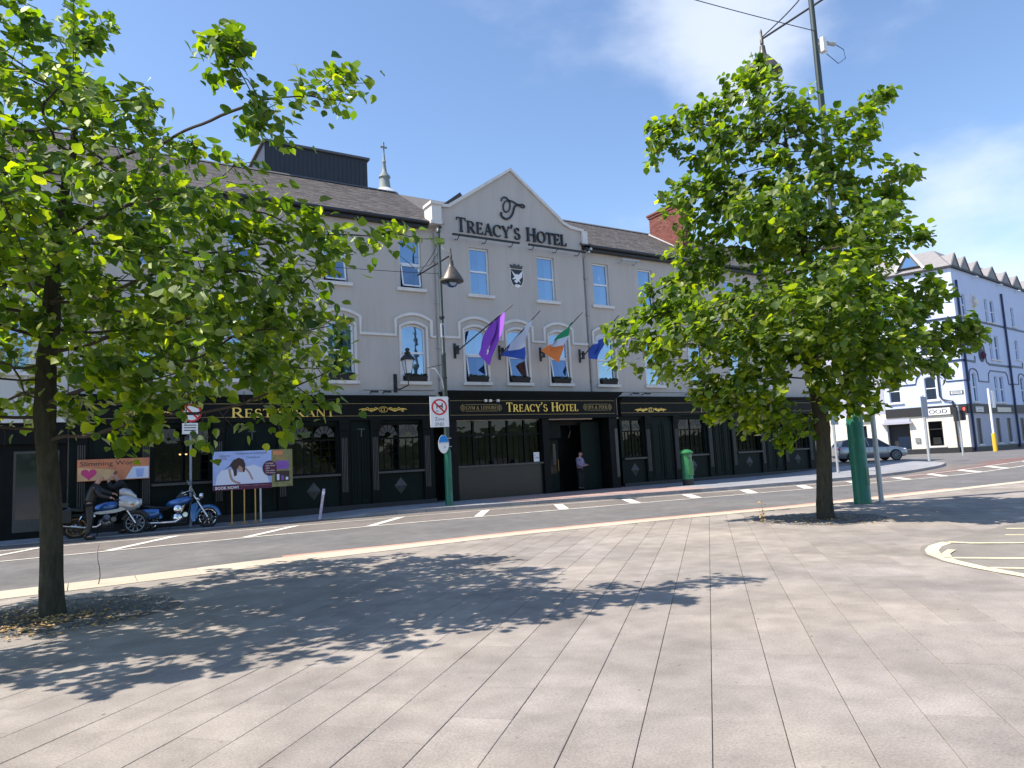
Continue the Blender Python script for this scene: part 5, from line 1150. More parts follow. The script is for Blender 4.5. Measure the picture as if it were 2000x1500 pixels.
# ------------------------------------------------------------------ post box
pb = thing('post_box', 'round green pillar box with domed cap on the hotel pavement', 'post box', (22.2, 22.1, .125)); o_ = (22.2, 22.1, .125)
mb = MB(); mb.lathe([(.235, 0), (.235, .26)], 24, o_); mb.build('base', M['plinth'], pb, True)
mb = MB(); mb.lathe([(.235, .261), (.24, .30), (.225, .32), (.225, 1.33)], 28, o_); bd = mb.build('body', M['post_green'], pb, True)
mb = MB(); mb.lathe([(.225, 1.331), (.27, 1.34), (.30, 1.37), (.30, 1.42), (.27, 1.44), (.20, 1.50), (.08, 1.545), (.0, 1.55)], 28, o_); mb.build('cap', M['post_green'], pb, True)
mb = MB(); mb.box(o_[0]-.12, o_[0]+.12, o_[1]-.232, o_[1]-.19, 1.27, 1.30); mb.build('posting_slot', M['ink'], bd)
mb = MB(); mb.box(o_[0]-.15, o_[0]+.15, o_[1]-.236, o_[1]-.17, .55, 1.15); mb.build('door', M['post_green'], bd)

# ------------------------------------------------------------------ advertising board, banner, posts, bollard
by = 23.45; k_ = (Y0-by)
bx = lambda u: u*by/24.75 ; BF = lambda u, z, d=0: (u, by-d, z)
ab = thing('advertising_board', 'wide pale blue printed board on posts reading BOOK NOW, between motorcycle and bollard', 'board', (4.6, by, .12))
x0_, x1_, xm = 3.38, 5.80, 5.14
mb = MB(); mb.mbox(BF, x0_, xm, 1.10, 2.31, -.02, .0); bp_ = mb.build('panel', M['print_blue'], ab)
mb = MB(); mb.mbox(BF, x0_, xm, 1.10, 1.27, .001, .003); mb.build('footer_strip', M['maroon'], bp_)
mb = MB(); mb.mbox(BF, xm+.002, x1_, 1.12, 2.32, -.018, .002); b2 = mb.build('panel', M['print_olive'], ab)
mb = MB(); mb.mbox(BF, xm+.15, x1_-.12, 1.68, 1.95, .003, .005); mb.build('print_patch', M['print_purple'], b2)
mb = MB(); mb.mbox(BF, xm+.12, x1_-.2, 1.97, 2.12, .003, .005); mb.build('print_patch', M['gold_dim'], b2)
mb = MB(); mb.mbox(BF, xm+.1, x1_-.1, 1.28, 1.62, .003, .005); mb.build('print_patch', M['print_hair'], b2)
for q in range(3):
    mb = MB(); mb.mbox(BF, xm+.16+q*.14, xm+.24+q*.14, 1.33, 1.52-.05*q, .006, .008); mb.build('print_patch', M['print_white'] if q != 1 else M['print_purple'], b2)
mb = MB(); mb.mbox(BF, xm+.05, xm+.35, 2.14, 2.28, .003, .005); mb.build('print_patch', M['print_orange'], b2)
# printed girl in a white dress
mb = MB(); mb.prism(BF, [(3.45, 1.28), (3.5, 1.55), (3.62, 1.72), (3.9, 1.75), (4.1, 1.62), (4.3, 1.8), (4.6, 1.86), (4.85, 1.74), (5.0, 1.5), (5.06, 1.28)], .001, .002); mb.build('print_dress', M['print_white'], bp_)
for pts_, w_ in (([(3.86, 1.76), (3.90, 1.52), (3.98, 1.38), (4.18, 1.29)], .07), ([(4.34, 1.76), (4.45, 1.62), (4.52, 1.46), (4.56, 1.40)], .055)):
    mb = MB(); mb.strip(BF, sm(pts_), w_, .003, .004); mb.build('print_arm', M['print_skin'], bp_)
mb = MB(); mb.prism(BF, arc(4.21, 1.76, .10, .12, 0, 330, 11), .003, .004); mb.build('print_face', M['print_skin'], bp_)
mb = MB(); mb.prism(BF, [(3.74, 1.76), (3.86, 1.86), (3.98, 2.03), (4.14, 2.10), (4.28, 2.04), (4.34, 1.88), (4.32, 1.66), (4.26, 1.63), (4.25, 1.78), (4.16, 1.86), (4.08, 1.72), (4.08, 1.55), (4.0, 1.52), (3.97, 1.72), (3.9, 1.84)], .0045, .0055); mb.build('print_hair', M['print_hair'], bp_)
sans(BF, 'Communion & Confirmation', 4.06, 2.20, .095, .003, 'lettering', M['letter_dark'], bp_, width=.94); sans(BF, 'Celebrations', 4.36, 2.07, .095, .003, 'lettering', M['letter_dark'], bp_, width=.42)
sans(BF, "TREACY'S\nHOTEL", 3.56, 2.13, .085, .003, 'lettering', M['maroon'], bp_, width=.32)
sans(BF, 'BOOK NOW!', 3.45, 1.135, .125, .004, 'lettering', M['white'], bp_, bold=.003, width=.68)
sans(BF, '051 877222  |  info@treacyshotel.com', 4.2, 1.20, .045, .004, 'lettering', M['print_skin'], bp_, width=.86)
mb = MB(); mb.prism(BF, arc(5.08, 1.73, .225, .245, 0, 350, 23), .006, .009); ds = mb.build('print_roundel', M['maroon'], bp_)
for i, tx in enumerate(('3 COURSE', 'MEAL FROM', 'ONLY', '€26 adults', '€12 children')): sans(BF, tx, 4.95-.0*i, 1.86-i*.075, .06, .0095, 'lettering', M['white'], ds, width=(.24, .3, .14, .28, .3)[i])
for u, m_, r_ in ((3.92, 'brass', .022), (4.29, 'brass', .022), (4.62, 'brass', .022), (4.78, 'galv', .032)):
    mb = MB(); mb.tube([(u, by-.04, .06), (u, by-.04, 1.10)], r_, 8)
    if m_ == 'brass': mb.lathe([(.12, 0), (.12, .02), (.03, .04)], 14, (u, by-.04, .05))
    mb.build('post', M[m_], ab, True)
bn = thing('banner', 'orange and pink banner with a heart on the dark shopfront behind the motorcyclists', 'banner', (.75, 24.5, 1.6))
NF = lambda u, z, d=0: (u, 24.42-d, z)
mb = MB(); mb.mbox(NF, -.20, 1.70, 1.60, 2.24, -.015, .0); bnp = mb.build('sheet', M['print_orange'], bn)
mb = MB(); mb.prism(NF, [(-.18, 1.62), (.8, 1.62), (.75, 1.92), (-.18, 2.0)], .001, .002); mb.build('print_patch', M['print_peach'], bnp)
mb = MB(); mb.prism(NF, [(1.05, 1.62), (1.68, 1.62), (1.68, 1.98), (1.25, 1.98)], .001, .002); mb.build('print_patch', M['print_white'], bnp)
mb = MB(); mb.prism(NF, [(1.36, 1.66), (1.52, 1.66), (1.56, 1.92), (1.32, 1.92)], .003, .004); mb.build('print_patch', M['print_blue'], bnp)
mb = MB(); ht = [(.10+.205*(16*math.sin(t)**3)/16, 1.81+.19*(13*math.cos(t)-5*math.cos(2*t)-2*math.cos(3*t)-math.cos(4*t))/16) for t in [6.283*i/24 for i in range(24)]]; mb.prism(NF, ht, .003, .004); mb.build('print_heart', M['print_pink'], bnp)
sans(NF, 'Slimming World', -.13, 2.05, .19, .003, 'lettering', M['ink'], bnp, width=1.55)
# sign pole behind the motorcycles
sp_ = thing('sign_pole', 'grey pole with small white plate and red sign half hidden by leaves of left tree', 'road sign', (2.80, 23.85, .1)); PF = lambda u, z, d=0: (u, 23.78-d, z)
mb = MB(); mb.tube([(2.80, 23.85, .05), (2.80, 23.85, 3.95)], .038, 10); mb.build('pole', M['grey_alu'], sp_, True)
mb = MB(); mb.mbox(PF, 2.55, 3.0, 2.90, 3.24, .0, .012); pp_ = mb.build('plate', M['white'], sp_)
for z in (3.16, 3.08, 3.0):
    mb = MB(); mb.mbox(PF, 2.60, 2.95, z, z+.028, .013, .015); mb.build('lettering', M['letter_dark'], pp_)
dsc = disc_sign(PF, 2.82, 3.56, .29, .0, sp_)
bl = thing('bollard', 'thin leaning pink and white striped marker post on the kerb', 'bollard', (6.42, 22.6, .03))
mb = MB(); mb.tube([(6.42, 22.6, .02), (6.56, 22.55, .98)], .045, 12); mb.build('post', M['bollard'], bl, True)
mb = MB(); mb.tube([(6.535, 22.56, .80), (6.55, 22.555, .90)], .048, 12); mb.build('band', M['white'], bl, True)
# other poles
def pole(label, x, y, h, r, top=None, m_='galv', z0=None):
    z0 = gz(x) if z0 is None else z0; t = thing('pole', label, 'pole', (x, y, z0)); mb = MB(); mb.tube([(x, y, z0), (x, y, z0+h)], r, 10); mb.lathe([(r, h), (r*.8, h+r*.7), (0.001, h+r)], 10, (x, y, z0)); mb.build('post', M[m_], t, True); return t
t = pole('short grey steel pole beside the thick green lamp post', 17.72, 10.81, 2.42, .062); mb = MB(); mb.lathe([(.09, 0), (.09, .04), (.065, .05)], 12, (17.72, 10.81, 0)); mb.build('flange', M['galv'], t)
t = pole('slim pale pole at the kerb just right of the tree trunk', 31.4, 21.2, 3.1, .06, z0=.12); mb = MB(); mb.box(31.1, 31.7, 21.11, 21.13, 2.5, 3.1); mb.build('plate', M['grey_alu'], t)
t = pole('pole with grey sign back on the corner pavement', 38.7, 20.7, 3.5, .07, z0=.4); mb = MB(); mb.box(38.35, 38.95, 20.60, 20.62, 2.75, 3.85); mb.build('sign_back', M['grey_alu'], t)
rs = thing('round_sign', 'red and white sign high on the thick lamp post, glimpsed through the leaves', 'road sign', (17.1, 10.7, 5.2)); RF = lambda u, z, d=0: (u, 10.72-d, z)
mb = MB(); mb.mbox(RF, 17.0, 17.5, 5.05, 5.7, -.02, 0); rp_ = mb.build('plate', M['white'], rs); disc_sign(RF, 17.25, 5.42, .22, .001, rp_)
# traffic light
tl = thing('traffic_light', 'traffic light with red lamp lit in front of the corner building', 'traffic light', (50.2, 24.6, .35)); x, y = 50.2, 24.6
mb = MB(); mb.tube([(x, y, .35), (x, y, 3.7)], .06, 10); mb.build('pole', M['galv'], tl, True)
mb = MB(); mb.box(x+.28, x+.62, y-.15, y+.1, 2.7, 3.65); hd = mb.build('signal_head', M['plinth'], tl)
rl, N_, L2, b_ = nodes_of('red_lamp_lit'); b_.inputs['Base Color'].default_value = (.5, .01, .01, 1); b_.inputs['Emission Color'].default_value = (1, .06, .04, 1); b_.inputs['Emission Strength'].default_value = 2.2
for i, mm in enumerate((rl, M['ink'], M['ink'])):
    mb = MB(); mb.lathe([(.11, 0), (.11, .03)], 14, (x+.45, y-.151, 3.47-i*.30), (0, -1, 0)); mb.build('lamp', mm, hd)
mb = MB(); mb.box(x-.5, x-.22, y-.1, y+.1, 2.65, 3.6); mb.box(x-.5, x+.62, y-.02, y+.03, 3.3, 3.34); mb.build('signal_head', M['plinth'], tl)
wp = thing('bus_pole', 'leaning pale pole with yellow base and narrow white sign beside the blue wall', 'pole', (59.5, 26.8, .35)); x, y = 59.5, 26.8
mb = MB(); mb.tube([(x, y, .35), (x, y, 5.2)], .08, 10); mb.build('pole', M['white'], wp, True)
mb = MB(); mb.tube([(x, y, .36), (x, y, 1.75)], .15, 12); mb.build('sleeve', mat('yellow_sleeve', (.75, .42, .02), .5), wp, True)
mb = MB(); mb.box(x+.2, x+.55, y-.15, y-.05, 3.7, 5.0); mb.build('sign', M['white'], wp)

# ------------------------------------------------------------------ skinned figures
def skin(name, nodes, edges, material, parent, sub=2, smooth=True):
    """nodes: key -> (x,y,z,r) ; continuous surface grown around a skeleton"""
    keys = list(nodes); me = bpy.data.meshes.new(name); me.from_pydata([nodes[k][:3] for k in keys], [(keys.index(a), keys.index(b)) for a, b in edges], [])
    o = bpy.data.objects.new(name, me); COL.objects.link(o)
    m_ = o.modifiers.new('s', 'SKIN'); m_.use_smooth_shade = smooth; m_.branch_smoothing = .3
    for i, k in enumerate(keys):
        r = nodes[k][3]; r = r if isinstance(r, tuple) else (r, r); me.skin_vertices[0].data[i].radius = r; me.skin_vertices[0].data[i].use_root = (i == 0)
    m2 = o.modifiers.new('b', 'SUBSURF'); m2.levels = sub; m2.render_levels = sub
    bpy.context.view_layer.update(); new = bpy.data.meshes.new_from_object(o.evaluated_get(bpy.context.evaluated_depsgraph_get()))
    bpy.data.objects.remove(o); bpy.data.meshes.remove(me); new.materials.clear(); new.materials.append(material); new.name = name
    if smooth: new.polygons.foreach_set('use_smooth', [True]*len(new.polygons))
    return link(name, new, parent)
def chain(*k): return list(zip(k, k[1:]))
def person(label, P, top, bottom, hair, loc, rot, skin_m='person_skin', belt=None):
    """P: joints pelvis, chest, neck, head, shoulders, elbows, wrists, hips, knees, ankles, toes (x forward, y left, z up)"""
    t = thing('person', label, 'person', (0, 0, 0))
    n = dict(pel=P['pel']+((.12, .10),), waist=P['waist']+((.115, .095),), chest=P['chest']+((.145, .11),), uch=P['uch']+((.12, .095),), neck=P['neck']+(.052,), jaw=P['jaw']+((.068, .075),), head=P['head']+((.082, .098),), crown=P['crown']+((.055, .07),))
    e = chain('pel', 'waist', 'chest', 'uch', 'neck', 'jaw', 'head', 'crown')
    for s_ in 'lr':
        for k, r in (('sh', .062), ('el', .042), ('wr', .027), ('pa', (.040, .022)), ('hip', .088), ('kn', .060), ('an', .040), ('to', (.04, .03))): n[k+s_] = P[k+s_]+(r,)
        e += chain('uch', 'sh'+s_, 'el'+s_, 'wr'+s_, 'pa'+s_)+chain('pel', 'hip'+s_, 'kn'+s_, 'an'+s_, 'to'+s_)
        # five fingers rooted in the palm, curled
        w, p = Vector(P['wr'+s_]), Vector(P['pa'+s_]); d = (p-w).normalized(); sd_ = d.cross(Vector((0, 0, 1))); sd_ = sd_.normalized() if sd_.length > .1 else Vector((0, 1, 0)); dn = d.cross(sd_).normalized()
        if dn.z > 0: dn = -dn
    body = skin('body', n, e, M[skin_m], t)
    for s_ in 'lr':
        w, p = Vector(P['wr'+s_]), Vector(P['pa'+s_]); d = (p-w).normalized(); sd_ = d.cross(Vector((0, 0, 1))); sd_ = sd_.normalized() if sd_.length > .1 else Vector((0, 1, 0)); dn = d.cross(sd_).normalized()
        if dn.z > 0: dn = -dn
        for i, (off, l) in enumerate(((-.030, .060), (-.010, .070), (.010, .066), (.029, .052), (-.045, .045))):
            mb = MB(); q0 = p+sd_*off-d*(.0 if i < 4 else .035); a = q0+d*l*.5+dn*.012; b = a+d*l*.25+dn*l*.45; mb.tube([q0, a, b], [.0095, .009, .0065], 6); mb.build('finger', M[skin_m], t, True)
    # face: nose, ears, eyes
    h = Vector(P['head']); f = (Vector(P['face'])-h).normalized(); u = (Vector(P['crown'])-Vector(P['jaw'])).normalized(); r = f.cross(u).normalized()
    mb = MB(); mb.tube([h+f*.085+u*.03, h+f*.115-u*.015, h+f*.09-u*.03], [.010, .016, .012], 6); mb.build('nose', M[skin_m], t, True)
    for s2 in (-1, 1):
        mb = MB(); c = h+r*s2*.083-u*.0; mb.ell(c, .018, .018, .032, 8, 6); mb.build('ear', M[skin_m], t, True)
        mb = MB(); c = h+f*.088+r*s2*.032+u*.02; mb.ell(c, .010, .010, .008, 8, 5); mb.build('eye', M['ink'], t, True)
    mb = MB(); mb.tube([h+f*.088-u*.055+r*.02, h+f*.094-u*.057, h+f*.088-u*.055-r*.02], .006, 5); mb.build('mouth', M['maroon'], t)
    g = 1.0; nn = {k: n[k] for k in ('pel', 'waist', 'chest', 'uch')}
    tn = {}
    def up(k, a): v = n[k]; rr = v[3]; return v[:3]+((rr[0]+a, rr[1]+a) if isinstance(rr, tuple) else rr+a,)
    tn['pel'] = up('pel', .045); tn['waist'] = up('waist', .055); tn['chest'] = up('chest', .06); tn['uch'] = up('uch', .05)
    tn['col'] = tuple((Vector(P['neck'])*.75+Vector(P['uch'])*.25))+(.075,)
    te = chain('pel', 'waist', 'chest', 'uch', 'col')
    for s_ in 'lr':
        for k, a in (('sh', .042), ('el', .036), ('wr', .024)): tn[k+s_] = up(k+s_, a)
        te += chain('uch', 'sh'+s_, 'el'+s_, 'wr'+s_)
    skin('jacket', tn, te, top, t)
    bn_ = {'pel': up('pel', .022)}; be = []
    for s_ in 'lr':
        for k, a in (('hip', .026), ('kn', .028), ('an', .034)): bn_[k+s_] = up(k+s_, a)
        be += chain('pel', 'hip'+s_, 'kn'+s_, 'an'+s_)
    skin('trousers', bn_, be, bottom, t)
    for s_ in 'lr':
        a, b = Vector(P['an'+s_]), Vector(P['to'+s_]); hl = a-(b-a).normalized()*.05
        skin('boot', {'a': (a.x, a.y, a.z+.10, .062), 'b': (hl.x, hl.y, .055, .055), 'c': (b.x*.7+a.x*.3, b.y*.7+a.y*.3, .05, (.055, .045)), 'd': (b.x+.05*(b-a).normalized().x, b.y+.05*(b-a).normalized().y, .038, (.045, .034))}, chain('a', 'b', 'c', 'd'), M['leather'], t)
    if hair:
        hm, amt = hair; c = h+u*.035-f*.018
        skin('hair', {'a': tuple(c-f*.045-u*.05*amt)+(.070,), 'b': tuple(c-f*.03+u*.02)+((.088, .085),), 'c': tuple(c+f*.025+u*.055)+((.072, .055),)}, chain('a', 'b', 'c'), M[hm], t)
    t.location = loc; t.rotation_euler = (0, 0, rot); return t
# bald rider in a black leather jacket, bent over the near side of the first motorcycle
PA = dict(pel=(0, 0, .97), waist=(.03, 0, 1.10), chest=(.09, 0, 1.30), uch=(.15, 0, 1.45), neck=(.20, 0, 1.55), jaw=(.25, 0, 1.62), head=(.27, 0, 1.68), crown=(.26, 0, 1.75), face=(.40, -.03, 1.62),
 shl=(.15, .20, 1.45), ell=(.38, .26, 1.28), wrl=(.60, .20, 1.22), pal=(.67, .18, 1.20), shr=(.15, -.20, 1.45), elr=(.24, -.30, 1.18), wrr=(.48, -.22, 1.12), par=(.55, -.20, 1.11),
 hipl=(0, .10, .90), knl=(.06, .13, .50), anl=(-.02, .14, .10), tol=(.14, .16, .04), hipr=(0, -.10, .90), knr=(.02, -.13, .50), anr=(-.04, -.14, .10), tor=(.12, -.17, .04))
person('bald person in a black leather jacket leaning over the silver faired motorcycle', PA, M['leather'], M['leather'], None, (.10, 22.82, .0), R(4))
# second rider standing behind the bike, hands raised to the face
PB = dict(pel=(0, 0, .98), waist=(.03, 0, 1.12), chest=(.07, 0, 1.32), uch=(.13, 0, 1.47), neck=(.19, 0, 1.57), jaw=(.25, 0, 1.63), head=(.28, 0, 1.69), crown=(.27, 0, 1.76), face=(.42, 0, 1.63),
 shl=(.12, .20, 1.47), ell=(.33, .27, 1.34), wrl=(.42, .12, 1.52), pal=(.41, .07, 1.59), shr=(.12, -.20, 1.47), elr=(.34, -.27, 1.32), wrr=(.43, -.10, 1.50), par=(.42, -.05, 1.57),
 hipl=(0, .10, .90), knl=(.04, .12, .50), anl=(-.02, .13, .10), tol=(.12, .15, .04), hipr=(0, -.10, .90), knr=(.03, -.12, .50), anr=(-.03, -.13, .10), tor=(.12, -.15, .04))
person('person with short reddish hair in black, hands raised to the face behind the motorcycles', PB, M['cloth_black'], M['cloth_black'], ('hair', 0), (1.02, 23.9, .03), R(180))
PC = dict(pel=(0, 0, .93), waist=(.0, 0, 1.05), chest=(.01, 0, 1.22), uch=(.02, 0, 1.36), neck=(.03, 0, 1.45), jaw=(.05, 0, 1.51), head=(.06, 0, 1.56), crown=(.05, 0, 1.62), face=(.2, -.02, 1.54),
 shl=(.02, .17, 1.36), ell=(.06, .21, 1.10), wrl=(.26, .12, 1.06), pal=(.32, .09, 1.08), shr=(.02, -.17, 1.36), elr=(.04, -.22, 1.10), wrr=(.25, -.14, 1.04), par=(.31, -.10, 1.05),
 hipl=(0, .09, .86), knl=(.02, .10, .48), anl=(-.01, .11, .09), tol=(.12, .12, .03), hipr=(0, -.09, .86), knr=(.02, -.10, .48), anr=(-.01, -.11, .09), tor=(.12, -.12, .03))
person('dark haired person in a lilac shirt standing in the dark hotel doorway', PC, M['lilac'], M['cloth_black'], ('hair_dark', 1.3), (18.55, 24.9, .14), R(-65))

# ------------------------------------------------------------------ motorcycles (x forward, z up)
def wheel(t, x, r, w, rimm, spokes, disc=True, name='wheel'):
    mb = MB(); n = 36; prof = [(r-.075, -w*.5), (r-.02, -w*.5), (r, -w*.25), (r, w*.25), (r-.02, w*.5), (r-.075, w*.5)]
    vs = []; fs = []
    for i in range(n):
        a = 2*math.pi*i/n
        for q, y in prof: vs.append((x+q*math.cos(a), y, r+q*math.sin(a)))
    m_ = len(prof)
    for i in range(n):
        for k in range(m_): fs.append((i*m_+k, i*m_+(k+1) % m_, ((i+1) % n)*m_+(k+1) % m_, ((i+1) % n)*m_+k))
    mb.add(vs, fs); tyre = mb.build('wheel', M['tyre'], t, True)
    mb = MB(); pts = [(x+(r-.085)*math.cos(2*math.pi*i/28), 0, r+(r-.085)*math.sin(2*math.pi*i/28)) for i in range(29)]; mb.tube(pts, .017, 6, False); mb.build('rim', rimm, tyre, True)
    mb = MB()
    for i in range(spokes):
        a = 2*math.pi*i/spokes; mb.tube([(x+.03*math.cos(a+.3), .03*(-1)**i, r+.03*math.sin(a+.3)), (x+(r-.09)*math.cos(a), 0, r+(r-.09)*math.sin(a))], .006 if spokes > 12 else .016, 4)
    mb.lathe([(.05, -.05), (.05, .05)], 12, (x, 0, r), (0, 1, 0)); mb.build('spokes', rimm, tyre)
    if disc:
        for s_ in (-1, 1):
            mb = MB(); mb.tube([(x+.12*math.cos(.2244*i), s_*.075, r+.12*math.sin(.2244*i)) for i in range(29)], .022, 4, False); mb.build('brake_disc', M['engine'], tyre)
            mb = MB(); mb.lathe([(.06, 0), (.06, .008)], 14, (x, s_*.075, r), (0, 1, 0)); mb.build('hub', M['engine_dk'], tyre)
def fender(t, x, r, a0, a1, w, m_, rr=.045):
    mb = MB(); n = 14
    for i in range(n):
        p, q = R(a0+(a1-a0)*i/n), R(a0+(a1-a0)*(i+1)/n); R_ = r+rr
        P_ = lambda a, y, d=0: (x+(R_+d)*math.cos(a), y, r+(R_+d)*math.sin(a))
        mb.quad(P_(p, -w), P_(q, -w), P_(q, -w*.5, .03), P_(p, -w*.5, .03)); mb.quad(P_(p, -w*.5, .03), P_(q, -w*.5, .03), P_(q, w*.5, .03), P_(p, w*.5, .03)); mb.quad(P_(p, w*.5, .03), P_(q, w*.5, .03), P_(q, w), P_(p, w))
        for s_ in (-1, 1): mb.quad(P_(p, s_*w), P_(q, s_*w), P_(q, s_*w, -.07), P_(p, s_*w, -.07))
    return mb.build('mudguard', m_, t, True)
def loft(secs, n=12):
    """secs: list of (x, half_width, z_low, z_high)"""
    mb = MB(); vs = []; fs = []
    for x, w, z0, z1 in secs:
        for k in range(n):
            a = 2*math.pi*k/n; vs.append((x, w*math.copysign(abs(math.cos(a))**.7, math.cos(a)), (z0+z1)/2+(z1-z0)/2*math.copysign(abs(math.sin(a))**.8, math.sin(a))))
    for i in range(len(secs)-1):
        for k in range(n): fs.append((i*n+k, i*n+(k+1) % n, (i+1)*n+(k+1) % n, (i+1)*n+k))
    fs += [tuple(range(n))[::-1], tuple((len(secs)-1)*n+k for k in range(n))]; mb.add(vs, fs); return mb
def engine(t, x, z, chrome=False):
    for s_ in (-1, 1):
        mb = MB(); c = Vector((x, s_*.10, z)); d = Vector((.12*1, s_*1.0, .35)).normalized() if not chrome else Vector((.35*s_, s_*.05, 1)).normalized()
        st = c if not chrome else Vector((x+.02, 0, z+.05)); L0 = .24 if not chrome else .30
        for i in range(9):
            q = st+d*(.05+i*L0/9); mb.lathe([(.088 if i % 2 else .070, 0), (.088 if i % 2 else .070, L0/9*.62)], 12, q, d)
        mb.build('cylinder', M['chrome'] if chrome else M['engine'], t)
    mb = MB(); mb.ell((x, 0, z-.06), .21, .15, .16, 14, 8); mb.build('crankcase', M['engine'], t, True)
    for s_ in (-1, 1):
        mb = MB(); mb.lathe([(.12, 0), (.12, .02), (.09, .045), (.02, .05)], 18, (x-.02, s_*.145, z-.06), (0, s_, 0)); mb.lathe([(.075, 0), (.07, .04)], 14, (x+.20, s_*.12, z+.02), (0, s_, 0)); mb.build('engine_cover', M['chrome'] if chrome else M['engine'], t, True)
def moto_a():
    t = thing('motorcycle', 'motorcycle with silver half fairing and blue tank, parked nearest the big left tree', 'motorcycle', (0, 0, 0), 'motorcycles parked at the kerb')
    wheel(t, 0, .325, .12, M['brass'], 28); wheel(t, 1.47, .325, .10, M['galv'], 10)
    fender(t, 1.47, .325, 25, 160, .06, M['engine_dk']); fender(t, 0, .325, 30, 175, .08, M['engine_dk'])
    engine(t, .72, .46)
    mb = MB()
    for s_ in (-1, 1): mb.tube([(1.12, s_*.10, .93), (1.47, s_*.085, .325)], [.026, .032], 10)
    mb.build('fork', M['chrome'], t, True)
    mb = MB()
    for s_ in (-1, 1): mb.tube([(1.1, s_*.04, .85), (.95, s_*.12, .5), (.9, s_*.12, .25), (.45, s_*.12, .25), (.15, s_*.1, .33), (.0, s_*.08, .33)], .018, 8); mb.tube([(1.1, s_*.03, .9), (.5, s_*.10, .68), (-.15, s_*.10, .66)], .018, 8)
    mb.tube([(-.15, -.10, .66), (-.15, .10, .66)], .016, 6); mb.build('frame', M['engine_dk'], t, True)
    for s_ in (-1, 1): mb = MB(); mb.tube([(.15, s_*.16, .62), (-.02, s_*.13, .33)], .028, 8); mb.build('shock_absorber', M['chrome'], t, True)
    loft([(.42, .04, .76, .86), (.50, .11, .72, .92), (.72, .155, .70, .99), (.92, .15, .72, 1.00), (1.02, .08, .80, .96)]).build('fuel_tank', M['bike_blue'], t, True)
    loft([(-.32, .06, .74, .86), (-.22, .13, .72, .90), (.10, .14, .72, .86), (.38, .12, .74, .84), (.46, .07, .76, .84)]).build('saddle', M['seat'], t, True)
    # silver half fairing: nose, screen, lower skirt
    loft([(1.62, .05, .86, .98), (1.58, .13, .76, 1.02), (1.46, .20, .70, 1.08), (1.32, .235, .66, 1.14), (1.18, .24, .70, 1.17), (1.05, .20, .76, 1.12)], 18).build('fairing', M['bike_silver'], t, True)
    loft([(1.50, .10, 1.00, 1.12), (1.34, .16, 1.08, 1.30), (1.16, .18, 1.12, 1.36), (1.06, .16, 1.14, 1.32)], 16).build('windscreen', M['bike_silver'], t, True)
    for s_ in (-1, 1):
        mb = MB(); mb.prism(lambda u, z, d=0: (u, s_*(.16+d), z), [(.42, .66), (.62, .64), (.98, .66), (1.20, .72), (1.30, .82), (1.20, .88), (1.02, .76), (.75, .73), (.45, .71)], 0, .03); mb.build('side_panel', M['bike_silver'], t)
        mb = MB(); mb.ell((1.40, s_*.25, .86), .035, .04, .035, 8, 6); mb.build('indicator', M['amber'], t, True)
        mb = MB(); mb.tube([(.70, s_*.16, .42), (.5, s_*.17, .30), (.2, s_*.17, .30)], .022, 8); mb.tube([(.2, s_*.17, .30), (-.45, s_*.17, .42)], [.035, .048], 12); mb.build('exhaust', M['chrome'], t, True)
        mb = MB(); mb.tube([(1.08, s_*.05, 1.0), (1.05, s_*.26, 1.02), (.98, s_*.30, 1.02)], .014, 6); mb.tube([(1.02, s_*.26, 1.02), (.94, s_*.34, 1.02)], .020, 8); mb.build('handlebar', M['engine_dk'], t, True)
        mb = MB(); mb.box(-.45, -.10, min(s_*.16, s_*.36), max(s_*.16, s_*.36), .46, .80); mb.build('pannier', M['seat'], t)
    mb = MB(); mb.lathe([(.10, 0), (.09, .03), (.02, .045)], 18, (1.60, 0, .92), (1, 0, 0)); mb.build('headlight', M['lamp_glass'], t, True)
    mb = MB(); mb.tube([(-.15, -.12, .86), (-.48, -.12, 1.0), (-.48, .12, 1.0), (-.15, .12, .86)], .010, 6); mb.tube([(-.48, -.12, 1.0), (-.52, -.12, 1.14), (-.52, .12, 1.14), (-.48, .12, 1.0)], .010, 6); mb.build('luggage_rack', M['chrome'], t, True)
    mb = MB(); mb.box(-.50, -.18, -.14, .14, .90, 1.02); mb.build('luggage_roll', M['seat'], t)
    mb = MB(); mb.ell((.42, -.20, .60), .06, .03, .05, 10, 6); mb.build('carburettor_cap', M['chrome'], t, True)
    mb = MB(); mb.tube([(.55, .12, .24), (.50, .30, .02)], .012, 6); mb.build('side_stand', M['engine_dk'], t)
    return t
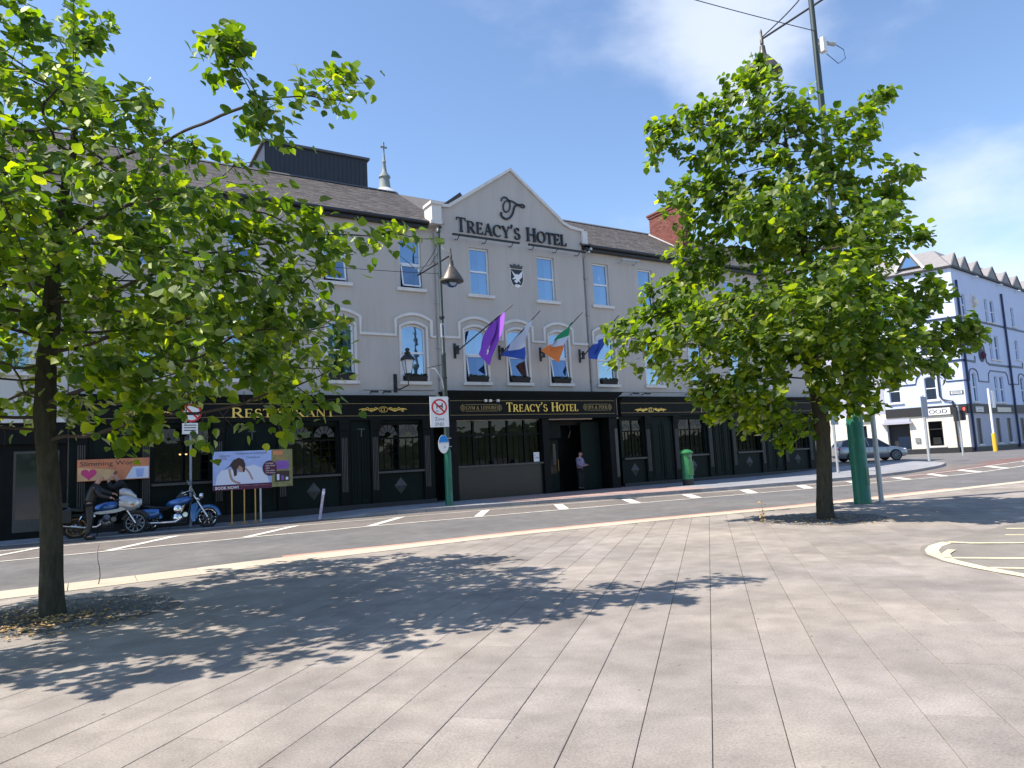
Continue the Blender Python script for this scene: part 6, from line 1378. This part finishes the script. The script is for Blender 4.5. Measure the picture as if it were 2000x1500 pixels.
def moto_b():
    t = thing('motorcycle', 'blue cruiser motorcycle with chrome engine and tall clear windscreen, beside the printed board', 'motorcycle', (0, 0, 0), 'motorcycles parked at the kerb')
    wheel(t, 0, .315, .14, M['chrome'], 28); wheel(t, 1.62, .325, .12, M['chrome'], 9)
    fender(t, 1.62, .325, 5, 185, .085, M['bike_blue'], .035); fender(t, 0, .315, 10, 170, .10, M['bike_blue'], .05)
    engine(t, .80, .42, True)
    mb = MB()
    for s_ in (-1, 1): mb.tube([(1.22, s_*.10, 1.02), (1.62, s_*.10, .325)], [.028, .036], 10)
    mb.build('fork', M['chrome'], t, True)
    for s_ in (-1, 1):
        mb = MB(); mb.prism(lambda u, z, d=0: (u, s_*(.10+d), z), [(1.34, .30), (1.42, .28), (1.44, .60), (1.38, .72), (1.24, .74), (1.30, .55)], 0, .04) if False else mb.prism(lambda u, z, d=0: (u, s_*(.09+d), z), [(1.18, .22), (1.28, .22), (1.30, .50), (1.36, .66), (1.30, .78), (1.16, .72), (1.14, .45)], 0, .05); mb.build('leg_shield', M['bike_blue'], t)
        mb = MB(); mb.tube([(.9, s_*.15, .38), (.75, s_*.2, .24), (.3, s_*.2, .24)], .026, 8); mb.tube([(.3, s_*.2, .24), (-.45, s_*.2, .27)], [.042, .05], 12); mb.build('exhaust', M['chrome'], t, True)
        loft([(-.45, .02, .40, .52), (-.40, .09, .34, .62), (.15, .09, .32, .62), (.30, .05, .40, .60)]).build('pannier', M['bike_blue'], t, True).location = (0, s_*.24, .05)
        mb = MB(); mb.tube([(1.20, s_*.05, 1.03), (1.12, s_*.30, 1.13), (.98, s_*.38, 1.08)], .014, 6); mb.tube([(1.02, s_*.37, 1.09), (.92, s_*.41, 1.06)], .02, 8); mb.build('handlebar', M['chrome'], t, True)
        mb = MB(); mb.tube([(1.12, s_*.30, 1.13), (1.14, s_*.34, 1.28)], .007, 5); mb.ell((1.14, s_*.35, 1.31), .02, .055, .04, 8, 6); mb.build('mirror', M['chrome'], t, True)
        mb = MB(); mb.ell((1.34, s_*.19, .88), .05, .05, .05, 8, 6); mb.build('spotlamp', M['chrome'], t, True)
    loft([(.46, .04, .72, .82), (.56, .13, .68, .90), (.80, .18, .68, .97), (1.02, .16, .74, 1.0), (1.16, .07, .84, .96)]).build('fuel_tank', M['bike_blue'], t, True)
    loft([(-.35, .10, .68, .80), (-.1, .17, .66, .84), (.15, .18, .62, .76), (.45, .15, .64, .72), (.60, .07, .68, .76)]).build('saddle', M['seat'], t, True)
    mb = MB()
    for s_ in (-1, 1): mb.tube([(1.2, s_*.04, .95), (1.08, s_*.12, .45), (1.0, s_*.12, .2), (.4, s_*.12, .2), (.0, s_*.10, .32)], .022, 8); mb.tube([(1.2, s_*.04, .9), (.4, s_*.12, .62), (-.2, s_*.10, .60)], .02, 8)
    mb.build('frame', M['engine_dk'], t, True)
    mb = MB(); mb.lathe([(.02, -.08), (.08, -.05), (.10, 0), (.095, .02)], 18, (1.44, 0, .99), (1, 0, -.1)); mb.build('headlight', M['chrome'], t, True)
    mb = MB(); mb.lathe([(.085, .021), (.06, .04), (.01, .045)], 18, (1.44, 0, .99), (1, 0, -.1)); mb.build('headlight_glass', M['lamp_glass'], t, True)
    mb = MB(); n = 8
    for i in range(n):
        y0, y1 = -.22+.44*i/n, -.22+.44*(i+1)/n; c = lambda y: -.10*(y/.22)**2
        mb.quad((1.36+c(y0), y0, 1.02), (1.36+c(y1), y1, 1.02), (1.13+c(y1), y1*.9, 1.50-.25*abs(y1)), (1.13+c(y0), y0*.9, 1.50-.25*abs(y0)))
    ws = mb.build('windscreen', M['clear'], t, True)
    mb = MB(); mb.tube([(1.26, -.22, 1.02), (1.04, -.198, 1.45), (1.13, 0, 1.50), (1.04, .198, 1.45), (1.26, .22, 1.02)], .007, 5); mb.build('screen_edge', M['chrome'], ws, True)
    mb = MB(); mb.lathe([(.11, 0), (.11, .03), (.07, .05)], 20, (.80, -.22, .62), (0, -1, 0)); mb.build('air_cleaner', M['chrome'], t, True)
    mb = MB(); mb.tube([(.55, .12, .22), (.50, .30, .02)], .012, 6); mb.build('side_stand', M['engine_dk'], t)
    return t
ma = moto_a(); ma.location = (-.20, 23.45, .003); ma.rotation_euler = (R(-4), 0, R(-1.5))
mb_ = moto_b(); mb_.location = (1.66, 23.9, .003); mb_.rotation_euler = (R(-5), 0, R(-12))

# ------------------------------------------------------------------ parked car (x forward)
def car():
    t = thing('parked_car', 'silver grey hatchback car waiting in the side street before the cream ground floor', 'car', (0, 0, 0))
    # stations: x, half width, sill z, belt z
    st = [(-2.12, .60, .42, .80), (-2.08, .74, .30, .95), (-1.9, .84, .24, 1.00), (-1.4, .89, .22, .98), (-.6, .90, .20, .95), (.4, .90, .20, .92), (1.0, .89, .21, .90), (1.45, .87, .22, .84), (1.85, .80, .24, .74), (2.08, .68, .30, .64), (2.14, .50, .36, .56)]
    mb = MB(); vs = []; fs = []; n = 12
    for x, w, z0, z1 in st:
        pr = [(-w*.92, z0), (-w, z0+.12), (-w, z0+(z1-z0)*.55), (-w*.965, z1-.06), (-w*.88, z1), (-w*.5, z1+.025), (w*.5, z1+.025), (w*.88, z1), (w*.965, z1-.06), (w, z0+(z1-z0)*.55), (w, z0+.12), (w*.92, z0)]
        vs += [(x, y, z) for y, z in pr]
    for i in range(len(st)-1):
        for k in range(n): fs.append((i*n+k, i*n+(k+1) % n, (i+1)*n+(k+1) % n, (i+1)*n+k))
    fs += [tuple(range(n)), tuple((len(st)-1)*n+k for k in range(n))]; mb.add(vs, fs); body = mb.build('body', M['car_silver'], t, True)
    # greenhouse of dark glass with body-coloured roof and pillars
    base = [(-2.0, .70, .97), (-1.3, .80, .97), (.2, .81, .93), (1.02, .74, .90)]; topp = [(-1.72, .56, 1.36), (-1.2, .62, 1.45), (-.2, .63, 1.47), (.28, .58, 1.42)]
    mb = MB()
    for s_ in (-1, 1):
        for i in range(3): b0, b1, t0_, t1_ = base[i], base[i+1], topp[i], topp[i+1]; mb.quad((b0[0], s_*b0[1], b0[2]), (b1[0], s_*b1[1], b1[2]), (t1_[0], s_*t1_[1], t1_[2]), (t0_[0], s_*t0_[1], t0_[2]))
    b, tp = base[-1], topp[-1]; mb.quad((b[0], -b[1], b[2]), (b[0], b[1], b[2]), (tp[0], tp[1], tp[2]), (tp[0], -tp[1], tp[2])); b, tp = base[0], topp[0]; mb.quad((b[0], -b[1], b[2]), (b[0], b[1], b[2]), (tp[0], tp[1], tp[2]), (tp[0], -tp[1], tp[2]))
    gh = mb.build('glasshouse', M['car_glass'], t)
    mb = MB(); rs_ = [(p[0], y, p[2]+.012*(1-abs(y)/.6)+.012) for p in topp for y in (-p[1]-.01, -p[1]*.5, p[1]*.5, p[1]+.01)]
    mb.add(rs_, [(i*4+k, i*4+k+1, (i+1)*4+k+1, (i+1)*4+k) for i in range(3) for k in range(3)]); mb.build('roof', M['car_silver'], t, True)
    for s_ in (-1, 1):
        for (bx0, by0, bz0), (tx, ty, tz), w in (((1.05, .76, .90), (.30, .60, 1.43), .035), ((-.25, .825, .94), (-.35, .645, 1.47), .035), ((-1.25, .82, .97), (-1.15, .64, 1.46), .05), ((-1.98, .73, .97), (-1.70, .58, 1.37), .06)):
            mb = MB(); mb.tube([(bx0, s_*by0, bz0), (tx, s_*ty, tz)], w, 6); mb.build('pillar', M['car_silver'], t)
        for x in (-1.28, 1.30):
            mb = MB(); mb.lathe([(.36, 0), (.36, .02)], 24, (x, s_*.885, .345), (0, s_, 0)); mb.build('wheel_arch', M['ink'], t)
            mb = MB(); mb.lathe([(.26, .0), (.325, .0), (.33, .03), (.325, .05), (.24, .055), (.235, .03)], 26, (x, s_*.875, .33), (0, s_, 0)); wh = mb.build('wheel', M['tyre'], t, True)
            mb = MB()
            for i in range(10):
                a = 2*math.pi*i/10; mb.tube([(x+.04*math.cos(a), s_*.93, .33+.04*math.sin(a)), (x+.235*math.cos(a), s_*.928, .33+.235*math.sin(a))], .014, 5)
            mb.tube([(x+.235*math.cos(2*math.pi*i/24), s_*.928, .33+.235*math.sin(2*math.pi*i/24)) for i in range(25)], .012, 5, False); mb.build('rim', M['galv'], wh)
        mb = MB(); mb.ell((.78, s_*.97, .97), .09, .09, .06, 10, 6); mb.build('mirror', M['ink'], t, True)
        mb = MB(); mb.ell((1.90, s_*.64, .68), .16, .12, .055, 10, 6); mb.build('headlight', M['lamp_glass'], t, True)
        mb = MB(); mb.ell((-2.02, s_*.66, .84), .09, .16, .09, 10, 6); mb.build('tail_light', M['red'], t, True)
        mb = MB(); 
        for x in (.85, -.28, -1.2): mb.box(x, x+.008, s_*.9-.003, s_*.9+.003, .35, .90)
        mb.build('door_seams', M['ink'], t)
    mb = MB(); mb.box(2.10, 2.155, -.42, .42, .36, .50); mb.build('grille', M['ink'], t)
    return t
c_ = car(); c_.location = (43.0, 26.75, .35); c_.rotation_euler = (0, 0, math.atan2(-1.75, 2.25))

# ------------------------------------------------------------------ trees: grown skeletons inside lobed crowns
def leaf_mesh_pts(L, W_):
    """heart-shaped leaf folded along the midrib and drooping at the tip; petiole at the origin, x along the leaf"""
    o = [(0, 0, 0), (.22, .44, .07), (.55, .50, .05), (.82, .24, -.03), (1.05, 0, -.12), (.82, -.24, -.03), (.55, -.50, .05), (.22, -.44, .07), (.04, .20, .04), (.04, -.20, .04), (.5, 0, -.035)]
    v = [(x*L, y*W_, z*L) for x, y, z in o]
    f = [(0, 10, 1, 8), (10, 2, 1), (10, 4, 3, 2), (0, 9, 7, 10), (10, 7, 6), (10, 6, 5, 4)]
    return np.array(v), f
def tree(name, label, base, H0, trunk_r, blobs, n_att, n_leaf, Lsz, seed, lean, gap, n_part=300, clump=1.2, kill=.22, group=None):
    rs = np.random.RandomState(seed); base = np.array(base, float)
    t = thing(name, label, 'tree', tuple(base), group)
    rt = np.array([.8525, -.5227, 0]); vw = np.array([.5227, .8525, 0])
    C_ = np.array([base*[1, 1, 0]+rt*a+vw*b+[0, 0, z] for a, b, z, r in blobs]); Rr_ = np.array([q[3] for q in blobs])
    w = Rr_**1.75; w /= w.sum(); A = []
    while len(A) < n_att:
        i = rs.choice(len(blobs), p=w); v = rs.normal(size=3); v /= np.linalg.norm(v); A.append(C_[i]+v*Rr_[i]*rs.uniform(.15, 1)**.5*[1, 1, .85])
    A = np.array(A)
    nodes = [base+np.array([0, 0, -.05])]; par = [-1]; z = 0; step = .16
    lx, ly = lean
    while z < H0:
        z += step; k = z/H0; nodes.append(base+np.array([lx*k+.02*math.sin(z*2.1+seed), ly*k+.02*math.cos(z*1.7), z])); par.append(len(nodes)-2)
    # leader up through the crown
    top = A[:, 2].max(); s0 = len(nodes)
    while z < top*.80:
        z += step; nodes.append(nodes[-1]+np.array([rs.normal()*.02, rs.normal()*.02, step])); par.append(len(nodes)-2)
    first = int(H0/step*.96)
    alive = np.ones(len(A), bool); act = list(range(first, len(nodes))); N_ = np.array(nodes)
    D = np.full((len(A),), 1e9); near = np.zeros(len(A), int)
    for i in act:
        d = np.linalg.norm(A-N_[i], axis=1); m = d < D; D[m] = d[m]; near[m] = i
    N_ = list(N_)
    for it in range(130):
        if not alive.any(): break
        acc = {}
        idx = np.where(alive & (D < 2.6))[0]
        if not len(idx): break
        for a in idx:
            v = A[a]-N_[near[a]]; acc.setdefault(near[a], []).append(v/np.linalg.norm(v))
        new = []
        for i, vs in acc.items():
            d = np.mean(vs, axis=0)+rs.normal(size=3)*.14+np.array([0, 0, .05]); l = np.linalg.norm(d)
            if l < .1: continue
            p = N_[i]+d/l*step; new.append((p, i))
        if not new: break
        for p, i in new:
            N_.append(p); par.append(i); j = len(N_)-1; d = np.linalg.norm(A-p, axis=1); m = d < D; D[m] = d[m]; near[m] = j
        alive &= D > kill
        if len(N_) > 14000: break
    N_ = np.array(N_); n = len(N_); kids = [[] for _ in range(n)]
    for i, p in enumerate(par):
        if p >= 0: kids[p].append(i)
    rad = np.zeros(n); order = list(range(n))[::-1]
    for i in order:
        rad[i] = .0045 if not kids[i] else sum(rad[k]**2.15 for k in kids[i])**(1/2.15)
    sc_ = trunk_r/rad[1]; rad = np.where(rad > .012, rad*sc_**np.clip((rad-.012)/(rad[1]-.012), 0, 1), rad)
    tr = rad.copy()
    for i in range(int(H0/step)+1): tr[i] = trunk_r*(1.14-.14*min(1, i/3)) if i < 3 else trunk_r*(1-.12*i/(H0/step))
    # trunk and branches: one tube per unbranched run
    trunk_mb, br_mb, tw_mb = MB(), MB(), MB(); stack = [(0, kids[0][0])]
    done = 0
    def run(i, j):
        path = [i, j]
        while kids[path[-1]]:
            ks = kids[path[-1]]; path.append(max(ks, key=lambda k: tr[k]))
        return path
    queue = [(0, kids[0][0])]; seen = set()
    while queue:
        i, j = queue.pop(); path = run(i, j)
        for q in path[1:]:
            for k in kids[q]:
                if k not in path and k not in seen: queue.append((q, k)); seen.add(k)
        rr_ = [tr[q] for q in path]; rr_[0] = min(tr[i], tr[j]*1.15)
        pts = [N_[q] for q in path]
        if len(pts) > 4:                         # soften the zigzag
            P2 = [pts[0]]+[(pts[k-1]+pts[k]*2+pts[k+1])/4 for k in range(1, len(pts)-1)]+[pts[-1]]; pts = P2
        tgt = trunk_mb if i == 0 else (br_mb if rr_[1] > .016 else tw_mb)
        if tgt is tw_mb: keep = list(range(0, len(pts), 2)); keep = keep if keep[-1] == len(pts)-1 else keep+[len(pts)-1]; pts = [pts[k] for k in keep]; rr_ = [rr_[k] for k in keep]
        tgt.tube(pts, [float(x) for x in rr_], 16 if tgt is trunk_mb else (7 if tgt is br_mb else 3), True)
    trunk_mb.build('trunk', M['bark'], t, True)
    bulk(br_mb.build('branches', M['twig'], t, True), 'stuff'); bulk(tw_mb.build('twigs', M['twig'], t), 'stuff')
    # leaves
    tips = np.array([i for i in range(n) if rad[i] < .0125 and i > first]); lp = []; LN, LW = Lsz
    dist = np.linalg.norm(N_[tips]-N_[[par[i] for i in tips]], axis=1)
    gcx = [np.array([base[0], base[1], 0])+rt*a+vw*b+[0, 0, z] for a, b, z, r in gap]; gr = [q[3] for q in gap]
    cnt = 0; pos = []; ax_ = []; nrm = []; sz = []
    endw = np.array([3.0 if not kids[i] else 1. for i in tips])*rs.gamma(clump, 1., len(tips)); endw /= endw.sum()
    axis0 = np.array([base[0]+lx, base[1]+ly, 0])
    while cnt < n_leaf:
        i = rs.choice(tips, p=endw); p = N_[i]+rs.normal(size=3)*.09
        for g_, r_ in zip(gcx, gr):
            if np.linalg.norm(p-g_) < r_ and rs.rand() < .9: break
        else:
            tw = N_[i]-N_[par[i]]; tw /= max(1e-6, np.linalg.norm(tw)); out = (p-axis0)*[1, 1, 0]; out /= max(.3, np.linalg.norm(out))
            a = tw*.5+out*.35+rs.normal(size=3)*.55; a[2] -= .42; a /= np.linalg.norm(a)
            nn = np.array([0, 0, 1.])+out*.35+rs.normal(size=3)*.42; nn -= a*(nn@a); nn /= np.linalg.norm(nn)
            s_ = rs.uniform(.62, 1.18); m = rs.randint(1, 3)
            pos.append(p); ax_.append(a); nrm.append(nn); sz.append(s_); cnt += 1
    pos = np.array(pos); ax_ = np.array(ax_); nrm = np.array(nrm); sz = np.array(sz); sd_ = np.cross(nrm, ax_)
    # nearest in view become single leaf parts
    rel = pos-np.array([0, 0, 1.6]); dep = rel@np.array(cf); sx = np.abs(rel@np.array(cr))/dep*1366; sy_ = np.abs(rel@np.array(cu))/dep*1366
    score = sz/dep*((sx < 990) & (sy_ < 740)); pick = set(np.argsort(-score)[:n_part].tolist())
    V, F_ = leaf_mesh_pts(LN, LW)
    me0 = bpy.data.meshes.new('leaf'); me0.from_pydata(V.tolist(), [], F_); me0.materials.append(M['leaf'])
    crown = None
    rest = np.array([i for i in range(len(pos)) if i not in pick])
    curl = rs.uniform(.2, 2.6, len(rest))
    B_ = np.stack([ax_[rest], sd_[rest], nrm[rest]*curl[:, None]], axis=1)
    P_ = (V[None, :, :]*sz[rest][:, None, None])@B_+pos[rest][:, None, :]-base; P_ = P_.reshape(-1, 3); nv = len(V)
    loops = []; starts = []; c = 0
    fl = [len(f) for f in F_]; allv = np.concatenate([np.array(f) for f in F_]); tot = len(allv)
    lv = (allv[None, :]+(np.arange(len(rest))*nv)[:, None]).reshape(-1); ls = np.concatenate([[0], np.cumsum(fl)[:-1]]); ls = (ls[None, :]+(np.arange(len(rest))*tot)[:, None]).reshape(-1)
    me = bpy.data.meshes.new('crown'); me.vertices.add(len(P_)); me.vertices.foreach_set('co', P_.reshape(-1)); me.loops.add(len(lv)); me.loops.foreach_set('vertex_index', lv.astype(np.int32)); me.polygons.add(len(ls)); me.polygons.foreach_set('loop_start', ls.astype(np.int32)); me.update(calc_edges=True)
    at = me.attributes.new('rnd', 'FLOAT', 'FACE'); at.data.foreach_set('value', np.repeat(rs.rand(len(rest)), len(F_)).astype(np.float32)); me.materials.append(M['leaf']); me.validate()
    crown = link('crown', me, t); crown['kind'] = 'stuff'
    for i in sorted(pick):
        o = link('leaf', me0, t); m = Matrix(((ax_[i][0], sd_[i][0], nrm[i][0], 0), (ax_[i][1], sd_[i][1], nrm[i][1], 0), (ax_[i][2], sd_[i][2], nrm[i][2], 0), (0, 0, 0, 1)))
        o.matrix_local = Matrix.Translation(Vector(pos[i]-base))@m@Matrix.Scale(float(sz[i]), 4)
    return n
blR = [(-.55, .3, 10.25, .45), (-.75, 0, 9.75, .65), (-1.9, .2, 9.1, .6), (-2.75, 0, 8.75, .5), (-3.0, 0, 8.3, .35), (-.4, 0, 8.9, 1.1), (-1.6, 0, 8.0, .8), (.5, 0, 8.6, .7), (1.95, -.2, 9.1, .45), (1.5, 0, 8.6, .55), (1.1, 0, 7.9, .8), (2.1, 0, 7.3, .6), (-2.5, -.3, 6.9, .8), (-.5, 0, 6.9, 1.5), (1.3, 0, 6.6, 1.0), (-2.3, .3, 5.8, .8), (1.5, .2, 5.6, .8), (0, 0, 5.4, 1.4),
 (-3.0, 0, 4.9, .7), (-3.95, 0, 3.95, .6), (-2.7, -.5, 3.8, 1.1), (-1, -.8, 3.9, 1.4), (.8, -.6, 3.9, 1.2), (2.5, 0, 4.7, .7), (3.05, 0, 3.8, .6), (2.0, -.3, 3.3, .8), (.3, -1, 2.9, 1.0), (-1.6, -.6, 2.75, .9), (-1.0, -.3, 2.1, .55), (-2.4, 0, 2.7, .55),
 (0, 2.0, 4.4, 1.2), (-1.5, 1.8, 5, 1.0), (1.2, 1.6, 4.5, 1.0), (-.5, -2.1, 4.4, 1.0), (.8, -1.8, 5.6, .8), (-1.2, -1.4, 6.3, .8), (0, 1.4, 6.8, .9), (.3, -2.1, 3.5, .9)]
tree('lime_tree', 'dense broad lime tree in the plaza paving in front of the hotel right end', (13.44, 9.45, 0), 1.9, .165, blR, 2300, 21000, (.158, .162), 11, (.05, -.05), [(.2, 0, 4.85, .35), (-.6, 0, 5.6, .4), (1.0, 0, 5.2, .3)], clump=1.6)
blL = [(3.9, 0, 6.6, .32), (3.3, .1, 6.45, .4), (2.6, 0, 6.15, .5), (4.75, -.1, 4.42, .26), (4.35, 0, 4.5, .32), (3.8, 0, 4.5, .45), (3.1, 0, 4.4, .6), (2.15, 0, 5.4, .7), (2.2, 0, 7.1, .4), (2.4, .1, 6.5, .35), (.9, 0, 5.3, 1.1), (-.6, 0, 5.3, 1.3), (-.2, 0, 6.6, .8), (.8, 0, 6.3, .45), (-1.4, 0, 6.9, .8), (.1, 0, 7.6, .6), (-2.2, 0, 7.3, 1.1), (.3, -1.2, 6.4, .8), (1.6, 0, 3.9, 1.0), (2.9, -.3, 4.0, .6), (1.7, -.9, 3.1, .9), (2.6, .8, 3.1, .7), (3.3, 0, 3.0, .5), (1.6, .2, 4.9, .8), (-.9, -1.0, 2.4, .8), (.9, 0, 2.3, .6), (2.6, 0, 2.35, .4),
 (3.45, 0, 3.35, .35), (3.1, 0, 3.4, .55), (3.35, 0, 2.5, .35), (2.3, .3, 3.7, .8), (3.0, 0, 2.55, .45), (1.9, 0, 2.6, .8), (.7, 0, 2.9, 1.0), (-.7, 0, 3.0, 1.2), (.8, 0, 4.1, 1.1), (-.5, 0, 4.1, 1.2), (-2.3, 0, 3, 1.3), (-2.5, 0, 4.5, 1.4), (-2, 0, 6, 1.2),
 (0, 2.2, 4, 1.2), (1.6, 1.8, 3.7, 1.0), (1.3, -1.9, 4.1, .9), (0, -2.2, 4.2, 1.0), (-1.4, -2.2, 5, 1.1), (.6, -1.4, 5.6, .8), (-1.5, 2, 4.5, 1.2), (.5, 1.8, 5.6, .9), (-.3, -2.6, 3.2, .7)]
def shift(a, b, z, r):
    k = 1.1 if a > 1.5 else (.5 if a > .5 else 0.)
    if 1.5 < a < 3.0 and z > 4.8: k = 1.9
    if abs(b) > .4 or k == 0: return (a, b, z, r)
    q = 1-k/8.42; return (5.5+(a-5.5)*q, b-k, 1.6+(z-1.6)*q, r*q)
blL = [shift(*q) for q in blL]+[(-1.5, -2.8, 3.5, 1.0), (-.2, -3.0, 3.8, .9), (.9, -2.8, 4.3, .7), (2.0, -2.2, 5.0, .5), (4.5, -1.0, 4.15, .25), (3.4, -1.4, 3.9, .5), (2.8, -1.9, 3.3, .6), (3.3, -1.5, 5.2, .35), (-.4, -1.2, 4.4, .8), (-.2, -1.1, 5.6, .7), (-1.3, -1.2, 3.6, .8)]
tree('lime_tree', 'big open lime tree in the left foreground with long branches across the hotel', (-.30, 10.32, 0), 2.3, .128, blL, 3000, 22500, (.116, .120), 5, (-.12, -.03), [(1.6, 0, 6.6, .45), (1.3, 0, 7.1, .4), (3.2, 0, 5.4, .5), (2.6, 0, 4.9, .25), (.3, 0, 6.9, .35), (-.8, .5, 6.2, .35), (1.5, 0, 5.9, .3), (1.0, 0, 1.65, .55), (.5, -.5, 1.6, .55), (1.7, -.8, 1.6, .5), (2.4, -1, 1.6, .4), (1.5, 0, 1.7, .5), (2.75, -1.1, 2.22, .30), (2.45, -1.1, 2.2, .30), (2.2, -1.1, 2.18, .30), (2.7, -.3, 2.2, .3), (2.2, -.3, 2.15, .3), (2.3, .5, 2.1, .3)], clump=.75, kill=.19)
# dried shoots beside the trees
def shoot(label, x, y, h, n, seed):
    rr = random.Random(seed); t = thing('sapling_shoot', label, 'plant', (x, y, .02)); mb = MB(); P_ = [(x+.02*math.sin(i*1.3), y+.01*math.cos(i), .02+h*i/5) for i in range(6)]; mb.tube(P_, [.008*(1-i/7) for i in range(6)], 5); mb.build('stem', M['twig'], t)
    mb = MB()
    for _ in range(n):
        z = .04+abs(rr.gauss(0, .35))*h; c = Vector((x+rr.gauss(0, .05), y+rr.gauss(0, .05), min(z, h))); a = Vector((rr.uniform(-1, 1), rr.uniform(-1, 1), rr.uniform(-.8, .8)))*.03; b = Vector((rr.uniform(-1, 1), rr.uniform(-1, 1), rr.uniform(-.8, .8)))*.018
        mb.rv = .001+rr.random(); mb.add([c-a, c+b, c+a, c-b], ((0, 1, 2, 3),))
    if n: tag(mb.build('dry_leaves', M['leaf_dry'], t), kind='stuff')
shoot('short dried shoot with brown leaves left of the right tree', 12.3, 10.15, .44, 46, 2)
shoot('thin bare weed stem beside the left tree at the kerb', .2, 12.75, .62, 2, 5)
